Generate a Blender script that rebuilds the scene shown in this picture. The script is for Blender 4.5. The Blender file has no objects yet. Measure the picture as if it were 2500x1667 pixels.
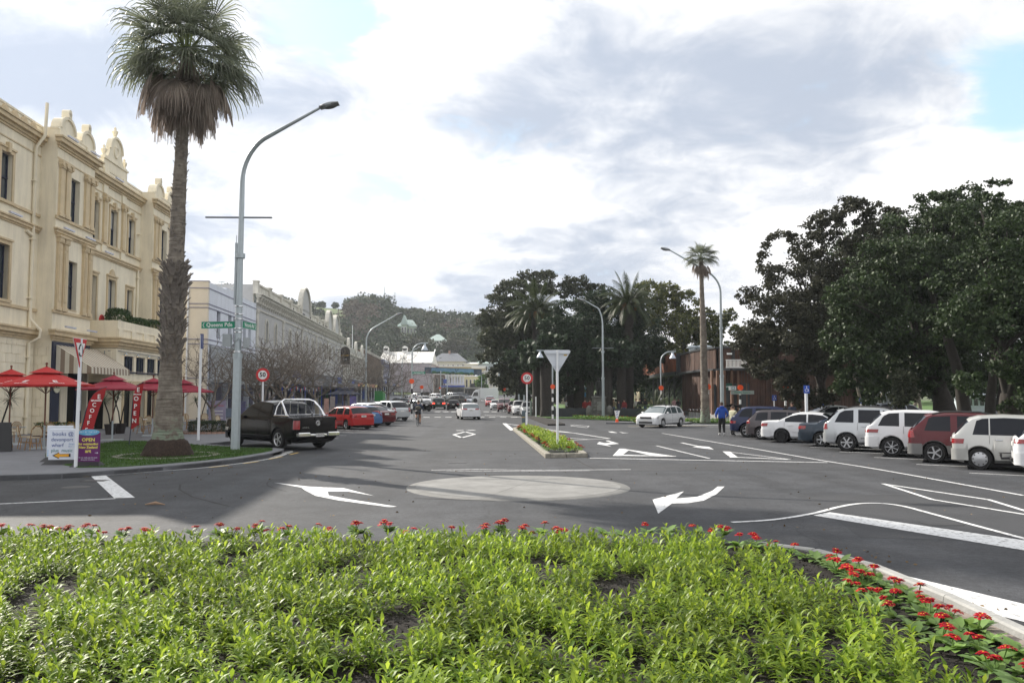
import bpy, bmesh, math, random
import numpy as np
from mathutils import Vector, Matrix, noise
from math import sin, cos, pi, radians, atan2, sqrt, exp
random.seed(7); rng = np.random.default_rng(7)
S = bpy.context.scene; COL = S.collection
# ---------------- camera ----------------
H, F, HY = 2.26, 2017.0, 962.0
PIT = math.atan((HY-833.5)/F)
cd = bpy.data.cameras.new('camera'); cam = bpy.data.objects.new('camera', cd); COL.objects.link(cam)
cd.sensor_width = 36; cd.lens = 36*F/2500; cd.clip_end = 6000; cd.clip_start = .1
cam.location = (0, 0, H); cam.rotation_euler = (pi/2+PIT, 0, 0); S.camera = cam
# ---------------- light ----------------
SAZ, SEL = radians(-47), radians(32)      # sun left of the view, ahead
SD = Vector((sin(SAZ)*cos(SEL), cos(SAZ)*cos(SEL), sin(SEL)))
sl = bpy.data.lights.new('sun', 'SUN'); sl.energy = 5.0; sl.angle = radians(.6); sl.color = (1, .93, .82)
so = bpy.data.objects.new('sun', sl); COL.objects.link(so); so.location = SD*60
so.rotation_euler = SD.to_track_quat('Z', 'Y').to_euler()
S.view_settings.view_transform = 'Standard'; S.view_settings.look = 'None'
S.view_settings.exposure = 0.56; S.view_settings.gamma = 1
S.view_settings.use_curve_mapping = False
W = bpy.data.worlds.new('World'); S.world = W; W.use_nodes = True
nt = W.node_tree; nt.nodes.clear()
def N(tp, **k):
    n = nt.nodes.new(tp)
    for a, b in k.items(): setattr(n, a, b)
    return n
def L(a, b): nt.links.new(a, b)
def mth(op, a, b=None, c=None, clamp=False):
    n = N('ShaderNodeMath', operation=op, use_clamp=clamp)
    for i, v in enumerate((a, b, c)):
        if v is None: continue
        if isinstance(v, (int, float)): n.inputs[i].default_value = v
        else: L(v, n.inputs[i])
    return n.outputs[0]
def raydir(sx, sy):
    a = (sx-1250)/F; b = (833.5-sy)/F
    return Vector((a, cos(PIT)-b*sin(PIT), sin(PIT)+b*cos(PIT)))
tc = N('ShaderNodeTexCoord'); dirv = tc.outputs['Generated']
sep = N('ShaderNodeSeparateXYZ'); L(dirv, sep.inputs[0])
den = mth('MAXIMUM', mth('ADD', sep.outputs[2], .22), .1)
cmb = N('ShaderNodeCombineXYZ'); L(mth('DIVIDE', sep.outputs[0], den), cmb.inputs[0]); L(mth('DIVIDE', sep.outputs[1], den), cmb.inputs[1])
def nz(scale, detail, rough, off=0, dist=0):
    m = N('ShaderNodeVectorMath', operation='ADD'); L(cmb.outputs[0], m.inputs[0]); m.inputs[1].default_value = (off, off*.7, off)
    n = N('ShaderNodeTexNoise'); L(m.outputs[0], n.inputs['Vector']); n.inputs['Scale'].default_value = scale
    n.inputs['Detail'].default_value = detail; n.inputs['Roughness'].default_value = rough; n.inputs['Distortion'].default_value = dist
    return n.outputs['Fac']
def gauss(sx, sy, r, sq=1.0):   # soft patch of sky round a direction, r in degrees
    d = raydir(sx, sy).normalized()
    m = N('ShaderNodeVectorMath', operation='SUBTRACT'); L(dirv, m.inputs[0]); m.inputs[1].default_value = d
    q = N('ShaderNodeVectorMath', operation='MULTIPLY'); L(m.outputs[0], q.inputs[0]); q.inputs[1].default_value = (1/sq, 1/sq, 1)
    l = N('ShaderNodeVectorMath', operation='LENGTH'); L(q.outputs[0], l.inputs[0])
    a = mth('DIVIDE', l.outputs['Value'], radians(r))
    return mth('EXPONENT', mth('MULTIPLY', mth('MULTIPLY', a, a), -1))
def wsum(items):
    t = None
    for w, g in items:
        v = mth('MULTIPLY', g, w); t = v if t is None else mth('ADD', t, v)
    return t
n1 = nz(2.6, 8, .6, 3.1, .3); n2 = nz(1.9, 8, .58, 11.3, .5); n3 = nz(5.5, 9, .62, 5, .6)
gaps = wsum([(.8, gauss(800, 40, 3.4, 1.3)), (.6, gauss(900, 468, 1.9, 2.4)), (.75, gauss(2500, 225, 3.6)), (.35, gauss(1250, 440, 1.5, 2)),(.3, gauss(1600, 0, 1.5, 2))])
cov = mth('SUBTRACT', mth('ADD', mth('ADD', mth('MULTIPLY', n1, 1.5), mth('MULTIPLY', n3, 1.1)), .04), gaps)
mr = N('ShaderNodeMapRange', interpolation_type='SMOOTHSTEP'); L(cov, mr.inputs[0])
mr.inputs[1].default_value = .62; mr.inputs[2].default_value = 1.1
lum = mth('ADD', mth('ADD', mth('MULTIPLY', n2, 1.3), mth('MULTIPLY', n3, .75)),
  wsum([(.42, gauss(1010, 80, 5)), (.32, gauss(300, 370, 6, 1.6)), (.3, gauss(1350, 520, 5, 2.5)), (.32, gauss(2200, 500, 6, 2)), (.22, gauss(640, 640, 4)), (.3, gauss(800, 420, 5, 2)),
        (-.34, gauss(1540, 240, 8.5, 1.8)), (-.4, gauss(560, 270, 4, 4)), (-.42, gauss(540, 560, 5, 1.5)), (-.4, gauss(100, 150, 7, 1.5)), (-.33, gauss(2050, 330, 6, 1.8)), (-.25, gauss(1560, 560, 3.5, 2)), (-.3, gauss(1250, 700, 4, 4))]))
mr2 = N('ShaderNodeMapRange', interpolation_type='SMOOTHSTEP'); L(lum, mr2.inputs[0])
mr2.inputs[1].default_value = .56; mr2.inputs[2].default_value = 1.18
cc = N('ShaderNodeMix', data_type='RGBA'); L(mr2.outputs[0], cc.inputs['Factor'])
cc.inputs['A'].default_value = (4.1, 4.6, 5.5, 1); cc.inputs['B'].default_value = (9.2, 9.1, 9.0, 1)
sunb = mth('EXPONENT', mth('MULTIPLY', mth('SUBTRACT', 1, mth('ADD', mth('ADD', mth('MULTIPLY', sep.outputs[0], SD.x), mth('MULTIPLY', sep.outputs[1], SD.y)), mth('MULTIPLY', sep.outputs[2], SD.z))), -4))
cb = N('ShaderNodeVectorMath', operation='SCALE'); L(cc.outputs['Result'], cb.inputs[0]); L(mth('ADD', mth('MULTIPLY', sunb, .35), 1.0), cb.inputs['Scale'])
sky = N('ShaderNodeTexSky', sky_type='NISHITA', sun_disc=False, sun_elevation=SEL, sun_rotation=SAZ % (2*pi))
sg = N('ShaderNodeVectorMath', operation='MULTIPLY_ADD'); L(sky.outputs[0], sg.inputs[0]); sg.inputs[1].default_value = (.8, .8, .8); sg.inputs[2].default_value = (3.1, 4.5, 5.2)
mx = N('ShaderNodeMix', data_type='RGBA'); L(mr.outputs[0], mx.inputs['Factor']); L(sg.outputs[0], mx.inputs['A']); L(cb.outputs[0], mx.inputs['B'])
bg = N('ShaderNodeBackground'); bg.inputs['Strength'].default_value = .088; L(mx.outputs['Result'], bg.inputs['Color'])
L(bg.outputs[0], N('ShaderNodeOutputWorld').inputs[0])

# ---------------- helpers ----------------
def gz(x, y): return max(0.0, y-120)*.011
def G(sx, sy, h=0.0):           # photograph pixel (2500 wide) -> point on a level of height h
    d = raydir(sx, sy); k = (h-H)/d.z
    return Vector((d.x*k, d.y*k, h))
def A(sx, sy, Y):               # pixel -> point at distance Y
    d = raydir(sx, sy); k = Y/d.y
    return Vector((d.x*k, Y, H+d.z*k))
def tag(o, label=None, cat=None, group=None, kind=None):
    if label: o['label'] = label
    if cat: o['category'] = cat
    if group: o['group'] = group
    if kind: o['kind'] = kind
    return o
def empty(name, loc, rz=0, label=None, cat=None, group=None):
    o = bpy.data.objects.new(name, None); COL.objects.link(o); o.location = loc; o.rotation_euler = (0, 0, rz)
    o.empty_display_size = .2
    return tag(o, label, cat, group)
def copy_tree(o, parent=None):
    c = o.copy(); COL.objects.link(c)
    if parent is not None: c.parent = parent
    for ch in o.children: copy_tree(ch, c)
    return c
def link(name, me, mats, parent=None, smooth=False, ang=None):
    if not isinstance(mats, (list, tuple)): mats = [mats]
    if not len(me.materials):
        for m in mats: me.materials.append(m)
    if smooth:
        me.polygons.foreach_set('use_smooth', [True]*len(me.polygons))
        if ang: me.set_sharp_from_angle(angle=radians(ang))
    o = bpy.data.objects.new(name, me); COL.objects.link(o)
    if parent is not None: o.parent = parent
    return o
class MB:
    def __init__(s, M=None): s.v = []; s.f = []; s.m = []; s.M = M or Matrix(); s.flip = s.M.determinant() < 0; s.mi = 0
    def add(s, vs, fs):
        b = len(s.v); M = s.M
        s.v += [tuple(M @ Vector(p)) for p in vs]
        for f in fs:
            g = [b+i for i in f]
            s.f.append(g[::-1] if s.flip else g); s.m.append(s.mi)
        return s
    def box(s, a, b):            # two corners
        (x0, y0, z0), (x1, y1, z1) = [[min(p, q) for p, q in zip(a, b)], [max(p, q) for p, q in zip(a, b)]]
        return s.add([(x0,y0,z0),(x1,y0,z0),(x1,y1,z0),(x0,y1,z0),(x0,y0,z1),(x1,y0,z1),(x1,y1,z1),(x0,y1,z1)],
            [(0,3,2,1),(4,5,6,7),(0,1,5,4),(1,2,6,5),(2,3,7,6),(3,0,4,7)])
    def cbox(s, c, sz): return s.box([c[i]-sz[i]/2 for i in range(3)], [c[i]+sz[i]/2 for i in range(3)])
    def poly(s, pts): return s.add(pts, [tuple(range(len(pts)))])
    def prism(s, pts, off):      # polygon extruded by vector
        n = len(pts); o = Vector(off)
        vs = [Vector(p) for p in pts]+[Vector(p)+o for p in pts]
        return s.add(vs, [tuple(range(n))[::-1], tuple(range(n, 2*n))]+[(i, (i+1) % n, n+(i+1) % n, n+i) for i in range(n)])
    def tube(s, pts, r, n=8, cap=True):
        pts = [Vector(p) for p in pts]; k = len(pts)
        if not isinstance(r, (list, tuple)): r = [r]*k
        vs = []; up = None
        for i, p in enumerate(pts):
            t = (pts[min(i+1, k-1)]-pts[max(i-1, 0)]).normalized()
            if up is None: up = t.orthogonal().normalized()
            up = (up-t*up.dot(t)).normalized(); w = t.cross(up)
            for j in range(n):
                a = 2*pi*j/n; vs.append(p+(up*cos(a)+w*sin(a))*r[i])
        fs = [(i*n+j, i*n+(j+1) % n, (i+1)*n+(j+1) % n, (i+1)*n+j) for i in range(k-1) for j in range(n)]
        if cap: fs += [tuple(range(n))[::-1], tuple(range((k-1)*n, k*n))]
        return s.add(vs, fs)
    def lathe(s, prof, n=16, c=(0,0,0), ax='z', cap=True):   # prof: (r, h)
        vs = []; c = Vector(c)
        for r, h in prof:
            for j in range(n):
                a = 2*pi*j/n; p = (r*cos(a), r*sin(a), h)
                if ax == 'y': p = (p[0], h, p[1])
                if ax == 'x': p = (h, p[0], p[1])
                vs.append(c+Vector(p))
        k = len(prof); fs = [(i*n+j, i*n+(j+1) % n, (i+1)*n+(j+1) % n, (i+1)*n+j) for i in range(k-1) for j in range(n)]
        if cap and prof[0][0] > 1e-4: fs.append(tuple(range(n))[::-1])
        if cap and prof[-1][0] > 1e-4: fs.append(tuple(range((k-1)*n, k*n)))
        return s.add(vs, fs)
    def ball(s, c, r, nu=10, nv=7):
        if not isinstance(r, (list, tuple)): r = (r, r, r)
        vs = []; c = Vector(c)
        for i in range(nv+1):
            t = pi*i/nv
            for j in range(nu):
                a = 2*pi*j/nu; vs.append(c+Vector((r[0]*sin(t)*cos(a), r[1]*sin(t)*sin(a), -r[2]*cos(t))))
        return s.add(vs, [(i*nu+j, i*nu+(j+1) % nu, (i+1)*nu+(j+1) % nu, (i+1)*nu+j) for i in range(nv) for j in range(nu)])
    def build(s, name, mats, parent=None, smooth=False, ang=40, bevel=0):
        me = bpy.data.meshes.new(name); me.from_pydata([tuple(v) for v in s.v], [], s.f)
        if any(s.m): me.polygons.foreach_set('material_index', s.m)
        me.validate(); me.update()
        o = link(name, me, mats, parent, smooth, ang)
        if bevel:
            b = o.modifiers.new('bevel', 'BEVEL'); b.width = bevel; b.segments = 1; b.limit_method = 'ANGLE'
        return o
def npmesh(name, V, Fq, mats, parent=None, n=4, mi=None):
    me = bpy.data.meshes.new(name); V = np.ascontiguousarray(V, np.float32); Fq = np.ascontiguousarray(Fq, np.int32)
    me.vertices.add(len(V)); me.vertices.foreach_set('co', V.ravel())
    me.loops.add(Fq.size); me.loops.foreach_set('vertex_index', Fq.ravel())
    me.polygons.add(len(Fq)); me.polygons.foreach_set('loop_start', np.arange(0, Fq.size, n, dtype=np.int32))
    if mi is not None: me.polygons.foreach_set('material_index', mi.astype(np.int32))
    me.update(calc_edges=True)
    return link(name, me, mats, parent)
def text(s, size, M, mat, parent, name='lettering', align='CENTER', sx=1.0, extrude=.002, shear=0, bold=0):
    cu = bpy.data.curves.new('t', 'FONT'); cu.body = s; cu.size = size; cu.align_x = align; cu.align_y = 'CENTER'
    cu.extrude = extrude; cu.shear = shear; cu.resolution_u = 2; cu.offset = bold
    t = bpy.data.objects.new('t', cu); COL.objects.link(t)
    me = bpy.data.meshes.new_from_object(t); bpy.data.objects.remove(t)
    me.transform(M @ Matrix.Diagonal((sx, 1, 1, 1)))
    me.materials.clear(); me.materials.append(mat)
    return link(name, me, mat, parent)
def frame(o, x, up=(0, 0, 1)):   # text plane: x to the reader's right, up; origin o
    x = Vector(x).normalized(); y = Vector(up).normalized(); z = x.cross(y).normalized()
    return Matrix(((x.x, y.x, z.x, o[0]), (x.y, y.y, z.y, o[1]), (x.z, y.z, z.z, o[2]), (0, 0, 0, 1)))
# ---------------- materials ----------------
MC = {}
def M(name, col, rough=.6, metal=0, var=.12, scale=2.0, bump=0.0, bscale=30, coat=0, spec=.5, col2=None, trans=0, emit=0, det=5, dist=0, streak=0):
    if name in MC: return MC[name]
    m = bpy.data.materials.new(name); m.use_nodes = True; t = m.node_tree; b = t.nodes['Principled BSDF']
    c = (*col, 1); b.inputs['Roughness'].default_value = rough; b.inputs['Metallic'].default_value = metal
    b.inputs['Specular IOR Level'].default_value = spec; b.inputs['Coat Weight'].default_value = coat; b.inputs['Coat Roughness'].default_value = .05
    b.inputs['Base Color'].default_value = c
    if emit: b.inputs['Emission Color'].default_value = c; b.inputs['Emission Strength'].default_value = emit
    if var or col2:
        co = t.nodes.new('ShaderNodeTexCoord'); n = t.nodes.new('ShaderNodeTexNoise'); n.inputs['Scale'].default_value = scale
        n.inputs['Detail'].default_value = det; n.inputs['Roughness'].default_value = .65; n.inputs['Distortion'].default_value = dist
        t.links.new(co.outputs['Object'], n.inputs['Vector'])
        r = t.nodes.new('ShaderNodeValToRGB'); t.links.new(n.outputs['Fac'], r.inputs[0])
        r.color_ramp.elements[0].position = .3; r.color_ramp.elements[1].position = .7
        lo = [x*(1-var) for x in col]; hi = list(col2) if col2 else [min(1, x*(1+var)) for x in col]
        r.color_ramp.elements[0].color = (*lo, 1); r.color_ramp.elements[1].color = (*hi, 1)
        t.links.new(r.outputs[0], b.inputs['Base Color'])
    if streak:
        co = t.nodes.new('ShaderNodeTexCoord'); mp = t.nodes.new('ShaderNodeMapping'); mp.inputs['Scale'].default_value = (2.2, 2.2, .22); t.links.new(co.outputs['Object'], mp.inputs[0])
        n = t.nodes.new('ShaderNodeTexNoise'); n.inputs['Scale'].default_value = 1; n.inputs['Detail'].default_value = 7; n.inputs['Roughness'].default_value = .7; t.links.new(mp.outputs[0], n.inputs['Vector'])
        rr = t.nodes.new('ShaderNodeMapRange'); rr.inputs[1].default_value = .32; rr.inputs[2].default_value = .55; rr.inputs[3].default_value = 1-streak; rr.inputs[4].default_value = 1; t.links.new(n.outputs['Fac'], rr.inputs[0])
        hs = t.nodes.new('ShaderNodeHueSaturation'); src = b.inputs['Base Color'].links[0].from_socket; t.links.new(src, hs.inputs['Color']); t.links.new(rr.outputs[0], hs.inputs['Value']); t.links.new(hs.outputs[0], b.inputs['Base Color'])
    if bump:
        co = t.nodes.new('ShaderNodeTexCoord'); n = t.nodes.new('ShaderNodeTexNoise'); n.inputs['Scale'].default_value = bscale; n.inputs['Detail'].default_value = 4
        t.links.new(co.outputs['Object'], n.inputs['Vector'])
        u = t.nodes.new('ShaderNodeBump'); u.inputs['Strength'].default_value = bump; u.inputs['Distance'].default_value = .02
        t.links.new(n.outputs['Fac'], u.inputs['Height']); t.links.new(u.outputs[0], b.inputs['Normal'])
    MC[name] = m; return m
def leafmat(name, c1, c2, tr=.35, rough=.45, spec=.35, vs=1.1):
    if name in MC: return MC[name]
    m = bpy.data.materials.new(name); m.use_nodes = True; t = m.node_tree; b = t.nodes['Principled BSDF']; out = t.nodes['Material Output']
    g = t.nodes.new('ShaderNodeNewGeometry'); r = t.nodes.new('ShaderNodeValToRGB'); t.links.new(g.outputs['Random Per Island'], r.inputs[0])
    r.color_ramp.elements[0].color = (*c1, 1); r.color_ramp.elements[1].color = (*c2, 1)
    b.inputs['Roughness'].default_value = rough; b.inputs['Specular IOR Level'].default_value = spec
    nz_ = t.nodes.new('ShaderNodeTexNoise'); nz_.inputs['Scale'].default_value = vs; nz_.inputs['Detail'].default_value = 3; t.links.new(g.outputs['Position'], nz_.inputs['Vector'])
    vr = t.nodes.new('ShaderNodeMapRange'); vr.inputs[1].default_value = .35; vr.inputs[2].default_value = .65; vr.inputs[3].default_value = .72; vr.inputs[4].default_value = 1.28; t.links.new(nz_.outputs['Fac'], vr.inputs[0])
    hs = t.nodes.new('ShaderNodeHueSaturation'); t.links.new(r.outputs[0], hs.inputs['Color']); t.links.new(vr.outputs[0], hs.inputs['Value']); r = hs
    t.links.new(r.outputs[0], b.inputs['Base Color'])
    if tr:
        tl = t.nodes.new('ShaderNodeBsdfTranslucent'); h = t.nodes.new('ShaderNodeHueSaturation'); h.inputs['Value'].default_value = 1.5; h.inputs['Hue'].default_value = .485
        t.links.new(r.outputs[0], h.inputs['Color']); t.links.new(h.outputs[0], tl.inputs[0])
        x = t.nodes.new('ShaderNodeMixShader'); x.inputs[0].default_value = tr
        t.links.new(b.outputs[0], x.inputs[1]); t.links.new(tl.outputs[0], x.inputs[2]); t.links.new(x.outputs[0], out.inputs[0])
    MC[name] = m; return m
def glassmat(name, col, rough=.05):
    return M(name, col, rough, 0, 0, spec=.9, coat=.3)
asphalt = M('asphalt', (.062, .064, .068), .8, var=.0, spec=.35)
def make_asphalt():
    t = asphalt.node_tree; b = t.nodes['Principled BSDF']; co = t.nodes.new('ShaderNodeTexCoord')
    def nn(s, d=4):
        n = t.nodes.new('ShaderNodeTexNoise'); n.inputs['Scale'].default_value = s; n.inputs['Detail'].default_value = d; t.links.new(co.outputs['Object'], n.inputs['Vector']); return n.outputs['Fac']
    def rp(f, a, bb, p0=.3, p1=.7):
        r = t.nodes.new('ShaderNodeValToRGB'); t.links.new(f, r.inputs[0]); r.color_ramp.elements[0].color = (*a, 1); r.color_ramp.elements[1].color = (*bb, 1)
        r.color_ramp.elements[0].position = p0; r.color_ramp.elements[1].position = p1; return r.outputs[0]
    def mul(a, bb, f=1):
        x = t.nodes.new('ShaderNodeMix'); x.data_type = 'RGBA'; x.blend_type = 'MULTIPLY'; x.inputs['Factor'].default_value = f; t.links.new(a, x.inputs['A']); t.links.new(bb, x.inputs['B']); return x.outputs['Result']
    base = rp(nn(.25, 5), (.033, .036, .042), (.053, .055, .061))
    c = mul(base, rp(nn(55, 3), (.55, .55, .55), (1.4, 1.4, 1.4)))
    c = mul(c, rp(nn(11, 6), (.78, .78, .78), (1.2, 1.2, 1.2), .35, .65))
    c = mul(c, rp(nn(1.3, 6), (.82, .82, .83), (1.1, 1.1, 1.1), .4, .6))
    vo = t.nodes.new('ShaderNodeTexVoronoi'); vo.inputs['Scale'].default_value = .16; vo.feature = 'DISTANCE_TO_EDGE'; nd = t.nodes.new('ShaderNodeTexNoise'); nd.inputs['Scale'].default_value = .9; nd.inputs['Detail'].default_value = 6; t.links.new(co.outputs['Object'], nd.inputs['Vector'])
    ad = t.nodes.new('ShaderNodeMix'); ad.data_type = 'RGBA'; ad.blend_type = 'ADD'; ad.inputs['Factor'].default_value = .9; t.links.new(co.outputs['Object'], ad.inputs['A']); t.links.new(nd.outputs['Color'], ad.inputs['B']); t.links.new(ad.outputs['Result'], vo.inputs['Vector'])
    c = mul(c, rp(vo.outputs['Distance'], (.5, .5, .5), (1, 1, 1), .0012, .0035), .8)
    # long wheel tracks
    mp = t.nodes.new('ShaderNodeMapping'); mp.inputs['Scale'].default_value = (.9, .03, 1); t.links.new(co.outputs['Object'], mp.inputs[0])
    n = t.nodes.new('ShaderNodeTexNoise'); n.inputs['Scale'].default_value = 1; t.links.new(mp.outputs[0], n.inputs['Vector'])
    c = mul(c, rp(n.outputs['Fac'], (.84, .84, .84), (1.1, 1.1, 1.1), .4, .6))
    t.links.new(c, b.inputs['Base Color'])
    u = t.nodes.new('ShaderNodeBump'); u.inputs['Strength'].default_value = .5; u.inputs['Distance'].default_value = .01; t.links.new(nn(70, 3), u.inputs['Height']); t.links.new(u.outputs[0], b.inputs['Normal'])
    b.inputs['Roughness'].default_value = .75
make_asphalt()
paint = M('road_paint', (.5, .5, .5), .7, var=.45, scale=11, bump=.3, bscale=60, det=10, col2=(.64, .65, .66))
for n_ in paint.node_tree.nodes:
    if n_.type == 'VALTORGB': n_.color_ramp.elements[0].position = .37; n_.color_ramp.elements[1].position = .49
yellow_paint = M('yellow_paint', (.55, .38, .1), .7, var=.25, scale=8)
concrete = M('concrete', (.30, .30, .29), .85, var=.18, scale=3, bump=.3, bscale=40)
disc_mat = M('disc_concrete', (.19, .19, .185), .8, var=.28, scale=1.1, bump=.3, bscale=50, det=10)
kerb_mat = M('kerb_stone', (.13, .135, .145), .85, var=.22, scale=3, bump=.3)
paving_mat = M('paving', (.16, .165, .18), .85, var=.15, scale=1.2, bump=.2)
brick_mat = M('brick_paver', (.32, .2, .15), .85, var=.3, scale=6)
lawn_mat = M('lawn', (.035, .085, .014), .9, var=.35, scale=2.5, bump=.6, bscale=90)
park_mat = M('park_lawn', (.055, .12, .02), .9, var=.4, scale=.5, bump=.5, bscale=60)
soil_mat = M('soil', (.008, .005, .004), .95, var=.5, scale=25, bump=1, bscale=60)
metal_grey = M('lamp_metal', (.42, .47, .5), .42, .55, var=.06, scale=6)
white_post = M('white_post', (.75, .77, .8), .45, var=.05)
white_paint = M('white_paint', (.8, .8, .8), .5, var=.04)
black_mat = M('black_plastic', (.012, .012, .014), .5, var=0)
red_sign = M('red_sign', (.55, .02, .025), .45, var=.03)
green_sign = M('green_sign', (.01, .25, .14), .45, var=.03)
blue_sign = M('blue_sign', (.02, .08, .42), .45, var=.03)
orange_ball = M('orange_ball', (.85, .09, .01), .4, var=.02, trans=0)
dark_glass = glassmat('dark_glass', (.012, .014, .017))
bright_glass = glassmat('window_glass', (.06, .075, .09), .08)
# ================= GROUND, ROAD, MARKINGS =================
def grid_sheet(name, x0, x1, ys, nx, dz, m):
    V = []; xs = [x0+(x1-x0)*i/nx for i in range(nx+1)]
    for y in ys:
        for x in xs: V.append((x, y, gz(x, y)+dz))
    n = nx+1
    Fq = [(j*n+i, j*n+i+1, (j+1)*n+i+1, (j+1)*n+i) for j in range(len(ys)-1) for i in range(nx)]
    return npmesh(name, V, Fq, m)
earth = M('earth', (.06, .085, .03), .95, var=.3, scale=.02)
tag(grid_sheet('ground', -1500, 1500, [-400, -50, 0, 60, 120, 150, 200, 250, 300, 400, 3000], 6, -.03, earth), kind='structure')
tag(grid_sheet('road', -90, 90, [-60, 0, 60, 120, 160, 200, 240, 280, 310], 4, 0, asphalt), kind='structure')
def slab(name, pts, h, m, kind='structure', z0=-.02):
    mb = MB(); mb.prism([(x, y, gz(x, y)+z0) for x, y in pts], (0, 0, h-z0)); return tag(mb.build(name, m), kind=kind)
def st(t, d, z=0):              # street frame: distance along the street, offset to the right of the hotel wall line
    return Vector((-24.6-.0744*t+.9972*d, 51.2+.9972*t+.0744*d, z))
kerbpts = [(-60, 21.0), (-30, 21.2), (-18, 21.4), (-13.6, 21.9), (-12.1, 22.4), (-11.2, 23.4), (-10.3, 24.6), (-9.67, 25.9), (-9.0, 27.8), (-8.7, 30.2), (-8.7, 31.4), (-8.95, 32.6), (-9.5, 33.1), (-10.5, 33.2), (-13.3, 35.8)]
back = [tuple(st(t, 11.6)[:2]) for t in (-12, 0, 20)]+[tuple(st(20.5, 15)[:2]), tuple(st(23, 16)[:2]), tuple(st(28, 16)[:2]), tuple(st(31, 11.8)[:2]), tuple(st(70, 11)[:2]), tuple(st(70, -60)[:2]), (-90, 120), (-90, 21)]
pave = slab('pavement', kerbpts+back, .13, paving_mat)
for k, (a, b) in enumerate(((70, 120), (120, 160), (160, 215))):
    slab('pavement', [tuple(st(a, 11)[:2]), tuple(st(b, 11)[:2]), tuple(st(b, -60)[:2]), tuple(st(a, -60)[:2])], .13, paving_mat)
# kerb stones along the corner
kroot = empty('kerb', (-10, 26, 0)); kroot['kind'] = 'structure'
def stones(pts, w, h, step, m, root, name='kerb_stone', z0=-.01, gap=.012):
    mb0 = None; P = [Vector((*p, 0)) for p in pts]; off = 0
    for a, b in zip(P, P[1:]):
        Lg = (b-a).length; n = max(1, round(Lg/step)); d = (b-a)/n; ang = atan2(d.y, d.x)
        me = None
        for i in range(n):
            if me is None:
                l = d.length; mb = MB(); hh = h; c = .02
                mb.prism([(gap, 0, z0), (gap, w, z0), (gap, w, hh), (gap, c, hh), (gap, 0, hh-c)], (l-2*gap, 0, 0)); o = mb.build(name, m, root); me = o.data
            else: o = bpy.data.objects.new(name, me); COL.objects.link(o); o.parent = root
            q = a+d*i; o.matrix_parent_inverse = root.matrix_basis.inverted(); o.location = (q.x, q.y, gz(q.x, q.y)); o.rotation_euler = (0, 0, ang)
stones(kerbpts, .16, .137, 1.0, kerb_mat, kroot)
stones([tuple(st(t, 11.72)[:2]) for t in (-12, 20)], .16, .137, 1.2, kerb_mat, kroot)
# corner lawn
lawn_pts = [(-14.6, 26.1), (-12.6, 24.2), (-11.6, 24.3), (-10.75, 25.3), (-10.0, 26.6), (-9.4, 28.3), (-9.1, 30.4), (-9.05, 31.4), (-9.4, 32.6), (-10.4, 32.8), (-12.4, 34.2), (-14.6, 36.0), (-16.6, 37.6), (-17.9, 37.6), (-17.6, 35.2), (-17.0, 32.5), (-16.6, 29.6)]
slab('lawn', lawn_pts, .145, lawn_mat, z0=.1)
def leaves(name, P, size, m, parent=None, up=.6, asp=.45, kind='stuff', n=None, jit=.5):
    """one quad leaf at each point of P (numpy n x 3)"""
    P = np.asarray(P); n = len(P)
    d = rng.normal(size=(n, 3)); d[:, 2] = np.abs(d[:, 2])*up; d /= np.linalg.norm(d, axis=1)[:, None]+1e-9
    e = rng.normal(size=(n, 3)); e = np.cross(d, e); e /= np.linalg.norm(e, axis=1)[:, None]+1e-9
    s = size*(1-jit/2+jit*rng.random(n))[:, None]
    V = np.stack([P-d*s*.5, P+e*s*asp*.5+d*s*.05, P+d*s*.5, P-e*s*asp*.5+d*s*.05], 1).reshape(-1, 3)
    return npmesh(name, V, np.arange(4*n).reshape(-1, 4), m, parent)
def in_poly(x, y, poly):
    c = np.zeros(len(x), bool); n = len(poly)
    for i in range(n):
        x1, y1 = poly[i]; x2, y2 = poly[i-1]
        c ^= ((y1 > y) != (y2 > y)) & (x < (x2-x1)*(y-y1)/(y2-y1+1e-12)+x1)
    return c
def scatter(poly, n, grow=0):
    p = np.array(poly); lo, hi = p.min(0), p.max(0); X = rng.uniform(lo[0], hi[0], n*3); Y = rng.uniform(lo[1], hi[1], n*3)
    k = in_poly(X, Y, poly); return X[k][:n], Y[k][:n]
def blades(name, poly, n, z, hgt, m, w=.012, kind='stuff'):
    X, Y = scatter(poly, n); n = len(X); a = rng.uniform(0, 2*pi, n); h = hgt*(.5+rng.random(n)); l = rng.normal(0, .35, (n, 2))*h[:, None]
    wx, wy = w*np.cos(a), w*np.sin(a); Z = np.full(n, z)
    V = np.stack([np.stack([X-wx, Y-wy, Z], 1), np.stack([X+wx, Y+wy, Z], 1), np.stack([X+l[:, 0], Y+l[:, 1], Z+h], 1)], 1).reshape(-1, 3)
    o = npmesh(name, V, np.arange(3*n).reshape(-1, 3), m, n=3); return tag(o, kind=kind)
grass_leaf = leafmat('grass_blade', (.02, .06, .008), (.07, .14, .02), .25)
tag(blades('grass', lawn_pts, 30000, .14, .045, grass_leaf), 'short green lawn grass round the foot of the tall palm', 'grass', kind='stuff')
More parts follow.
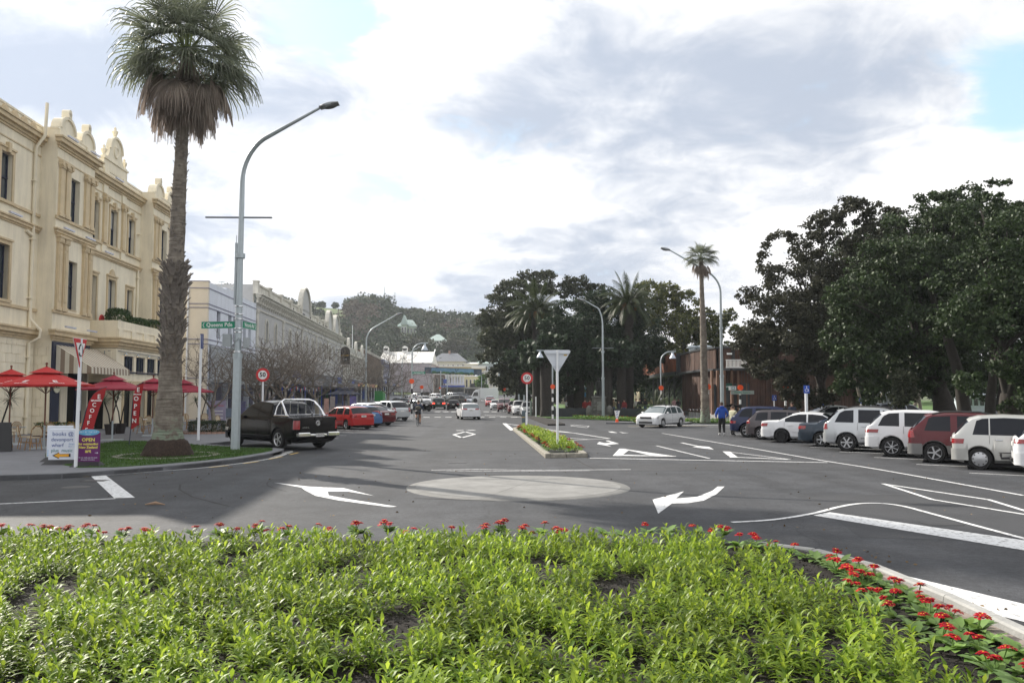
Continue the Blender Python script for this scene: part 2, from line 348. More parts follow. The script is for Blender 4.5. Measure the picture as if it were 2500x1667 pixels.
# park slab, flower strips
def stw(Y, off=0): return 2.3-.0744*(Y-82)+off
park = [(stw(80), 80), (3.2, 77.2), (6, 75.6), (9.6, 70.5), (13, 66.2), (19, 63.2), (90, 61), (90, 118), (stw(118), 118)]
slab('park_ground', park, .12, park_mat)
slab('park_ground', [(stw(118), 118), (90, 118), (90, 300), (stw(205), 205)], .12, park_mat)
slab('park_path', [(12.5, 67.4), (19, 64.6), (60, 62), (60, 69.5), (26, 69), (22, 73), (16, 90), (12, 90)], .135, paving_mat, z0=.1)
res = [(22, 8), (21, 20), (19.5, 34), (19.0, 52), (20, 56), (90, 54), (90, 8)]
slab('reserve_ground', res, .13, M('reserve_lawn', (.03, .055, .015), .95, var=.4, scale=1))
# --- painted markings (flush sheets 6 mm up, laid a few mm apart) ---
mk = {}
def mark(pts, m=None, z=.006, name='road_marking'):
    P = [G(*p) for p in pts]
    mb = MB(); mb.poly([(p.x, p.y, gz(p.x, p.y)+z) for p in P]); o = mb.build(name, m or paint); o['kind'] = 'structure'; return o
def line(pts, w, m=None, z=.006, world=False, name='road_marking'):
    P = [Vector((*p, 0)) if world else G(*p) for p in pts]; vs = []
    if len(P) > 4 and (P[0]-P[-1]).length > .5:
        Q = []
        for i in range(len(P)-1):
            p0, p1, p2, p3 = P[max(i-1, 0)], P[i], P[i+1], P[min(i+2, len(P)-1)]
            for s in range(5): t = s/5; Q.append(.5*((2*p1)+(p2-p0)*t+(2*p0-5*p1+4*p2-p3)*t*t+(3*p1-p0-3*p2+p3)*t**3))
        P = Q+[P[-1]]
    for i, p in enumerate(P):
        t = (P[min(i+1, len(P)-1)]-P[max(i-1, 0)]).normalized(); q = Vector((-t.y, t.x, 0))*w/2
        for s in (q, -q): a = p+s; vs.append((a.x, a.y, gz(a.x, a.y)+z))
    mb = MB(); mb.add(vs, [(2*i, 2*i+1, 2*i+3, 2*i+2) for i in range(len(P)-1)]); o = mb.build(name, m or paint); o['kind'] = 'structure'; return o
mark([(668.6,1178),(754.7,1187.7),(839.7,1191.4),(914,1210.5),(850,1200),(800,1200),(802.5,1209),(850,1218),(970,1236.6),(951,1238),(829,1222),(770.6,1210.5),(744,1196.7),(735,1190)])
mark([(1607,1254),(1593,1219.6),(1670,1199.4),(1650,1217),(1702,1212.7),(1739,1198),(1752,1187.7),(1769,1187.7),(1749.6,1206),(1717.7,1222),(1680.5,1228),(1640.6,1229)])
mark([(220.6,1161),(257.8,1160),(329.5,1214.8),(279,1216)])
line([(-300,1243),(0,1230),(281.7,1217)], .11)
line([(1053,1147.5),(1160,1145.5),(1300,1148),(1540,1146)], .09); line([(1090,1149.5),(1260,1150.5),(1440,1149)], .07, z=.009)
line([(1440,1118),(2020,1129)], .16)
mark([(1504,1113.6),(1519.6,1095.5),(1650,1115),(1600,1114.6),(1535,1099.5),(1521,1110),(1600,1112)], z=.01)
line([(1519.6,1095.8),(1650,1114.8)], .1, z=.012); line([(1505,1113.4),(1520,1095.8)], .28, z=.014)
line([(1508,1112.6),(1650,1114.5)], .22, z=.016)
line([(1773,1102.5),(1929,1122)], .1, z=.012); line([(1773,1102.5),(1793,1117.5)], .28, z=.014); line([(1790,1116.5),(1925,1122)], .22, z=.016)
line([(1602.6,1088),(1732,1119)], .1)
line([(1616.6,1057.7),(1730,1077),(1850,1097),(2000,1123),(2150,1147),(2500,1210)], .11, z=.01)
for a in ([(1107.7,1061),(1135.7,1054)], [(1135.7,1054),(1159,1060)], [(1159,1060),(1127,1068.6)], [(1127,1068.6),(1107.7,1061)]): line(a, .17, z=.01)
line([(1114,1050.9),(1132,1050.7)], .5); line([(1141,1050.4),(1160,1050)], .5)
mark([(1457,1083.5),(1463,1078.6),(1475,1081.5),(1494,1080.8),(1478,1075.7),(1485,1075.2),(1511.5,1083),(1481,1085.6),(1493,1090)])
mark([(1659,1080.5),(1668,1080.6),(1705,1088.5),(1731,1090.5),(1742.5,1097),(1718,1094.5),(1690,1090.5),(1702,1089.5)])
mark([(1483.5,1053),(1496,1053.5),(1508,1056.6),(1492,1055.8)]); mark([(1511,1054.2),(1522,1055.8),(1535.6,1056.7),(1520,1057)])
line([(1394,1039),(1400,1036.8),(1437.5,1040.5),(1433,1044),(1394,1039)], .14)
line([(1231,1033.4),(1371,1053),(1406,1057.6),(1488.6,1070.5)], .16); line([(1231,1033.4),(1251.5,1050.7)], .3, z=.01)
line([(1488.6,1070.5),(1370,1075.7)], .14, z=.01); line([(1240,1035),(1316,1043)], .12, z=.012); line([(1316,1050.5),(1400,1057)], .22, z=.014); line([(1358,1067),(1440,1073)], .14, z=.012)
mark([(1986,1258),(2026,1250.5),(2500,1319),(2640,1339),(2700,1372),(2500,1343.4)])
line([(1786.8,1275.4),(1887.8,1269),(1983.4,1254),(2047,1238),(2095,1230),(2150,1229),(2205,1236),(2270,1253),(2380,1283),(2500,1315),(2640,1352)], .11, z=.01)
line([(2156,1181),(2414,1219.6),(2500,1246),(2620,1283)], .11); line([(2156,1181),(2275.7,1219.6),(2500,1256),(2640,1279)], .11, z=.01)
mark([(2085,1378),(2120,1384),(2500,1474.7),(2800,1546),(2900,1614),(2500,1518),(2238.5,1457),(2110,1395)])
# kerb-side lines at the corner
line([(141,1166.5),(218,1163)], .1, yellow_paint); line([(218,1162.5),(262,1160),(385,1150.5),(500,1141.5),(610,1128),(672,1116.5),(712,1104)], .09, z=.008)
for a, b in (((510,1141.5),(558,1136.5)), ((593,1132),(632,1126.5)), ((656,1121.5),(690,1114.5)), ((708,1110),(728,1105))): line([a, b], .11, yellow_paint, z=.012)
mark([(655,1119),(692,1105),(714,1100),(716,1104)], concrete, z=.012)
# zebra teeth
def teeth(y, x0, x1, n, dx=.62, dy=1.0, sh=0):
    for i in range(n):
        x = x0+(x1-x0)*i/(n-1); yy = y+sh*i
        line([(x-dx/2, yy), (x+dx/2, yy)], dy, world=True, name='zebra_bar')
teeth(81.5, -8.4, 8.8, 17); teeth(107, -9.6, -.2, 10, .7, 2)
line([(-5, 83.5), (-3.2, 85.8), (-1.4, 83.5)], .25, world=True)
line([(-3, 91), (2.2, 78)], .25, world=True)
# angle parking lines, left and right
for k in range(15):
    y = 39.2+k*3.15; x = -.0744*(y-39)-8.6
    if y < 78: line([(x, y), (x-3.4, y+2.4)], .1, world=True)
for k in range(10):
    y = 21.0+k*2.93; x = 13.2-.03*(y-22)
    line([(x, y), (x+4.8, y-3.5)], .1, world=True)
# far side markings
line([(8, 57), (20, 56.2), (30, 56)], .12, world=True); line([(11, 60.5), (30, 59.4)], .5, world=True); line([(8.2, 58.8),(14,59.2)], .1, yellow_paint, z=.01, world=True)
# roundabout disc
rc = Vector((.15, 20.4, 0)); root = empty('roundabout_disc', rc); root['kind'] = 'structure'
mb = MB(); mb.lathe([(2.72, .0), (2.70, .012), (2.52, .028)], 72, (0, 0, 0)); rm = mb.build('edge_ring', M('disc_edge', (.16, .16, .155), .85, var=.2, scale=3), root, True)
for i in range(6):   # six poured sectors with a fine joint
    a0, a1 = i*pi/3+.22, (i+1)*pi/3+.22; g = .004
    pts = [(g, 0)]+[(2.49*cos(a)+0, 2.49*sin(a)) for a in np.linspace(a0+.002, a1-.002, 13)]
    mid = (a0+a1)/2; pts[0] = (.01*cos(mid), .01*sin(mid))
    mb = MB(); mb.prism([(x, y, .005) for x, y in pts], (0, 0, .027)); mb.build('concrete_sector', disc_mat, root)
# newer darker asphalt patches
ap = M('asphalt_patch', (.027, .029, .034), .8, var=.2, scale=.6, bump=.5, bscale=70, col2=(.042, .044, .05), det=9)
def patch(pts): mb = MB(); mb.poly([(x, y, .002) for x, y in pts]); tag(mb.build('road_patch', ap), kind='structure')
patch([(-8.2, 33), (1.3, 33), (1.1, 42.6), (-8.6, 42.7)]); patch([(5.5, 13.2), (14, 12), (16, 19.5), (6.5, 18.6)]); patch([(3.2, 24.5), (11.5, 25), (11.2, 27.4), (3.4, 27)])
for x, y in ((-10.9, 21.8), (7.5, 14.6), (-1.8, 27.5)): mb = MB(); mb.box((x-.3, y-.2, 0), (x+.3, y+.2, .008)); mb.build('drain_cover', M('cast_iron_cover', (.03, .03, .032), .55))['kind'] = 'structure'
# manhole and leaf litter, tyre arc
mb = MB(); mb.lathe([(.33, .004), (.31, .009), (0, .009)], 20, G(185, 1189)); tag(mb.build('manhole_cover', M('cast_iron', (.05, .05, .05), .6)), 'round dark iron manhole cover in the road in front of the white stop bar', 'manhole cover')
arc = [G(*p) for p in [(700,1168),(664,1172),(652,1180),(660,1188),(700,1200)]]
line([(p.x, p.y) for p in arc], .03, M('tyre_mark', (.02, .02, .02), .9), world=True, z=.005, name='tyre_mark')
for pts in ([(440,1182),(438,1195),(470,1213),(560,1236)], [(1380,1096),(1470,1091),(1560,1086),(1640,1084),(1700,1078)],[(1440,1066),(1520,1075),(1600,1085),(1700,1091)], [(1400,1118),(1430,1135),(1460,1148)]):
    line(pts, .05, MC['tyre_mark'], z=.004, name='tyre_mark')
line([(1010,1216),(1200,1222),(1360,1221)],.04,MC['tyre_mark'],z=.0045,name='tyre_mark')
P = [(random.uniform(-9, 12), random.uniform(12.8, 34), .012) for _ in range(260)]+[(random.gauss(4.9, .25), random.uniform(6, 12.3), .012) for _ in range(60)]+[(random.uniform(-12, -8.5), random.uniform(22.5, 27), .012) for _ in range(40)]
tag(leaves('leaf_litter', P, .06, M('dry_leaf', (.16, .11, .06), .8, var=.4, scale=20), None, .15, .5), 'scattered small dry leaves and grit on the road', 'leaf litter', kind='stuff')
# frond husk lying on the road
a, b = G(354, 1233.5), G(402, 1234); mb = MB(); mb.tube([a+Vector((0,0,.02)), (a+b)/2+Vector((0,.04,.05)), b+Vector((0,.02,.02))], [.01, .035, .008], 6); tag(mb.build('dead_frond_stalk', M('dry_stalk', (.3, .2, .13), .8)), 'dry brown palm stalk lying on the road near the bed', 'palm debris')

# ================= MEDIAN ISLAND =================
isl = [G(*p)[:2] for p in [(1331.7,1118),(1435,1116),(1404,1092),(1316,1052),(1273,1043),(1251.5,1050)]]
iroot = empty('median_island', (*isl[0], 0)); iroot['kind'] = 'structure'
old_kerb = M('old_kerb', (.24, .225, .19), .9, var=.4, scale=5, bump=.8, bscale=18)
cx = sum(p[0] for p in isl)/6; cy = sum(p[1] for p in isl)/6
def inset(poly, d):
    out = []; n = len(poly)
    for i in range(n):
        p0, p1, p2 = Vector(poly[i-1]), Vector(poly[i]), Vector(poly[(i+1) % n]); a = (p1-p0).normalized(); b = (p2-p1).normalized()
        na = Vector((-a.y, a.x)); nb = Vector((-b.y, b.x)); m = (na+nb).normalized(); out.append(tuple(p1+m*d/max(.35, m.dot(na))))
    return out
stones(isl+[isl[0]], .2, .15, .95, old_kerb, iroot)
ins = [G(*p)[:2] for p in [(1343,1113.5),(1426,1111.5),(1397,1090.5),(1312,1052.5),(1276,1045),(1259,1050)]]; inp = [G(*p)[:2] for p in [(1350,1109),(1415,1107.5),(1388,1089),(1308,1053.5),(1277,1047),(1266,1050)]]
slab_soil = MB(); slab_soil.prism([(x, y, 0) for x, y in ins], (0, 0, .11)); slab_soil.build('soil', soil_mat, iroot)

# ================= FLOWER BEDS =================
bed_leaf = leafmat('bedding_leaf', (.07, .14, .01), (.27, .37, .045), .45, .46, .3)
prim_leaf = leafmat('primrose_leaf', (.09, .17, .035), (.19, .31, .08), .3, .5, .4)
petal = leafmat('red_petal', (.2, .0, .006), (.36, .001, .012), 0, .7, .15)
ycentre = M('flower_centre', (.8, .45, .02), .6)
def leafstrip(base, az, el, Ln, w, droop, seg=4, fold=.15):
    if seg < 3: return leafflat(base, az, el, Ln, w, droop, seg)
    """one lanceolate leaf: verts, quads"""
    V = []; p = np.array(base, float); e = el; dl = Ln/seg
    wd = [.25, .85, 1, .62, .03] if seg == 4 else [.4, 1, .5, .03]
    for i in range(seg+1):
        d = np.array([cos(az)*cos(e), sin(az)*cos(e), sin(e)]); sd = np.array([-sin(az), cos(az), 0])*w*wd[i]/2
        up = np.array([-cos(az)*sin(e), -sin(az)*sin(e), cos(e)])*w*wd[i]*fold
        V += [p-sd+up, p.copy(), p+sd+up]; p = p+d*dl; e -= droop/seg
    Fq = []
    for i in range(seg): b = 3*i; Fq += [(b, b+1, b+4, b+3), (b+1, b+2, b+5, b+4)]
    return V, Fq
def leafflat(base, az, el, Ln, w, droop, seg):
    V = []; p = np.array(base, float); e = el; dl = Ln/seg; wd = [.35, 1, .06]
    for i in range(seg+1):
        d = np.array([cos(az)*cos(e), sin(az)*cos(e), sin(e)]); sd = np.array([-sin(az), cos(az), 0])*w*wd[i]/2; V += [p-sd, p+sd]; p = p+d*dl; e -= droop/seg
    return V, [(2*i, 2*i+1, 2*i+3, 2*i+2) for i in range(seg)]
def plant_mesh(seed, seg=4):
    r = random.Random(seed); V = []; Fq = []
    for s in range(r.choice((4, 5))):
        bx, by = r.uniform(-.07, .07), r.uniform(-.07, .07); hh = r.uniform(.09, .22); lean = (r.uniform(-.05, .05), r.uniform(-.05, .05))
        nl = r.choice((10, 12, 13)); a = r.uniform(0, 6)
        for i in range(nl):
            f = i/(nl-1); z = hh*(.1+.9*f); az = a+i*2.4+r.uniform(-.3, .3); el = .25+.9*f**1.5+r.uniform(-.25, .25)
            v, q = leafstrip((bx+lean[0]*f, by+lean[1]*f, z), az, el, r.uniform(.085, .145)*(1-.25*f), r.uniform(.02, .03), r.uniform(.6, 1.7), seg)
            b = len(V); V += v; Fq += [[b+i for i in x] for x in q]
    return np.array(V), np.array(Fq)
bedpoly = [(-14, 4.2), (4.0, 4.2), (4.12, 7), (4.15, 9), (4.1, 10.6), (3.85, 11.4), (3.3, 11.9), (2.2, 12.1), (-2, 12.15), (-9, 12.0), (-14, 11.9)]
slab('bed_soil', [(-16, 3.8), (4.15, 3.8), (4.35, 9), (4.25, 11), (3.9, 11.9), (3.2, 12.2), (-2, 12.38), (-16, 12.2)], .1, soil_mat)
# mulch crumbs
X, Y = scatter(bedpoly, 26000); P = np.stack([X, Y, np.full(len(X), .125)+rng.uniform(0, .02, len(X))], 1)
tag(leaves('mulch', P, .03, M('mulch_chip', (.014, .009, .007), .9, var=.5, scale=30), None, .5, .6), 'dark bark mulch between the plants of the near bed', 'mulch', kind='stuff')
protos = [plant_mesh(s) for s in range(8)]; lite = [plant_mesh(s+20, 2) for s in range(6)]
pm = []
spots = []
y = 4.6
while y < 12.0:
    x = -min(14, .66*y+1.2)
    while x < 4.0:
        px, py = x+random.uniform(-.06, .06), y+random.uniform(-.05, .05)
        hole = noise.noise(Vector((px*1.3, py*1.3, 3)))
        edge = (px > 3.35-.05*(9-py) if py < 11 else px > 3.0)
        if hole > -.2 and not edge and py < 12.02: spots.append((px, py, hole))
        x += .225
    y += .215
spots = [s for s in spots if s[1] < 12.02]
vis = sorted((s for s in spots if abs(s[0]) < .63*s[1]+.1 and s[1] > 6.05), key=lambda s: s[1])
near = set(id(s) for s in vis[:300])
for k, s in enumerate(vis[:300]):
    i = k % 8
    if len(pm) <= i:
        o = npmesh('bedding_plant', protos[i][0], protos[i][1], bed_leaf); pm.append(o.data)
    else: o = bpy.data.objects.new('bedding_plant', pm[i]); COL.objects.link(o)
    o.location = (s[0], s[1], .11); o.rotation_euler = (random.uniform(-.1, .1), random.uniform(-.1, .1), random.uniform(0, 6.28)); q = random.uniform(.85, 1.35)*(1+.25*s[2]); o.scale = (q, q, q*random.uniform(.7, 1.25))
    tag(o, 'light green narrow-leaved seedling in the bed in the foreground', 'bedding plant', 'green seedlings in the near bed')
def joined(lst, lib, name, m, z=.11, sc=1.0):
    VV = []; FF = []; b = 0
    for s in lst:
        v, f = lib[random.randrange(len(lib))]; a = random.uniform(0, 6.28); q = sc*random.uniform(.85, 1.15)
        R = np.array([[cos(a), -sin(a), 0], [sin(a), cos(a), 0], [0, 0, 1]])*q
        VV.append(v @ R.T+np.array([s[0], s[1], z])); FF.append(f+b); b += len(v)
    return npmesh(name, np.concatenate(VV), np.concatenate(FF), m)
tag(joined([s for s in spots if id(s) not in near], lite, 'bedding_plants', bed_leaf, .11, 1.12), 'mass of light green seedlings filling the farther part of the bed', 'bedding plants', kind='stuff')
# primroses: crinkled leaves and red flower heads
def prim_meshes(seed, nfl):
    r = random.Random(seed); V = []; Fq = []
    for i in range(11):
        v, q = leafstrip((r.uniform(-.02, .02), r.uniform(-.02, .02), .02), i*2.4+r.uniform(-.3, .3), r.uniform(.15, .8), r.uniform(.1, .15), r.uniform(.055, .08), r.uniform(.4, 1.1), 4, .06)
        b = len(V); V += v; Fq += [[b+k for k in x] for x in q]
    heads = []
    for k in range(nfl):
        c = np.array([r.uniform(-.06, .06), r.uniform(-.06, .06), r.uniform(.09, .125)]); hv = []; hq = []; cv = []
        for j in range(r.choice((5, 6, 7))):
            a = r.uniform(0, 6.28); rr = r.uniform(0, .036); t = c+np.array([rr*cos(a), rr*sin(a), .02-rr*.5]); tilt = Vector((cos(a)*rr*14, sin(a)*rr*14, 1)).normalized()
            u = tilt.orthogonal().normalized(); w = tilt.cross(u)
            for p in range(5):
                b0 = p*2*pi/5; pts = [(0, 0), (-.42, .75), (-.25, 1.05), (.25, 1.05), (.42, .75)]
                f0 = len(hv)
                for (lx, ly) in pts:
                    xx = (lx*cos(b0)-ly*sin(b0))*.028; yy = (lx*sin(b0)+ly*cos(b0))*.028
                    q = Vector(t)+u*xx+w*yy-tilt*(.002*ly); hv.append(tuple(q))
                hq.append(tuple(range(f0, f0+5)))
            cv.append((Vector(t)+tilt*.002, tilt))
        heads.append((hv, hq, cv, tuple(c)))
    return V, Fq, heads
def make_primrose(seed, nfl):
    V, Fq, heads = prim_meshes(seed, nfl); root = empty('primrose', (0, 0, 0))
    npmesh('leaf_rosette', V, Fq, prim_leaf, root)
    for hv, hq, cv, c in heads:
        mb = MB(); mb.add(hv, hq); o = mb.build('flower_head', petal, root)
        m2 = MB()
        for t, n in cv:
            u = n.orthogonal().normalized()*.006; w = n.cross(u); m2.add([t+u, t+w, t-u, t-w], [(0, 1, 2, 3)])
        m2.build('flower_centre', ycentre, o)['kind'] = 'stuff'
        m3 = MB(); m3.tube([(c[0]*.2, c[1]*.2, .02), (c[0], c[1], c[2]+.01)], .004, 4); m3.build('flower_stalk', prim_leaf, root)
    return root
pp = [make_primrose(i, n) for i, n in enumerate((1, 2, 1, 3, 0, 2))]
used = [False]*6
def put_prim(x, y, z, label, group, k=None, sc=1.0):
    k = random.randrange(6) if k is None else k
    o = copy_tree(pp[k]) if used[k] else pp[k]; used[k] = True
    o.location = (x, y, z); o.rotation_euler = (0, 0, random.uniform(0, 6.28)); o.scale = (sc,)*3
    tag(o, label, 'primrose', group)
g1 = 'red primroses edging the near bed'
x = -7.6
while x < 3.2:     # back row, seen as red heads above the seedlings
    put_prim(x+random.uniform(-.08, .08), 12.08+random.uniform(-.1, .1), random.uniform(.1, .24), 'red primrose in the back row of the near bed by the road', g1, random.choice((0, 1, 2, 3, 5, 3, 4)), random.uniform(1.1, 1.7)); x += random.uniform(.06, .42)
y = 6.0
while y < 11.9:
    for c in range(3 if y < 9.5 else 2):
        xe = 4.14 if y < 11 else 4.0-(y-11)*.8
        put_prim(xe-c*.24+random.uniform(-.06, .06), y+random.uniform(-.06, .06), .11, 'red primrose on the right edge of the near bed beside the kerb', g1, random.choice((0, 1, 2, 4, 4, 5)), random.uniform(1.1, 1.6))
    y += .25
# bed kerb and paver strip on the right side
kb = empty('bed_kerb', (4.6, 9, 0)); kb['kind'] = 'structure'
edge = [(-16, 12.3), (-8, 12.38), (-2, 12.42), (2.4, 12.4), (3.45, 12.2), (4.15, 11.6), (4.5, 10.6), (4.62, 9), (4.62, 4)]
stones(edge[:5], .17, .045, .9, kerb_mat, kb, gap=.004)
stones(edge[4:], .12, .12, .9, M('bed_kerb_stone', (.3, .3, .29), .85, var=.15, scale=4, bump=.3), kb, gap=.004)
pv = empty('paver_strip', (4.5, 8, 0)); pv['kind'] = 'structure'
me = None
for i in range(30):
    for c in range(2):
        yy = 4.6+i*.21
        if me is None: mb = MB(); mb.box((0, 0, 0), (.1, .2, .025)); o = mb.build('paver', M('edge_paver', (.2, .165, .14), .9, var=.3, scale=7), pv); me = o.data
        else: o = bpy.data.objects.new('paver', me); COL.objects.link(o); o.parent = pv
        o.matrix_parent_inverse = pv.matrix_basis.inverted(); o.location = (4.2+c*.105, yy, .12+random.uniform(0, .003))
# median planting
ip = []
for i in range(3000):
    p = (random.uniform(min(q[0] for q in isl), max(q[0] for q in isl)), random.uniform(min(q[1] for q in isl), max(q[1] for q in isl)))
    ii = inp
    if in_poly(np.array([p[0]]), np.array([p[1]]), ii)[0]: ip.append((*p, 0))
    if len(ip) > 330: break
tag(joined(ip, lite, 'median_bedding_plants', bed_leaf, .1, 1.25), 'mass of light green seedlings on the narrow median island', 'bedding plants', kind='stuff')
i2 = [((a[0]+b[0])/2, (a[1]+b[1])/2) for a, b in zip(ins, inp)]
for a, b in zip(i2, i2[1:]+[i2[0]]):
    n = int((Vector(b)-Vector(a)).length/.7)
    for k in range(n):
        f = (k+.5)/n
        if random.random() < .8: put_prim(a[0]+(b[0]-a[0])*f+random.uniform(-.1, .1), a[1]+(b[1]-a[1])*f+random.uniform(-.1, .1), .11, 'red primrose along the edge of the narrow median island', 'red primroses on the median island', random.choice((1, 3, 5, 0)), 1.6)
tag(tag(MB().box(G(1316,1084,.1)-Vector((.03,.03,0)), G(1316,1084,.1)+Vector((.03,.03,.3))).build('irrigation_stake', black_mat), 'thin black stake in the left side of the median flower bed', 'stake'))
tag(MB().box(G(1351.5,1070,.1)-Vector((.03,.03,0)), G(1351.5,1070,.1)+Vector((.03,.03,.3))).build('irrigation_stake', black_mat), 'thin black stake in the right side of the median flower bed', 'stake')
# ================= VEHICLES =================
def paintmat(name, col, metal=.0):
    if name == 'black': return M('car_black', (.004, .004, .005), .18, 0, 0, coat=.08, spec=.22)
    return M('car_'+name, col, .3, metal, 0, coat=.35 if max(col) > .03 else .25, spec=.4)
CP = dict(white=paintmat('white', (.72, .73, .75)), silver=paintmat('silver', (.5, .52, .54), .55), champagne=paintmat('champagne', (.52, .52, .5), .45), red=paintmat('red', (.38, .008, .01)), maroon=paintmat('maroon', (.09, .004, .009), .1),
  navy=paintmat('navy', (.012, .02, .07), .2), slate=paintmat('slate', (.03, .045, .065), .3), brown=paintmat('brown', (.075, .065, .07), .3), black=paintmat('black', (.006, .006, .008)), blue=paintmat('blue', (.07, .16, .34), .4), green=paintmat('green', (.01, .03, .02)), cream=paintmat('cream', (.6, .58, .45)), bronze=paintmat('bronze', (.05, .045, .035), .2), greyblue=paintmat('greyblue', (.3, .33, .38), .4))
tyre_m = M('tyre', (.012, .012, .013), .85, var=0); rim_m = M('alloy', (.5, .51, .53), .35, .7, 0); rim_dark = M('black_wheel', (.02, .02, .02), .5, 0, 0)
chrome = M('chrome', (.75, .76, .78), .1, 1, 0); tail_m = M('tail_light', (.26, .004, .008), .12, 0, 0, coat=1); clear_m = M('clear_lens', (.6, .6, .6), .1, .3, 0, coat=1); trim_m = M('car_trim', (.02, .02, .021), .6, 0, 0)
grey_trim = M('grey_trim', (.2, .2, .2), .45, .3, 0); plate_m = M('number_plate', (.7, .7, .68), .5, 0, 0); ink = M('ink', (.01, .01, .012), .6, 0, 0); glow_tail = M('brake_glow', (1, .05, .03), .4, 0, 0, emit=3)
amber = M('amber', (.6, .2, .02), .3, 0, 0)
car_glass = M('car_glass', (.008, .01, .016), .06, 0, 0, spec=.35, coat=0); clear_glass = M('car_glass_light', (.09, .12, .13), .04, 0, 0, spec=1, coat=.6)
WM = {}
def wheel(parent, x, y, r, style, side):
    root = bpy.data.objects.new('wheel', None); COL.objects.link(root); root.parent = parent; root.location = (x, y, r); root.rotation_euler = (0, 0, 0 if side > 0 else pi)
    k = (round(r, 3), style)
    if k not in WM:
        w = .22; mb = MB(); mb.lathe([(r*.62, -w/2+.03), (r*.66, -w/2), (r*.93, -w/2), (r, -w/2+.04), (r, w/2-.04), (r*.93, w/2), (r*.66, w/2), (r*.62, w/2-.03)], 24, ax='y'); a = mb.build('tyre', tyre_m, None, True, 50); ma = a.data
        mb = MB(); R = r*.64
        mb.mi = 1; mb.lathe([(0, w*.2), (R*.97, w*.2)], 20, ax='y'); mb.mi = 0
        mb.lathe([(R*.9, w/2-.03), (R, w/2+.004), (R*1.03, w/2-.01), (R*1.03, w/2-.06)], 24, ax='y', cap=False)
        if style[0] == 's' and style != 'steel':     # n spokes
            n = int(style[1:]); mb.lathe([(R*.2, w*.3), (R*.2, w/2-.02), (R*.12, w/2-.005), (0, w/2-.005)], 12, ax='y')
            for i in range(n):
                a_ = 2*pi*i/n; u = Vector((cos(a_), 0, sin(a_))); v = Vector((-sin(a_), 0, cos(a_))); hw = R*(.12 if n < 7 else .07)
                mb.prism([u*R*.12-v*hw*.8+Vector((0, w/2-.05, 0)), u*R*.95-v*hw+Vector((0, w/2-.05, 0)), u*R*.95+v*hw+Vector((0, w/2-.05, 0)), u*R*.12+v*hw*.8+Vector((0, w/2-.05, 0))], (0, .04, 0))
        elif style == 'cap':    # wheel cover with dark slots
            mb.lathe([(R*.95, w/2-.01), (R*.6, w/2+.01), (0, w/2+.02)], 20, ax='y'); mb.mi = 1
            for i in range(9):
                a_ = 2*pi*i/9; u = Vector((cos(a_), 0, sin(a_))); v = Vector((-sin(a_), 0, cos(a_)))
                c = u*R*.8+Vector((0, w/2+.004, 0)); mb.add([c-u*.06*R-v*.06*R, c+u*.1*R-v*.11*R, c+u*.1*R+v*.11*R, c-u*.06*R+v*.06*R], [(0, 1, 2, 3)])
        else: mb.lathe([(R*.9, w/2-.04), (R*.3, w/2-.06), (0, w/2-.04)], 20, ax='y')
        b = mb.build('rim', [rim_dark if style == 'steel' else rim_m, trim_m], None, True, 35); WM[k] = (ma, b.data)
        a.parent = root; b.parent = root
    else:
        for nm, me in zip(('tyre', 'rim'), WM[k]):
            o = bpy.data.objects.new(nm, me); COL.objects.link(o); o.parent = root
    return root
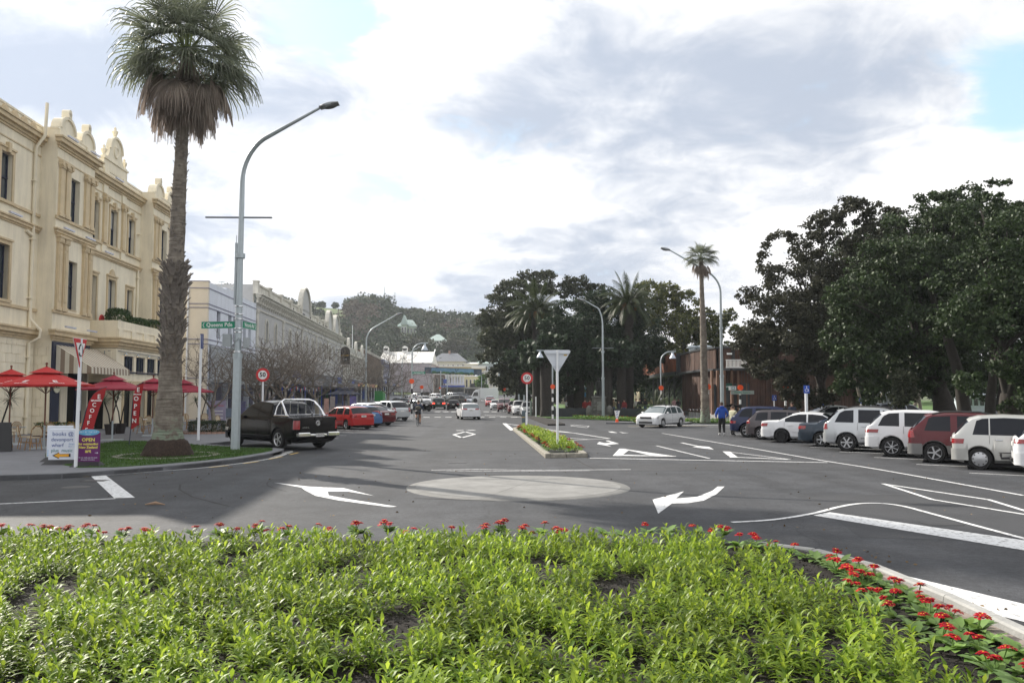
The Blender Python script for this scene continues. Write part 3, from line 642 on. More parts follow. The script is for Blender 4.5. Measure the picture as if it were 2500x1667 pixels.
SH = dict(   # silhouette tops from the tail (x=0) forward
 hatch=dict(L=4.2, W=1.75, top=[(0,.9),(.04,.98),(.1,1.04),(.42,1.4),(.6,1.45),(1.2,1.48),(1.9,1.48),(2.45,1.42),(3.15,1.02),(3.35,.96),(3.95,.82),(4.15,.68),(4.2,.55)], belt=(.93,.9), win=[(.45,1.05),(1.2,1.95),(2.02,3.05)], rg=(.1,.42), ws=(2.45,3.2), ax=(.72,3.35), r=.31),
 suv=dict(L=4.55, W=1.85, top=[(0,.98),(.03,1.06),(.08,1.12),(.3,1.42),(.48,1.6),(.75,1.68),(1.3,1.71),(2.1,1.7),(2.6,1.6),(3.35,1.17),(3.5,1.12),(4.2,1.0),(4.48,.85),(4.55,.7)], belt=(1.1,1.03), win=[(.42,1.12),(1.28,2.05),(2.15,3.25)], rg=(.08,.48), ws=(2.6,3.4), ax=(.85,3.6), r=.36),
 wagon=dict(L=4.6, W=1.78, top=[(0,.95),(.03,1.02),(.08,1.08),(.5,1.52),(.65,1.57),(1.4,1.6),(2.4,1.58),(2.85,1.5),(3.5,1.08),(3.65,1.02),(4.25,.9),(4.52,.75),(4.6,.6)], belt=(1.0,.95), win=[(.5,1.3),(1.5,2.3),(2.38,3.4)], rg=(.08,.5), ws=(2.85,3.55), ax=(.8,3.55), r=.34),
 mpv=dict(L=4.5, W=1.75, top=[(0,.93),(.03,1.0),(.08,1.05),(.34,1.38),(.5,1.52),(.75,1.59),(1.4,1.62),(2.2,1.59),(2.8,1.43),(3.6,1.03),(3.9,.92),(4.3,.8),(4.45,.65),(4.5,.55)], belt=(1.0,.95), win=[(.55,.98),(1.02,2.0),(2.15,3.5)], rg=(.08,.42), ws=(2.75,3.65), ax=(.72,3.5), r=.33),
 sedan=dict(L=4.65, W=1.78, top=[(0,.9),(.03,.98),(.12,1.02),(.75,1.06),(1.35,1.34),(1.7,1.42),(2.3,1.43),(2.75,1.38),(3.5,1.0),(3.7,.95),(4.35,.82),(4.58,.68),(4.65,.55)], belt=(.95,.9), win=[(1.1,2.05),(2.12,3.3)], rg=(.78,1.38), ws=(2.75,3.55), ax=(.95,3.7), r=.32),
 ute=dict(L=5.25, W=1.95, top=[(0,1.2),(.02,1.22),(1.62,1.24),(1.64,1.3),(1.78,1.72),(1.95,1.8),(2.6,1.84),(3.1,1.8),(3.45,1.7),(4.05,1.25),(4.2,1.2),(4.95,1.08),(5.2,.95),(5.25,.75)], belt=(1.2,1.18), win=[(1.85,2.6),(2.7,3.85)], rg=(1.64,1.8), ws=(3.45,4.1), ax=(1.15,4.25), r=.39),
)
def interp(pts, x):
    if x <= pts[0][0]: return pts[0][1]
    for (a, b), (c, d) in zip(pts, pts[1:]):
        if x <= c: return b+(d-b)*(x-a)/(c-a+1e-9)
    return pts[-1][1]
def car(kind, pos, heading, col, label, group=None, h=1.0, l=1.0, wheels='s5', lower=None, tail='mid', det=2, lit=False, rails=False, spare=None, cat='car', plate='', seen='rear', glass=None, name=None):
    sp = SH[kind]; Lc, Wc = sp['L']*l, sp['W']; r = sp['r']; top = [(x*l, z*h) for x, z in sp['top']]; b0, b1 = sp['belt'][0]*h, sp['belt'][1]*h
    ax = [a*l for a in sp['ax']]; glass = glass or car_glass; pm = CP[col]
    root = empty(name or {'ute': 'pickup_truck', 'suv': 'suv', 'mpv': 'people_mover', 'wagon': 'station_wagon', 'sedan': 'sedan_car', 'hatch': 'hatchback_car'}[kind], pos, heading, label, cat, group)
    off = -Lc/2; gcl = .2 if kind not in ('suv', 'ute') else .28
    step = .1 if det == 2 else .2
    xs = set([0, .03, .08, .16, .28, Lc, Lc-.03, Lc-.1, Lc-.22]); x = 0
    while x < Lc: xs.add(round(x, 3)); x += step
    R = r+.065
    for a in ax:
        for k in range(-8, 9): xs.add(round(a+R*k/8, 3))
    for (a, z) in top: xs.add(round(a, 3))
    for a, b in sp['win']: xs.add(round(a*l, 3)); xs.add(round(b*l, 3))
    for q in ('rg', 'ws'):
        for a in sp[q]: xs.add(round(a*l, 3))
    X0 = sorted(xs); X = [X0[0]]
    for x in X0[1:]:
        if x-X[-1] > .012: X.append(x)
    X[-1] = Lc
    def wd(x):
        f = 1.0
        if x < .3: f = .87+.13*sqrt(max(0, 1-(1-x/.3)**2))
        if x > Lc-.7: q = (Lc-x)/.7; f = .78+.22*sqrt(max(0, 1-(1-q)**2))
        return Wc/2*f
    def rows(x):
        w = wd(x); t = interp(top, x); b = b0+(b1-b0)*x/Lc; zb = gcl
        if x < .25: zb += .1*(1-x/.25)
        if x > Lc-.3: zb += .06*(1-(Lc-x)/.3)
        arch = 0
        for a in ax:
            if abs(x-a) < R: z = r*.95+sqrt(R*R-(x-a)**2)*.98; arch = max(arch, z)
        z1 = max(zb, arch); be = min(b, t-.03); s = min(1, max(0, (t-b)/.14))
        z2 = max(zb+.1, arch); z3 = max(.56*h, arch+.03); z3 = min(z3, be-.1); z4 = max(be-.12, z3+.02)
        fl = .018 if (arch > 0) else 0
        g = [(0, z1), (w*.82, z1), (w*.975+fl, z2), (w+fl, z3), (w*.985+fl*.6, z4), (w*.955, be)]
        tb = .36 if kind != 'suv' else .28; wb = w*.955
        z8 = t-.055; z6 = b+.03; z7 = max(z6+.005, z8-.045)
        G6 = (wb-tb*.03, z6); G7 = (wb-tb*(z7-b), z7); G8 = (wb-tb*(z8-b)-.02, max(z8, z7+.01)); G9 = (G8[0]*.68, t-.012); G10 = (0, t)
        H6 = (wb*.985, be+.012); H7 = (wb*.94, be+.022); H8 = (wb*.86, be+.028); H9 = (wb*.5, be+.04); H10 = (0, be+.045)
        if kind == 'ute' and x < 1.63: s = 0
        for p, q in zip((G6, G7, G8, G9, G10), (H6, H7, H8, H9, H10)): g.append((p[0]*s+q[0]*(1-s), p[1]*s+q[1]*(1-s)))
        return g
    RW = [rows(x) for x in X]; nr = 11
    V = []
    w0_ = sp['win'][0][0]*l; shf = {'hatch': .1, 'suv': .16, 'wagon': .14, 'mpv': .12}.get(kind, 0)
    for x, g in zip(X, RW): V += [(x+off+(shf*exp(-((x-w0_)/.28)**2)*{7: 1, 8: .5}.get(j, 0)), y, z) for j, (y, z) in enumerate(g)]
    nh = len(V); V += [(x, -y, z) for x, y, z in V]
    sets = {}
    def put(k, f): sets.setdefault(k, []).append(f)
    win = [(a*l, b*l) for a, b in sp['win']]; rg = [a*l for a in sp['rg']]; ws = [a*l for a in sp['ws']]
    for i in range(len(X)-1):
        xm = (X[i]+X[i+1])/2
        for j in range(nr-1):
            k = 'body'; a, b, c, d = i*nr+j, i*nr+j+1, (i+1)*nr+j+1, (i+1)*nr+j
            if j == 6 and RW[i][7][1]-RW[i][6][1]+RW[i+1][7][1]-RW[i+1][6][1] > .05:
                for n_, (wa, wb_) in enumerate(win):
                    if wa < xm < wb_: k = 'w%d' % n_
            if j >= 8 and ws[0] < xm < ws[1]: k = 'ws'
            if j >= 8 and rg[0] < xm < rg[1]: k = 'rg'
            if lower and j <= 2: k = 'lower'
            if j == 0: k = 'under'
            put(k if k in ('body', 'ws', 'rg', 'lower', 'under') else k+'L', (a, d, c, b)); put(k if k in ('body', 'ws', 'rg', 'lower', 'under') else k+'R', tuple(nh+q for q in (a, b, c, d)))
    n = len(X)-1
    put('body', tuple([j for j in range(nr)]+[nh+j for j in range(nr-1, -1, -1)])[:]); put('body', tuple([n*nr+j for j in range(nr-1, -1, -1)]+[nh+n*nr+j for j in range(nr)]))
    def mk(name, fs, m, smooth=True):
        ids = sorted({i for f in fs for i in f}); mp = {a: b for b, a in enumerate(ids)}
        me = bpy.data.meshes.new(name); me.from_pydata([V[i] for i in ids], [], [[mp[i] for i in f] for f in fs]); me.validate(); me.update()
        bm = bmesh.new(); bm.from_mesh(me); bmesh.ops.remove_doubles(bm, verts=bm.verts, dist=.0005); bm.to_mesh(me); bm.free()
        return link(name, me, m, root, smooth, 32)
    body = mk('body', sets['body'], pm)
    if 'under' in sets: mk('underbody', sets['under'], trim_m)
    if 'lower' in sets: mk('lower_cladding', sets['lower'], lower)
    if 'ws' in sets: mk('windscreen', sets['ws'], glass)
    if 'rg' in sets: mk('rear_window', sets['rg'], glass)
    for k in sets:
        if k[0] == 'w' and k != 'ws': mk('side_window', sets[k], glass)
    mb = MB(); mb.box((off+.25, -Wc/2+.3, gcl-.02), (off+Lc-.35, Wc/2-.3, .62)); mb.build('chassis', trim_m, root)
    wy = Wc/2-.11
    for a in ax:
        for s in (1, -1): wheel(root, a+off, s*wy, r, wheels, s)
    def prof(x, z):
        g = rows(min(max(x, 0), Lc))
        for (y0, z0), (y1, z1) in zip(g[2:], g[3:]):
            if z <= z1: return y0+(y1-y0)*min(1, max(0, (z-z0)/(z1-z0+1e-6)))
        return g[-2][0]
    def endx(z, rear=True):
        pts = top if rear else [(Lc-x, q) for x, q in reversed(top)]
        if z <= pts[0][1]: return 0
        for (a, b), (c, d) in zip(pts, pts[1:]):
            if b <= z <= d: return a+(c-a)*(z-b)/(d-b+1e-6)
        return 0
    def wrap(nm, a, yin, z0, z1, out, m, rear=True, side=0, nz_=3, parent=None, slope=0):
        for s in ((1, -1) if side == 0 else (side,)):
            rowsP = []
            for k in range(nz_+1):
                z = z0+(z1-z0)*k/nz_; ex = endx(z, rear); pts = []; aa = a+slope*k/nz_
                for q in np.linspace(max(aa, ex+.001), ex, 7):
                    xx = q if rear else Lc-q; pts.append((xx, prof(xx, z)+out))
                ye = pts[-1][1]-out; sg = -1 if rear else 1
                pts[-1] = (pts[-1][0]+sg*out*.7, ye+out*.7)
                for q in np.linspace(ye*.96, yin, 4): pts.append(((ex if rear else Lc-ex)+sg*out, q))
                rowsP.append([(x+off, s*y, z) for x, y in pts])
            m_ = len(rowsP[0]); vs = [p for rr in rowsP for p in rr]; fs = []
            # inner ring for thickness
            cen = [((x), y*.97, z) for x, y, z in rowsP[0]]+[((x), y*.97, z) for x, y, z in rowsP[-1]]
            b = len(vs); vs += cen
            for k in range(nz_):
                for q in range(m_-1): fs.append((k*m_+q, k*m_+q+1, (k+1)*m_+q+1, (k+1)*m_+q))
            for q in range(m_-1): fs.append((q, q+1, b+q+1, b+q)); fs.append((nz_*m_+q, nz_*m_+q+1, b+m_+q+1, b+m_+q))
            mb = MB(); mb.add(vs, fs); mb.build(nm, m, parent or root, True, 35)
    bz = .32*h if gcl < .25 else .42
    lowc = lower or pm
    if kind != 'ute':
        wrap('rear_bumper', .42, 0, gcl+.08, bz+.3, .035, lowc)
        tl = {'mid': (.25, Wc*.30, .78*h, .95*h), 'high': (.17, Wc*.36, .85*h, 1.5*h), 'tall': (.2, Wc*.35, .8*h, 1.12*h), 'low': (.3, Wc*.22, .76*h, .9*h), 'wing': (.42, Wc*.2, .88*h, 1.0*h)}[tail]
        wrap('tail_light', tl[0], tl[1], tl[2], tl[3], .014, glow_tail if lit else tail_m, slope=-.06 if tail in ('high', 'tall') else .03)
    else:
        wrap('tail_light', .16, Wc*.40, .78, 1.1, .014, tail_m)
        mb = MB(); mb.box((off-.14, -.92, .5), (off+.02, -.38, .66)); mb.box((off-.14, .38, .5), (off+.02, .92, .66)); mb.box((off-.1, -.38, .5), (off+.02, .38, .6)); mb.build('rear_bumper', chrome, root, bevel=.03)
    wrap('front_bumper', .5, 0, gcl+.05, bz+.22, .03, lowc, rear=False)
    wrap('headlight', .42, Wc*.25, .62*h, .76*h, .012, clear_m, rear=False, slope=.12)
    mb = MB(); fx = off+Lc; mb.box((fx-.02, -.42, .62*h), (fx+.035, .42, .74*h)); mb.box((fx, -.5, .3), (fx+.05, .5, .42)); mb.build('grille', trim_m, root)
    mb = MB(); ex = endx(.82*h); zc = .84*h if kind != 'ute' else .56; xx = off-(.015 if kind != 'ute' else .16)+ex
    mb.box((xx-.02, -.18, zc-.06), (xx, .18, zc+.06)); np_ = mb.build('number_plate', plate_m, root)
    if plate: text(plate, .1, frame((xx-.023, 0, zc), (0, -1, 0)), ink, np_)
    mb = MB(); mb.box((fx+.035, -.18, .45), (fx+.05, .18, .56)); mb.build('number_plate', plate_m, root)
    for s in (1, -1):    # mirrors
        mx_ = ws[1]-.32; y = prof(mx_, b1)
        mb = MB(); mb.ball((off+mx_, s*(y+.13), b1+.08), (.07, .1, .075), 8, 6); mb.build('wing_mirror', pm if kind != 'ute' else trim_m, root, True, 60)
        if det == 2:
            for n_, (wa, wb_) in enumerate(win[-2:]):
                hx = wa+.12; zz = (b0+b1)/2-.1; y = prof(hx, zz)
                mb = MB(); mb.tube([(off+hx, s*(y-.01), zz), (off+hx+.02, s*(y+.035), zz), (off+hx+.18, s*(y+.035), zz), (off+hx+.2, s*(y-.01), zz)], .014, 6); mb.build('door_handle', chrome if col in ('champagne', 'maroon') else pm, root, True)
            for wa in [win[-1][0]-.04, win[-2][0]-.03 if len(win) > 1 else win[0][0], win[-1][1]+.05]:
                mb = MB(); pts = [(off+wa, s*(prof(wa, z)+.0015), z) for z in np.linspace(gcl+.14, min(interp(top, wa)-.1, b0+.02), 7)]
                if min(abs(wa-a) for a in ax) < R: pts = [(off+wa, s*(prof(wa, z)+.0015), z) for z in np.linspace(r*2+.12, min(interp(top, wa)-.1, b0+.02), 5)]
                mb.tube(pts, .006, 4); mb.build('door_seam', trim_m, root)
            mb = MB(); za = .52*h; pts = [(off+x_, s*(prof(x_, za)+.008), za) for x_ in np.linspace(ax[0]+R+.1, ax[1]-R-.1, 6)]; mb.tube(pts, .014, 5); mb.build('side_moulding', trim_m if col != 'white' else pm, root)
    if rails:
        for s in (1, -1):
            mb = MB(); mb.tube([(off+x_, s*(prof(x_, interp(top, x_)-.08)-.06), interp(top, x_)+(.03 if i not in (0, 5) else -.03)) for i, x_ in enumerate(np.linspace(.75, 2.6, 6)*l)], .022, 6); mb.build('roof_rail', trim_m if rails == 1 else grey_trim, root, True)
    return root, off, Lc, prof
RB = radians(-28)   # right row heading
hd = Vector((cos(RB), sin(RB), 0)); nn_ = Vector((sin(RB), -cos(RB), 0))
def right_car(xw, yw, kind, col, label, **k):
    l = k.get('l', 1.0); a = SH[kind]['ax'][0]*l; r_ = Vector((xw, yw, 0))-hd*a-nn_*SH[kind]['W']*.5
    c = r_+hd*SH[kind]['L']*l/2
    return car(kind, c, RB, col, label, 'cars angle parked on the right', **k)
rr = right_car(14.8, 22.9, 'wagon', 'white', 'white car with a tow bar cut off by the right edge of the photo', tail='wing', wheels='s5')
mb = MB(); mb.tube([(rr[1]-.05, 0, .42), (rr[1]-.3, 0, .4), (rr[1]-.32, 0, .5)], .035, 8); mb.ball((rr[1]-.32, 0, .52), .035); mb.box((rr[1]-.1, -.45, .34), (rr[1]+.05, .45, .44)); mb.build('tow_bar', black_mat, rr[0], True)
right_car(14.0, 24.9, 'mpv', 'champagne', 'silver people mover with white wheel covers, parked nearest but one on the right', wheels='cap', tail='low', l=1.0, h=1.02)
right_car(13.9, 27.35, 'wagon', 'maroon', 'dark red wagon with grey lower body and black roof rails', lower=grey_trim, tail='tall', rails=1, l=.97, h=1.03, wheels='s5')
right_car(13.7, 30.0, 'suv', 'white', 'white suv with dark tinted windows between a silver suv and a red wagon', lower=None, tail='wing', l=1.02, h=.99, wheels='s7')
right_car(13.25, 32.9, 'suv', 'silver', 'silver suv with tall red lights up the rear pillars', tail='high', rails=1, l=1.02, h=1.02, wheels='s6')
right_car(13.26, 35.6, 'sedan', 'slate', 'dark blue grey sedan nearly hidden by the silver suv', tail='low', wheels='s5')
right_car(12.6, 38.8, 'sedan', 'white', 'white sedan with black steel wheels', tail='low', wheels='steel')
right_car(12.4, 41.4, 'hatch', 'brown', 'brown grey hatchback between the white sedan and a navy suv', tail='tall', wheels='s7')
right_car(12.33, 43.6, 'suv', 'navy', 'navy suv beside the couple standing on the road', tail='low', wheels='s5', l=1.03, h=.95)
# hatch with raised tailgate behind
o, off, Lc, pf = car('hatch', Vector((15.6, 50.2, 0)), RB+.1, 'black', 'black hatchback with its tailgate raised behind the navy suv', det=1)
mb = MB(); mb.prism([(off+.55, -.6, 1.46), (off-.05, -.66, 1.62), (off-.5, -.6, 1.5), (off-.5, .6, 1.5), (off-.05, .66, 1.62), (off+.55, .6, 1.46)], (0, 0, .06)); mb.build('raised_tailgate', CP['black'], o)
car('sedan', Vector((21.5, 55, .1)), 0.15, 'silver', 'silver car roof seen behind the white sedan', det=1)
car('wagon', Vector((26.0, 55.6, .1)), .1, 'greyblue', 'grey blue wagon in the car park under the big trees', det=1)
car('hatch', Vector((33.5, 50, .1)), .4, 'red', 'small red car in shade between the tree trunks at the far right', det=1)
car('sedan', Vector((30.5, 50.5, .1)), .4, 'slate', 'dark car in shade beside the small red one', det=1)
# left row
def left_car(x, y, kind, col, label, head=132, **k):   # x, y: middle of the tail on the ground
    a = radians(head); l = k.get('l', 1.0); c = Vector((x, y, 0))+Vector((cos(a), sin(a), 0))*SH[kind]['L']*l/2
    k.setdefault('group', 'cars angle parked on the left'); return car(kind, c, a, col, label, **k)
ur = left_car(-8.1, 34.0, 'ute', 'black', 'black pickup truck with chrome sports bars behind the lamp post', head=138, cat='pickup truck', plate='HBN278', wheels='s5', group=None)
def ute_extras():
    ur[0].scale = (1.09,)*3
    root, off, Lc, pf = ur; x0 = off; mb = MB()
    for s in (1, -1):
        mb.tube([(x0+.75, s*.84, 1.24), (x0+1.02, s*.8, 1.55), (x0+1.28, s*.74, 1.78), (x0+1.4, s*.55, 1.86), (x0+1.4, 0, 1.87)], .04, 8)
        mb.tube([(x0+1.58, s*.84, 1.24), (x0+1.46, s*.8, 1.6), (x0+1.38, s*.68, 1.82)], .034, 8)
    mb.tube([(x0+.6, .88, 1.26), (x0+1.6, .88, 1.26)], .025, 6); mb.tube([(x0+.6, -.88, 1.26), (x0+1.6, -.88, 1.26)], .025, 6)
    mb.build('sports_bar', chrome, root, True)
    mb = MB()
    for y in (-.55, -.18, .18, .55): mb.tube([(x0+1.6, y, 1.26), (x0+1.56, y*.95, 1.8)], .018, 6)
    mb.tube([(x0+1.6, -.8, 1.27), (x0+1.6, .8, 1.27)], .02, 6); mb.build('window_guard', chrome, root, True)
    mb = MB(); mb.box((x0-.012, -.8, .72), (x0+.01, .8, 1.2)); tg = mb.build('tailgate', CP['black'], root, bevel=.006)
    mb = MB(); mb.box((x0-.06, -.14, 1.12), (x0, .14, 1.2)); mb.build('handle', trim_m, tg)
    # round emblem on the tailgate
    mb = MB(); R_ = .085; M0 = frame((x0-.016, 0, 1.0), (0, -1, 0)); mb.M = M0
    mb.tube([(R_*cos(a), R_*sin(a), 0) for a in np.linspace(0, 2*pi, 25)], .011, 6, False)
    def st_(a, b): mb.tube([(*a, .004), (*b, .004)], .008, 4)
    st_((-.03, .072), (0, .008)); st_((0, .008), (.03, .072)); st_((-.07, .03), (-.036, -.06)); st_((-.036, -.06), (0, -.006)); st_((0, -.006), (.036, -.06)); st_((.036, -.06), (.07, .03))
    mb.build('emblem', chrome, tg, True)
    text('AMAROK', .07, frame((x0-.014, .52, .84), (0, -1, 0)), chrome, tg)
    for s in (1, -1):
        mb = MB(); mb.box((x0+.62, s*.72, .22), (x0+.66, s*.95, .6)); mb.build('mud_flap', trim_m, root)
    mb = MB(); mb.ball((x0+.5, 0, .42), (.36, .36, .12), 12, 6); mb.build('spare_wheel', tyre_m, root, True)
    mb = MB(); mb.box((x0+3.3, .9, 1.62), (x0+3.31, .905, 1.68)); mb.build('window_sticker', M('sticker', (.3, .6, .1), .6), root)
ute_extras()
left_car(-9.55, 53.4, 'hatch', 'red', 'bright red hatchback parked next to the black pickup', plate='FWZ', tail='mid', wheels='s7', head=134)
left_car(-9.5, 56.6, 'hatch', 'blue', 'light blue hatchback mostly hidden behind the bright red one', tail='tall', wheels='s5', head=134)
left_car(-9.0, 59.6, 'sedan', 'maroon', 'dark red sedan with a boot spoiler', tail='low', wheels='s5', head=134)
left_car(-10.0, 62.8, 'wagon', 'white', 'white wagon behind the dark red sedan', tail='tall', head=134, det=1)
left_car(-9.8, 66.0, 'sedan', 'silver', 'silver sedan between the white wagon and a silver suv', head=134, det=1)
left_car(-9.2, 69.5, 'suv', 'silver', 'silver suv with roof rails at the end of the left row', rails=1, tail='tall', head=132, l=.97)
left_car(-10.4, 73, 'wagon', 'white', 'white car partly hidden behind the silver suv', head=132, det=1)
def plain(x, y, head, kind, col, label, **k): return car(kind, Vector((x, y, gz(x, y))), radians(head), col, label, **k)
plain(-4.0, 75.5, 101, 'hatch', 'white', 'white hatchback driving away up the street', l=1.0, plate='EKL', tail='wing', wheels='steel', glass=clear_glass, group=None)
o, off, Lc, pf = plain(10.3, 57.5, 232, 'hatch', 'white', 'white hatchback with a roof rack turning in front of the memorial', glass=clear_glass, wheels='cap', group=None)
mb = MB()
for xx in (1.6, 2.4):
    mb.box((off+xx, -.62, 1.52), (off+xx+.06, .62, 1.56))
    for s in (.6, -.6): mb.box((off+xx, s-.03, 1.44), (off+xx+.06, s+.03, 1.53))
mb.box((off+1.3, .48, 1.56), (off+2.8, .6, 1.58)); mb.build('roof_rack', trim_m, o)
gs = 'traffic and parked cars far up the street'
for a in [(1.75, 86.2, -88, 'hatch', 'silver', 'silver hatchback facing us at the near end of the right kerb row'), (.9, 91.8, -88, 'wagon', 'white', 'white wagon parked directly behind the silver hatchback at the right kerb'), (.35, 97.5, -88, 'hatch', 'maroon', 'dark red car peeking out behind the white wagon at the right kerb'),
  (-1.0, 108.5, -88, 'suv', 'maroon', 'dark red van facing us at the right kerb'), (-2.3, 121, -88, 'hatch', 'white', 'white car facing us behind the dark red van'), (-3.6, 140, -88, 'sedan', 'red', 'bright red car facing us in front of the white truck'), (-4.0, 150, -88, 'wagon', 'greyblue', 'grey car between the bright red car and the white truck'),
  (-8.3, 118, 92, 'hatch', 'black', 'small black hatchback driving away ahead of the white one'), (-10.9, 124.5, 92, 'suv', 'green', 'dark green car with its brake lights on'), (-12.4, 111, 120, 'sedan', 'black', 'black sedan angle parked past the crossing'), (-13.6, 117.5, 120, 'sedan', 'silver', 'silver sedan behind the black one past the crossing'),
  (-10.6, 152, 178, 'suv', 'bronze', 'dark bronze suv crossing the street sideways'), (-8.4, 158, -90, 'sedan', 'greyblue', 'pale sedan coming down the middle of the street'), (-16.5, 156, -70, 'wagon', 'white', 'white van shaped car left of the dark bronze suv'),
  (-17.5, 186, 130, 'suv', 'white', 'white suv parked high up on the left'), (-15.2, 205, 130, 'suv', 'silver', 'silver suv parked in front of the blue awning'), (-12.8, 214, 60, 'suv', 'slate', 'dark grey suv parked near the top of the street'), (-21.5, 170, 130, 'hatch', 'white', 'white hatchback near the green rubbish skip'), (-19.2, 140, 130, 'hatch', 'slate', 'dark hatchback parked at the left before the green bins'), (-8.8, 222, -70, 'suv', 'red', 'red vehicle near the motorbikes at the top of the street'),(-24.0, 205, 130, 'wagon', 'white', 'white wagon farthest up on the left')]:
    car(a[3], Vector((a[0], a[1], gz(0, a[1]))), radians(a[2]), a[4], a[5], gs, det=1, lit='brake' in a[5])
car('hatch', Vector((15.5, 125, .2)), 0, 'cream', 'cream coloured small car beyond the park lawn', det=1)
car('suv', Vector((32, 128, .2)), 0, 'white', 'white suv far behind the memorial', det=1)
car('sedan', Vector((40.5, 127, .2)), 0, 'red', 'red car far behind the memorial, left of the timber building', det=1)
# white box truck, side on
tr = empty('box_truck', (-5.2, 172, gz(0, 172)), 0, 'white box truck with a slanted cab standing across the upper street', 'truck')
tr.rotation_euler = (0, 0, pi)
mb = MB(); mb.box((-2.4, -1.1, .75), (1.4, 1.1, 2.95)); mb.build('cargo_box', CP['white'], tr, bevel=.05)
mb = MB(); mb.prism([(1.5, -1, .4), (3.2, -1, .4), (3.25, -1, 1.2), (2.7, -1, 2.2), (2.3, -1, 2.6), (1.5, -1, 2.75)], (0, 2, 0)); mb.build('cab', CP['white'], tr, bevel=.06)
mb = MB(); mb.prism([(1.8, 1.0, 1.3), (2.95, 1.0, 1.3), (2.62, 1.0, 2.1), (1.8, 1.0, 2.1)], (0, .02, 0)); mb.build('side_window', dark_glass, tr)
for x in (-1.5, 2.4):
    for s in (1, -1): wheel(tr, x, s*.95, .42, 'steel', s)
# ================= BUILDINGS =================
cream = M('cream_plaster', (.82, .75, .59), .8, var=.07, scale=.8, bump=.12, bscale=30, det=8, streak=.16)
mustard = M('mustard_trim', (.62, .5, .32), .75, var=.1, scale=1.5, streak=.2)
navy_p = M('navy_joinery', (.012, .018, .05), .5, var=.1)
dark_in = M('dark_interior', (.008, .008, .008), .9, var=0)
curtain = M('curtain', (.42, .42, .4), .9, var=.15, scale=8)
roof_grey = M('roof_iron', (.25, .26, .27), .6, var=.15, scale=1)
BF = Matrix(((-.0, 0, 0, 0), (0, 0, 0, 0), (0, 0, 1, 0), (0, 0, 0, 1)))
def fmat(ox, oy, ang):          # local X = along the street away, local Y = out toward the street centre (left-handed on purpose)
    u = Vector((sin(ang), cos(ang))); n = Vector((cos(ang), -sin(ang)))
    return Matrix(((u.x, n.x, 0, ox), (u.y, n.y, 0, oy), (0, 0, 1, 0), (0, 0, 0, 1)))
UA = math.atan2(-.0744, .9972)
HF = fmat(-26.6, 51.2, UA)      # hotel frame: t, d, h
LF = fmat(-24.6, 51.2, UA)      # street wall frame
def wall(mb, t0, t1, h0, h1, d0, d1, holes=()):
    """wall from t0..t1, h0..h1, thickness d0..d1 with rectangular holes (ta,tb,ha,hb)"""
    ts = sorted({t0, t1, *[min(max(x, t0), t1) for q in holes for x in q[:2]]}); hs = sorted({h0, h1, *[min(max(x, h0), h1) for q in holes for x in q[2:]]})
    for a, b in zip(ts, ts[1:]):
        run = None
        for c, d in zip(hs, hs[1:]):
            m = ((a+b)/2, (c+d)/2); hole = any(q[0] < m[0] < q[1] and q[2] < m[1] < q[3] for q in holes)
            if hole:
                if run: mb.box((a, d0, run[0]), (b, d1, run[1])); run = None
            else: run = (run[0], d) if run else (c, d)
        if run: mb.box((a, d0, run[0]), (b, d1, run[1]))
def sash(fm, root, t, h0, h1, w, d, surround=mustard, joinery=navy_p, glass=None, head=None, surr=.2, depth=.22, curtains=False, name='window', mid=True, sill=True):
    t0, t1 = t-w/2, t+w/2; mb = MB(fm); s = surr
    if s:
        wall(mb, t0-s, t1+s, h0-.003, h1+s, d, d+.07, [(t0, t1, h0-.1, h1)]); mb.box((t0-s-.05, d, h1+s), (t1+s+.05, d+.14, h1+s+.1))
        if sill: mb.box((t0-s-.04, d, h0-.16), (t1+s+.04, d+.13, h0-.01))
        if head == 'key': mb.box((t-.13, d, h1+.0), (t+.13, d+.2, h1+s+.32))
        if head == 'fan': mb.prism([(t-.45, d, h1+s+.1), (t+.45, d, h1+s+.1), (t+.25, d, h1+s+.38), (t, d, h1+s+.52), (t-.25, d, h1+s+.38)], (0, .1, 0))
        if head == 'ped': mb.prism([(t0-s, d, h1+s+.1), (t1+s, d, h1+s+.1), (t, d, h1+s+.5)], (0, .12, 0))
    else: mb.box((t0, d-depth, h0-.05), (t1, d+.04, h0))
    if not mb.v: mb.box((t0, d-.02, h0-.02), (t1, d, h0))
    wn = mb.build(name, surround, root)
    mb = MB(fm); f = .07; b = d-depth
    wall(mb, t0, t1, h0, h1, b-.05, b, [(t0+f, t1-f, h0+f, h1-f)]); hm = (h0+h1)/2
    if mid: mb.box((t0, b-.05, hm-.04), (t1, b+.02, hm+.04))
    mb.build('sash_frame', joinery, wn)
    mb = MB(fm); mb.box((t0, b-.1, h0), (t1, b-.06, h1)); mb.build('pane', glass or bright_glass, wn)
    if curtains:
        mb = MB(fm); mb.box((t0+.02, b-.058, hm+.02), (t1-.02, b-.045, h1-.05)); mb.build('blind', curtain, wn)
    return wn
def band(mb, t0, t1, h, d, prof):   # stepped moulding; prof = [(dh0, dh1, out)]
    for a, b, o in prof: mb.box((t0-o, d, h+a), (t1+o, d+o, h+b))
CORN = [(0, .12, .08), (.12, .28, .16), (.28, .5, .34), (.5, .6, .42)]
BELT = [(0, .1, .07), (.1, .26, .15), (.26, .34, .22)]
hotel = empty('hotel', (-26.6, 51.2, 0), 0, 'three storey cream hotel with mustard trim and arched parapet ornaments on the left', 'hotel')
hotel.location = (0, 0, 0)
Z0 = .13
rec_w = [-16.5, -13, -9.6, 1.0, 3.9, 7.0]; bays = [(-6.1, -1.3), (8.8, 13.6)]; bw = [-3.8, 11.2]
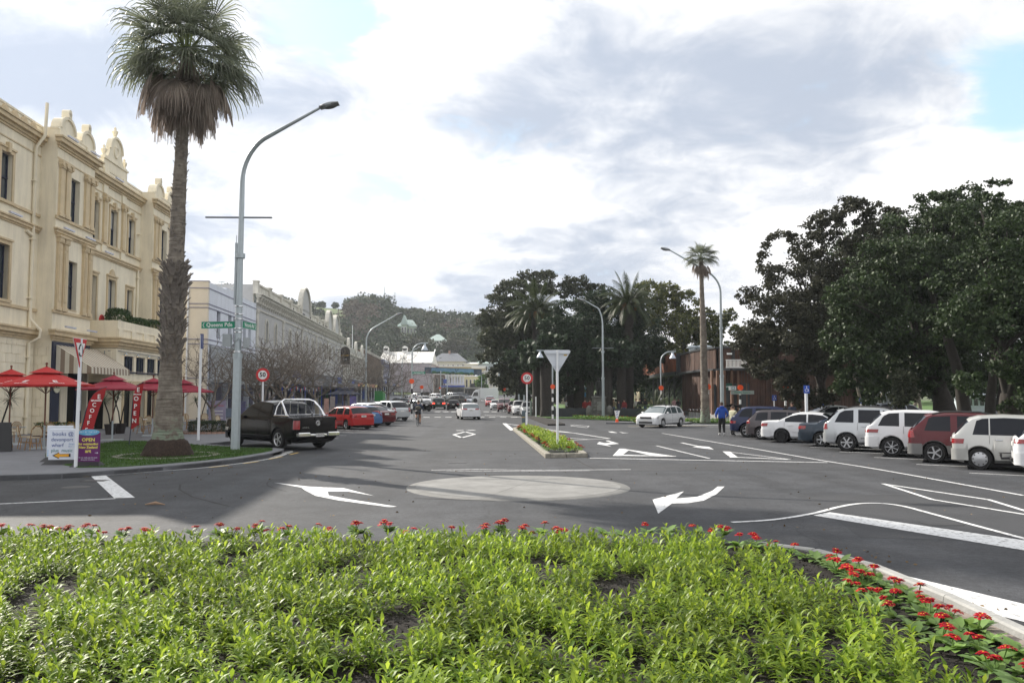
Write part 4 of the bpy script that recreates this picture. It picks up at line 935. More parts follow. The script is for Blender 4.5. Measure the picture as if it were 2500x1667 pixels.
holesR = [(t-.55, t+.55, 12.15, 14.6) for t in rec_w]+[(-16.5-.55, -16.5+.55, 7.1, 9.9), (-13.55, -12.45, 7.1, 9.9), (-10.15, -9.05, 7.1, 9.9), (.5, 1.5, 6.9, 9.8), (3.3, 4.5, 6.0, 9.9), (6.5, 7.5, 7.1, 9.6)]
mb = MB(HF)
wall(mb, -18, 14.5, 5.7, 16.1, -.4, 0, holesR); wall(mb, -18, 14.5, Z0, 5.7, -.4, 0, [(-14, -12.5, Z0, 3.4), (8.9, 13.4, Z0, 3)])
mb.box((-18, -14, Z0), (-17.6, -.4, 16.1)); mb.box((14.1, -14, Z0), (14.5, -.4, 16.1)); mb.box((-18, -14, 16.0), (14.5, 0, 16.12))
for (a, b), c in zip(bays, bw):
    wall(mb, a, b, 5.7, 16.1, .0, .9, [(c-.55, c+.55, 12.16, 14.7), (c-.55, c+.55, 7.1, 9.9)])
wall(mb, -6.1, -1.3, Z0, 5.7, 0, .9, [(-5.95, -1.45, Z0, 5.1)])
wall(mb, 8.8, 13.6, Z0, 5.7, 0, .9, [])
mb.box((-18, .0, 16.1), (-6.1, -.35, 17.0)); mb.box((-1.3, .0, 16.1), (8.8, -.35, 17.0)); mb.box((13.6, 0, 16.1), (14.5, -.35, 17))
for a, b in bays: mb.box((a, .9, 16.1), (b, -.35, 17.1))
mb.build('wall', cream, hotel)
mb = MB(HF)      # mouldings
def hb(h, prof, off=0):
    for a, b, d in ((-18, -6.1, 0), (-6.1, -1.3, .9), (-1.3, 8.8, 0), (8.8, 13.6, .9), (13.6, 14.5, 0)):
        o0 = 1 if d else 0
        for p, q, o in prof: mb.box((a-(o if d else -.0), d, h+p), (b+(o if d else 0), d+o, h+q))
hb(15.95, CORN); hb(11.1, BELT); hb(11.98, [(0, .16, .1)]); hb(6.75, [(0, .16, .1)]); hb(5.2, CORN); hb(15.35, [(0, .07, .04)])
mb.build('cornice', mustard, hotel)
mb = MB(HF)
for a, b, d in ((-18, -6.1, -.05), (-6.1, -1.3, .85), (-1.3, 8.8, -.05), (8.8, 13.6, .85)): mb.box((a-.03, d+.08, 17.02), (b+.03, d-.4, 17.14))
for (a, b) in bays:
    for x in (a+.02, b-1.32): mb.box((x, .9, 16.56), (x+1.3, .98, 17.0))
for t in (2.4, 5.5): mb.box((t-.35, 0, 16.56), (t+.35, .12, 17.1)); mb.box((t-.35, 0, 15.42), (t+.35, .1, 15.95)); mb.box((t-.35, 0, 11.4), (t+.35, .1, 11.98))
mb.build('parapet_coping', cream, hotel)
def pilaster(t, d, h0, h1, w=.5, panel=False):
    mb = MB(HF); mb.box((t-w/2, d, h0), (t+w/2, d+.14, h1-.35)); mb.box((t-w/2-.05, d, h0), (t+w/2+.05, d+.18, h0+.2))
    mb.box((t-w/2-.05, d, h1-.42), (t+w/2+.05, d+.2, h1-.34)); mb.box((t-w/2-.02, d, h1-.34), (t+w/2+.02, d+.22, h1-.14)); mb.box((t-w/2-.1, d, h1-.14), (t+w/2+.1, d+.27, h1))
    if panel: mb.box((t-w/2+.1, d+.14, h0+.5), (t+w/2-.1, d+.17, h1-.9)); mb.box((t-w/2+.08, d+.14, h1-.78), (t+w/2-.08, d+.17, h1-.5))
    else:
        for s in (-1, 1): mb.lathe([(.13, -.12), (.13, .12)], 8, (t+s*(w/2), d+.16, h1-.24), 'y')
    mb.build('pilaster', mustard, hotel)
for (a, b) in bays:
    for t in (a+.45, a+1.15, b-1.15, b-.45): pilaster(t, .9, 12.14, 15.3); pilaster(t, .9, 6.9, 11.1, .5, True)
for t in (2.4, 5.5, -11.4, -15): pilaster(t, 0, 12.14, 15.3)
for c, d in zip(bw, (.9, .9)):
    sash(HF, hotel, c, 12.16, 14.7, 1.1, d, surr=0, depth=.27); sash(HF, hotel, c, 7.1, 9.9, 1.1, d, surr=0, depth=.27)
for t in rec_w: sash(HF, hotel, t, 12.15, 14.6, 1.1, 0, head='key', depth=.2, curtains=t > 3)
for t, a, b, w in ((-16.5, 7.1, 9.9, 1.1), (-13, 7.1, 9.9, 1.1), (-9.6, 7.1, 9.9, 1.1), (1, 6.9, 9.8, 1.0), (3.9, 6.0, 9.9, 1.2), (7, 7.1, 9.6, 1.0)):
    sash(HF, hotel, t, a, b, w, 0, head='fan' if t == 3.9 else None, curtains=t > 3)
def ped(t, w, h, d, big=False):
    mb = MB(HF); n = 12
    if not big:
        pts = [(t-w/2, 0, h)]+[(t+cos(a)*w*.42, 0, h+.08+sin(a)*w*.36) for a in np.linspace(pi, 0, n)]+[(t+w/2, 0, h)]
        mb.prism([(x, d-.55, z) for x, y, z in pts], (0, .55, 0))
        for a, b in zip(np.linspace(pi, 0, n)[:-1], np.linspace(pi, 0, n)[1:]):
            mb.prism([(t+cos(q)*w*k, d, h+.08+sin(q)*w*(k-.06)) for q, k in ((a, .45), (b, .45), (b, .37), (a, .37))], (0, .09, 0))
        mb.box((t-.2, d-.3, h+w*.4), (t+.2, d+.12, h+w*.4+.3)); mb.lathe([(.2, -.3), (.2, .12)], 10, (t, d, h+w*.4+.3), 'y')
    else:
        mb.box((t-w/2, d-.3, h), (t+w/2, d+.02, h+.7)); mb.box((t-w/2-.06, d-.32, h+.62), (t+w/2+.06, d+.1, h+.74))
        pts = [(t-1.5, 0, h+.7)]+[(t-1.45+.4*sin(q), 0, h+.8+.6*q/1.57) for q in (0, .5, 1, 1.5)]+[(t+cos(a)*1.05, 0, h+1.55+sin(a)*.95) for a in np.linspace(pi, 0, n)]+[(t+1.45-.4*sin(q), 0, h+.8+.6*q/1.57) for q in (1.5, 1, .5, 0)]+[(t+1.5, 0, h+.7)]
        mb.prism([(x, d-.28, z) for x, y, z in pts], (0, .28, 0))
        for a, b in zip(np.linspace(pi, 0, n)[:-1], np.linspace(pi, 0, n)[1:]):
            mb.prism([(t+cos(q)*1.1*k, d, h+1.55+sin(q)*1.0*k) for q, k in ((a, 1), (b, 1), (b, .85), (a, .85))], (0, .1, 0))
        mb.lathe([(.42, 0), (.42, .08), (.3, .08), (.28, .03), (0, .03)], 14, (t, d, h+1.5), 'y')
        for x, z in ((t, h+2.45), (t-1.7, h+.75), (t+1.7, h+.75)): mb.lathe([(.2, 0), (.22, .08), (.1, .16), (.2, .4), (.22, .5), (.08, .62), (.1, .72), (0, .85)], 8, (x, d-.12, z))
    mb.build('pediment', cream, hotel, True, 30)
for a, b in bays:
    for x in (a+1.15, b-1.1): ped(x, 2.15, 17.1, .88)
ped(4.0, 3.9, 17.1, 0.02, True)
for k in range(5):   # lozenge row on the left parapet
    mb = MB(HF); t = -7.2-k*.95; mb.prism([(t-.3, 0, 16.75), (t, 0, 16.5), (t+.3, 0, 16.75), (t, 0, 17.0)], (0, .14, 0)); mb.build('parapet_ornament', mustard, hotel)
# drain pipes
for t, d, pts in ((-6.9, .12, 1), (8.3, .1, 0)):
    mb = MB(HF); P = [(t, d+.0, 5.6), (t, d, 15.7), (t+.1, d+.4, 16.4), (t+.1, d+.45, 18.2)] if pts else [(t, d, 6.7), (t, d, 11.2)]
    mb.tube(P, .09, 8)
    if pts: mb.tube([(t, d, Z0), (t, d, 5.0), (t+.15, d+.45, 5.3), (t+.15, d+.5, 5.7), (t, d, 6.3)], .09, 8); mb.tube([(t, d, 10.8), (t-.6, d-.05, 11.0)], .09, 8)
    for h in np.arange(1, 15, 3.2): mb.box((t-.18, d-.12, h), (t+.18, d+.1, h+.06))
    mb.build('drain_pipe', cream, hotel, True)
lightbar = M('light_bar', (.5, .52, .62), .4, .3)
for t, d, h in ((-4.9, 1.1, 16.75), (-1.9, 1.1, 16.75), (3.6, .4, 16.6), (12.5, 1.1, 16.75), (-5.0, 1.1, 11.5), (-2.2, 1.1, 11.5), (2.8, .2, 11.5), (12.4, 1.1, 11.5), (-9, .2, 11.5), (-5.0, 1.35, 5.95), (-2.2, 1.35, 5.95)):
    mb = MB(HF); mb.box((t-.6, d, h), (t+.6, d+.12, h+.09)); mb.build('light_bar', lightbar, hotel)
# rusticated blocks at ground level
def blocks(fm, root, t0, t1, h0, h1, d, face='d', bl=1.0, bh=.47, m=cream, holes=()):
    k = 0; h = h0
    while h < h1-.1:
        hh = min(bh, h1-h); t = t0-(bl/2 if k % 2 else 0)
        while t < t1-.02:
            a, b = max(t, t0), min(t+bl, t1)
            if b-a > .1 and not any(q[0] < (a+b)/2 < q[1] and q[2] < h+hh/2 < q[3] for q in holes):
                mb = MB(fm); g = .015
                if face == 'd': mb.box((a+g, d, h+g), (b-g, d+.035, h+hh-g))
                else: mb.box((face-.035, a+g, h+g), (face, b-g, h+hh-g))
                mb.build('plaster_block', m, root)
            t += bl
        h += hh; k += 1
blocks(HF, hotel, -12, -6.2, Z0, 5.0, 0, holes=[(-7.2, -6.6, 0, 6)])
blocks(HF, hotel, 0, .9, Z0, 5.1, 0, face=-6.1, bl=.45)
# bay shopfront: navy piers, cream panels, doors
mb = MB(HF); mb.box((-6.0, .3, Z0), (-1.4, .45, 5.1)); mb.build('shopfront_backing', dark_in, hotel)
mb = MB(HF)
for a, b in ((-6.05, -5.1), (-2.9, -2.3)): mb.box((a, .8, Z0), (b, .97, 4.6))
mb.box((-6.05, .8, 4.6), (-1.4, .99, 5.15)); mb.build('navy_pier', navy_p, hotel)
mb = MB(HF); mb.box((-4.9, .5, Z0), (-4.1, .95, 4.6)); mb.build('plaster_pier', cream, hotel)
mb = MB(HF); mb.lathe([(.42, .0), (.42, .05), (0, .05)], 24, (-5.5, .98, 2.75), 'y'); cs = mb.build('round_sign', M('cream_sign', (.75, .72, .55), .5), hotel)
SGN = lambda t, d, h: (lambda p: frame(p, (.9*-HF.col[0].x*-1, -HF.col[0].y*-1*1.0, 0)))(HF @ Vector((t, d, h)))
def ftext(s, size, fm, t, d, h, m, root, **k):   # lettering on a street-side wall, reading left to right seen from the street
    p = fm @ Vector((t, d, h)); x = Vector((fm.col[0].x, fm.col[0].y, 0)); return text(s, size, frame(p, x), m, root, **k)
ftext('i', .36, HF, -5.5, 1.05, 2.86, ink, cs, shear=.2); ftext('Information', .1, HF, -5.5, 1.05, 2.62, ink, cs, shear=.2)
mb = MB(HF); mb.box((-2.8, .985, 1.3), (-2.4, 1.0, 2.9)); mb.build('menu_board', M('notice', (.5, .52, .55), .4), hotel)
# striped awning
stripe_l = M('awning_light', (.62, .58, .48), .8, var=.08); stripe_d = M('awning_dark', (.26, .2, .15), .8, var=.08)
aw = empty('awning', (0, 0, 0)); aw.parent = hotel
ts = np.linspace(-5.7, -.3, 25)
for k, (a, b) in enumerate(zip(ts, ts[1:])):
    mb = MB(HF); mb.prism([(a, 1.0, 4.95), (b, 1.0, 4.95), (b, 2.9, 3.75), (a, 2.9, 3.75)], (0, .0, .025)); mb.prism([(a, 2.9, 3.775), (b, 2.9, 3.775), (b, 2.92, 3.4), (a, 2.92, 3.4)], (0, .02, 0))
    mb.build('awning_stripe', stripe_d if k % 2 else stripe_l, aw)
for k in range(8):
    a = 1.0+k*1.9/8; b = a+1.9/8; f = lambda d: 4.95-(d-1.0)*1.2/1.9
    mb = MB(HF); mb.prism([(-5.7, a, f(a)), (-5.7, b, f(b)), (-5.7, b, 3.4), (-5.7, a, 3.4)], (.02, 0, 0)); mb.build('awning_stripe', stripe_d if k % 2 else stripe_l, aw)
# projecting ground floor block with balcony (street wall line d=2)
mb = MB(HF)
wn = [(1.25+k*2.0, 2.85+k*2.0) for k in range(5)]
wall(mb, 0, 11.5, Z0, 5.15, 1.75, 2.0, [(a, b, 3.7, 4.7) for a, b in wn]+[(a-.1, b+.1, Z0, 2.9) for a, b in wn])
mb.box((0, 0, Z0), (.25, 1.75, 5.15)); mb.box((11.25, 0, Z0), (11.5, 1.75, 5.15)); mb.box((0, 0, 5.1), (11.5, 2, 5.2))
mb.build('lower_wall', cream, hotel)
blocks(HF, hotel, .0, 1.7, 3.3, 5.0, 0, face=0, bl=.95, bh=.55)
mb = MB(HF); mb.box((-.02, .2, Z0), (0.0, 1.3, 3.0)); mb.build('side_doorway', dark_in, hotel)
mb = MB(HF)
for a, b, o in ((5.15, 5.3, .08), (5.3, 5.5, .2), (5.5, 5.7, .36), (5.7, 5.78, .42)): mb.box((-o, 0, a), (11.5, 2+o, b))
mb.build('balcony_cornice', mustard, hotel)
mb = MB(HF); mb.box((-.05, 1.75, 5.78), (11.5, 2.05, 6.85)); mb.box((-.05, 0, 5.78), (.2, 1.75, 6.85))
for k in range(6): mb.box((.0+k*2.1, 2.05, 5.8), (.7+k*2.1, 2.12, 6.3))
mb.box((-.07, 1.75, 6.3), (11.5, 2.1, 6.36)); mb.build('balcony_parapet', cream, hotel)
for a, b in wn:
    w_ = sash(HF, hotel, (a+b)/2, 3.72, 4.68, b-a, 2.0, surr=0, depth=.1, mid=False, glass=bright_glass)
    mb = MB(HF); mb.box((a+.5, 1.86, 3.72), (a+.56, 1.94, 4.68)); mb.box((b-.56, 1.86, 3.72), (b-.5, 1.94, 4.68)); mb.box((a-.06, 1.98, 3.6), (b+.06, 2.1, 3.7)); mb.build('mullion', navy_p, w_)
    mb = MB(HF); wall(mb, a-.25, b+.25, Z0, 3.1, 2.0, 2.07, [(a, b, Z0-.1, 2.9)]); dr = mb.build('door_surround', mustard, hotel)
    mb = MB(HF); mb.box((a-.1, 1.6, Z0), (b+.1, 1.7, 2.9)); mb.build('doorway', dark_in, dr)
    mb = MB(HF); mb.box((a, 1.8, Z0), (a+.3, 1.86, 2.9)); mb.build('door_leaf', navy_p, dr)
mb = MB(HF); mb.tube([(.3, 2.12, 4.95), (11.4, 2.12, 4.88)], .025, 5); mb.tube([(-.06, 1.5, 4.95), (.3, 2.1, 4.96)], .025, 5); mb.tube([(-.06, 1.3, 4.95), (-.06, 1.3, 3.4)], .02, 5); mb.build('conduit', M('conduit', (.25, .26, .28), .5), hotel)
warm = M('warm_lamp', (1, .62, .25), .5, 0, 0, emit=2.5)
for k in range(5):
    mb = MB(HF); t = 1.0+k*2.0; mb.lathe([(.05, 0), (.11, -.12), (.1, -.14), (0, -.1)], 10, (t, 2.18, 4.86)); a = mb.build('spotlight', metal_grey, hotel)
    mb = MB(HF); mb.lathe([(.07, -.15), (0, -.17)], 8, (t, 2.18, 4.88)); mb.build('bulb', warm, a)
def hedgeP(n, fn): return np.array([fn() for _ in range(n)])
hedge_leaf = leafmat('hedge_leaf', (.02, .05, .012), (.05, .1, .025), .15)
for t0, t1, h in ((.4, 3.4, 7.75), (3.8, 6.6, 7.45), (7, 10.8, 7.6)):
    def f():
        while True:
            t = random.uniform(t0, t1); d = random.uniform(.9, 1.8); z = random.uniform(6.3, h)
            q = (abs(t-(t0+t1)/2)/((t1-t0)/2))**4+(abs(d-1.35)/.5)**4+(max(0, z-6.8)/(h-6.8+1e-6))**3*(.8+.4*noise.noise(Vector((t*2, d*2, 0))))
            if .35 < q < 1: return tuple(HF @ Vector((t, d, z)))
    o = leaves('balcony_hedge', hedgeP(3500, f), .12, hedge_leaf); tag(o, {.4: 'rounded green hedge at the near corner of the hotel balcony', 3.8: 'lower green hedge in the middle of the hotel balcony', 7: 'green hedge on the far part of the hotel balcony behind the palm'}[t0], 'hedge', 'hedges on the hotel balcony')
mb = MB(HF); mb.prism([(.75+.45*cos(a)*.8, .7, 6.85+.42*sin(a)) for a in np.linspace(0, pi, 8)]+[(.4, .7, 6.2), (1.1, .7, 6.2)], (0, .08, 0)); tag(mb.build('red_chair', red_sign), 'red curved chair back on the hotel balcony beside the tall window', 'chair')

# ---------- pale blue-white corner building ----------
paleblue = M('pale_blue_plaster', (.68, .72, .8), .75, var=.05, scale=1, streak=.1); palecream = M('pale_cream_side', (.6, .56, .5), .8, var=.05, scale=1); stripe_m = M('grey_string', (.22, .22, .3), .7)
art = empty('art_deco_building', (0, 0, 0), 0, 'pale blue and cream flat roofed building beyond the hotel', 'building')
w_t = [22.6, 26.4, 28.2, 32, 34.2]
mb = MB(LF); wall(mb, 19.3, 36.8, .1, 11.5, -.35, 0, [(t-.55, t+.55, 7.3, 9.7) for t in w_t]+[(20, 36.2, .6, 3.2)]); mb.box((19.9, -.02, 11.5), (25, -.35, 11.9)); mb.box((25, -.02, 11.5), (31, -.35, 12.1)); mb.box((31, -.02, 11.5), (36.8, -.35, 11.9))
mb.box((36.4, -12, 9), (36.8, -.35, 11.4)); mb.box((19.3, -12, 11.2), (36.8, -.35, 11.3)); mb.build('front_wall', paleblue, art)
mb = MB(LF); mb.box((19.25, -1.6, .1), (19.6, .01, 11.9)); mb.box((19.6, -12, .1), (19.9, -1.6, 11.3)); mb.build('side_wall', palecream, art)
mb = MB(LF)
for h in (11.3, 9.95, 9.62, 6.9, 6.5, 3.6):
    mb.box((19.18, -1.6, h), (19.26, .05, h+.07)); mb.box((19.25, 0, h), (36.8, .05, h+.07)) if h > 6.4 else None
mb.box((19.2, -1.6, 11.9), (19.7, .06, 11.97)); mb.build('string_course', stripe_m, art)
mb = MB(LF); mb.tube([(19.15, -1.65, .2), (19.15, -1.65, 12.3)], .07, 8); mb.build('drain_pipe', paleblue, art)
for t in w_t: sash(LF, art, t, 7.3, 9.7, 1.1, 0, surround=stripe_m, surr=0, depth=.25)
mb = MB(LF); mb.box((20, -1.0, .6), (36.2, -.9, 3.2)); mb.build('shopfront_glass', dark_glass, art)
mb = MB(LF); mb.box((19.6, .0, .1), (36.6, .06, .95)); mb.build('skirting', M('slate_skirting', (.13, .17, .24), .7), art)
for k in range(9):
    t = 20+k*2.0; mb = MB(LF); mb.box((t-.12, -.4, .6), (t+.12, .03, 3.3)); mb.build('mullion', paleblue if k % 2 else stripe_m, art)
# glazed lean-to with panes
mb = MB(LF); fr = [(20.0+k*1.5) for k in range(12)]
for t in fr: mb.prism([(t-.05, .1, 6.3), (t+.05, .1, 6.3), (t+.05, 1.9, 4.6), (t-.05, 1.9, 4.6)], (0, 0, .1)); mb.box((t-.05, 1.85, 3.2), (t+.05, 1.95, 4.7))
mb.box((19.9, 0, 6.3), (36.6, .2, 6.48)); mb.box((19.9, 1.83, 3.15), (36.6, 1.98, 3.35)); mb.box((19.9, 1.83, 4.55), (36.6, 1.98, 4.72)); lt = mb.build('veranda_frame', M('veranda_grey', (.32, .34, .36), .6), art)
vg = glassmat('veranda_glass', (.07, .09, .1), .3)
for a, b in zip(fr, fr[1:]):
    mb = MB(LF); mb.poly([(a+.06, .15, 6.3), (b-.06, .15, 6.3), (b-.06, 1.9, 4.66), (a+.06, 1.9, 4.66)]); mb.poly([(a+.06, 1.9, 4.6), (b-.06, 1.9, 4.6), (b-.06, 1.9, 3.3), (a+.06, 1.9, 3.3)]); mb.build('pane', vg, lt)
mb = MB(LF); mb.box((19.92, .1, 3.3), (19.98, 1.9, 4.6)); mb.poly([(19.95, .1, 4.6), (19.95, 1.9, 4.6), (19.95, .1, 6.3)]); mb.build('side_panel', M('veranda_side', (.34, .37, .41), .6), lt)
for t, k in ((27, 0), (31.5, 1)):
    mb = MB(LF); mb.tube([(t, -1, 11.3), (t, -1, 13)], .03, 5); 
    for j in range(5): mb.tube([(t-.3+.1*j, -1-.3, 12.9), (t-.3+.1*j, -1+.3, 12.9)], .015, 4)
    mb.tube([(t-.4, -1, 12.9), (t+.5, -1, 12.9)], .02, 4); tag(mb.build('tv_aerial', metal_grey), ['small tv aerial on the flat roof nearest the lamp post', 'larger tv aerial beside the theatre gable'][k], 'aerial', 'aerials on the pale blue building')

# ---------- theatre ----------
stone_w = M('theatre_render', (.6, .58, .52), .85, var=.15, scale=1.2, bump=.2, streak=.3); stone_g = M('theatre_panel', (.45, .45, .45), .85, var=.08, scale=1)
th = empty('theatre', (0, 0, 0), 0, 'long grey and cream theatre with bracketed cornice and arched parapet', 'theatre')
aw_t = [41.8, 46.6, 55.4, 60.2, 68, 73, 80.5, 85.5, 91, 96, 102]
mb = MB(LF); wall(mb, 36.9, 108, 5.4, 12.0, -.4, 0, [(t-.55, t+.55, 8.0, 10.2) for t in aw_t]); mb.box((36.9, -14, 8), (37.3, -.4, 14)); mb.box((107.6, -14, 4), (108, -.4, 12.6)); mb.box((36.9, -14, 12), (108, -.4, 12.1)); mb.build('wall', stone_g, th)
mb = MB(LF)
for a, b, o in ((12.0, 12.4, .2), (12.6, 12.85, .55), (12.85, 13.0, .75)): mb.box((36.9-o*.5, 0, a), (108+o*.5, o, b))
mb.box((36.9, 0, 12.4), (108, .3, 12.6)); mb.box((36.9, 0, 11.25), (108, .12, 11.4)); mb.box((36.9, 0, 7.3), (108, .1, 7.45)); mb.build('cornice', stone_w, th)
bk = [37.4+k*1.12 for k in range(63)]; me = None
for t in bk:
    if me is None: mb = MB(); mb.prism([(-.14, 0, .9), (-.14, 0, 0), (-.14, .12, .05), (-.14, .3, .5), (-.14, .55, .75), (-.14, .55, .9)], (.28, 0, 0)); o = mb.build('bracket', stone_w, th); me = o.data
    else: o = bpy.data.objects.new('bracket', me); COL.objects.link(o); o.parent = th
    o.matrix_world = LF @ Matrix.Translation((t, 0, 11.7))
mb = MB(LF); mb.box((36.9, -.1, 13), (108, -.35, 14.0)); mb.box((36.9, .02, 14.0), (86.8, -.45, 14.2)); mb.build('parapet', stone_w, th)
mb = MB(LF)
for t in [37.2, 43.5, 50, 56, 61.5, 71.5, 78, 84, 87.2, 94.3, 103.8]: mb.box((t-.35, .12, 13), (t+.35, -.4, 14.45)); mb.box((t-.45, .2, 14.3), (t+.45, -.45, 14.42))
mb.build('parapet_post', stone_w, th)
def archped(t, w, h0, hh, thick=.3):
    mb = MB(LF); pts = [(t-w/2, 0, h0)]+[(t+cos(a)*w/2, 0, h0+hh-w/2+sin(a)*w/2) for a in np.linspace(pi, 0, 12)]+[(t+w/2, 0, h0)]
    mb.prism([(x, -.3, z) for x, y, z in pts], (0, .32, 0)); o = mb.build('arched_pediment', stone_g, th)
    mb = MB(LF); q = np.linspace(pi, 0, 13)
    P = [(t-w/2, h0)]+[(t+cos(a)*w/2, h0+hh-w/2+sin(a)*w/2) for a in q]+[(t+w/2, h0)]
    for a, b in zip(P, P[1:]):
        k = 1.14; ca = (t+(a[0]-t)*k, a[1]+(.25 if a[1] > h0+.1 else 0)); cb_ = (t+(b[0]-t)*k, b[1]+(.25 if b[1] > h0+.1 else 0)); mb.prism([(a[0], -.4, a[1]), (b[0], -.4, b[1]), (cb_[0], -.4, cb_[1]), (ca[0], -.4, ca[1])], (0, .65, 0))
    mb.build('arch_moulding', stone_w, o)
archped(66.6, 7.0, 13, 4.2); archped(90.5, 5.2, 13, 3.4); archped(99, 6.2, 13, 3.4)
for t in aw_t:
    mb = MB(LF); q = np.linspace(pi, 0, 9); P = [(t-.55, 8.0)]+[(t+.55*cos(a), 9.9+.6*sin(a)) for a in q]+[(t+.55, 8.0)]
    for a, b in zip(P, P[1:]):
        k = 1.4; mb.prism([(a[0], 0, a[1]), (b[0], 0, b[1]), (t+(b[0]-t)*k, 0, b[1]+(.25 if b[1] > 9 else 0)), (t+(a[0]-t)*k, 0, a[1]+(.25 if a[1] > 9 else 0))], (0, .12, 0))
    for (zz) in (0,): mb.prism([(t-.55, -.05, 10.2)]+[(t+.55*cos(a), -.05, 9.9+.6*sin(a)) for a in q if .3+sin(a)*.6 > .3]+[(t+.55, -.05, 10.2)], (0, .04, 0)) if 0 else None
    wn_ = mb.build('arched_window', stone_w, th); mb = MB(LF); mb.box((t-.55, -.3, 8), (t+.55, -.26, 10.25)); mb.build('pane', M('brown_pane', (.12, .09, .07), .4), wn_)
mb = MB(LF)
for t in (37.3, 51, 64, 76.5, 88.5, 107.5): mb.box((t-.4, 0, 7.45), (t+.4, .12, 11.25)); mb.box((t-.5, 0, 11.0), (t+.5, .2, 11.25))
mb.build('pilaster', stone_w, th)
# ground floor and street awnings along the shops
def shops(root, t0, t1, awn_h=3.7, dep=3.0, fas=None, seed=0):
    r = random.Random(seed); g = gz(0, 51+t0)
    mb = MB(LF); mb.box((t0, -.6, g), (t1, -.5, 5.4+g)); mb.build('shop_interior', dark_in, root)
    t = t0; k = 0
    cols = [(.5, .16, .07), (.5, .3, .1), (.35, .3, .25), (.08, .1, .18), (.4, .4, .4), (.2, .08, .06), (.3, .32, .2)]
    while t < t1-.5:
        w = min(r.uniform(5.5, 9), t1-t)
        if t1-t-w < 2.5: w = t1-t
        mb = MB(LF); mb.box((t, 0, awn_h+g), (t+w-.15, dep, awn_h+.14+g)); a = mb.build('street_awning', roof_grey, root)
        c = fas[k % len(fas)] if fas else r.choice(cols)
        mb = MB(LF); mb.box((t+.02, dep-.02, awn_h-.3+g), (t+w-.17, dep+.05, awn_h+.35+g)); mb.build('fascia', M('fascia_%d%d%d' % tuple(int(x*100) for x in c), c, .5, var=.3, scale=2), a)
        mb = MB(LF); mb.box((t+.3, -.45, g+.5), (t+w/2-.5, -.4, 2.8+g)); mb.box((t+w/2+.5, -.45, g+.5), (t+w-.4, -.4, 2.8+g)); mb.build('shop_window', bright_glass if r.random() < .6 else dark_glass, root)
        mb = MB(LF); mb.box((t, -.5, g), (t+.3, 0.0, awn_h+1.6+g)); mb.box((t+.3, -.42, g), (t+w, -.1, g+.5)); mb.box((t+.3, -.4, awn_h-.5+g), (t+w, -.05, awn_h+1.7+g)); mb.build('shop_pier', M('pier_%d' % (r.randrange(4)), [(.3, .3, .33), (.05, .09, .3), (.25, .22, .18), (.12, .13, .15)][r.randrange(4)], .7), root)
        mb = MB(LF)
        mb.tube([(t+.2, dep-.2, g), (t+.2, dep-.2, awn_h+g)], .07, 6); mb.build('awning_post', M('blue_post', (.02, .05, .3), .5) if t0 < 60 else white_post, root)
        t += w; k += 1
shops(th, 37, 108, fas=[(.06, .06, .07), (.25, .25, .27), (.1, .1, .14), (.2, .19, .2), (.05, .06, .08), (.3, .28, .3)], seed=3)
# bunting
mb = MB(LF)
for k in range(26):
    t = 38+k*.9; z = 3.15-.3*sin(k*pi/6)**2; mb.mi = k % 3; mb.add([(t, 3.1, z), (t+.5, 3.1, z), (t+.25, 3.12, z-.5)], [(0, 1, 2)])
tag(mb.build('bunting', [red_sign, white_paint, blue_sign]), 'red white and blue bunting hanging under the street awning', 'bunting', kind='stuff')
# ---------- next buildings ----------
lowb = empty('classical_shop_building', (0, 0, 0), 0, 'pale grey classical shop building with a flagpole beyond the theatre', 'building')
mb = MB(LF); wall(mb, 108.3, 150, 5.4, 11.3, -.4, 0, [(110+k*3.4, 111.4+k*3.4, 6.8, 9.2) for k in range(11)]); mb.box((108.3, -.1, 11.3), (150, -.4, 12.0)); mb.box((108.3, -12, 4), (108.7, -.4, 11)); mb.build('wall', M('pale_render', (.42, .42, .39), .85, var=.1), lowb)
mb = MB(LF); mb.box((108.2, 0, 10.3), (150, .3, 10.7)); mb.box((108.2, .0, 9.6), (150, .15, 9.75))
for t in (118, 131, 144): mb.lathe([(1.5, -.3), (1.5, .1)], 16, (t, 0, 12.3), 'y')
mb.build('cornice', stone_w, lowb)
for k in range(11): sash(LF, lowb, 110.7+k*3.4, 6.8, 9.2, 1.4, 0, surround=stone_w, surr=.12, glass=dark_glass)
mb = MB(LF); mb.tube([(128, -.5, 11), (128, -.5, 17.2)], [.09, .05], 6); mb.build('flagpole', white_post, lowb)
shops(lowb, 108.3, 150, fas=[(.55, .2, .1), (.5, .38, .1), (.5, .4, .2), (.4, .2, .1)], seed=5)
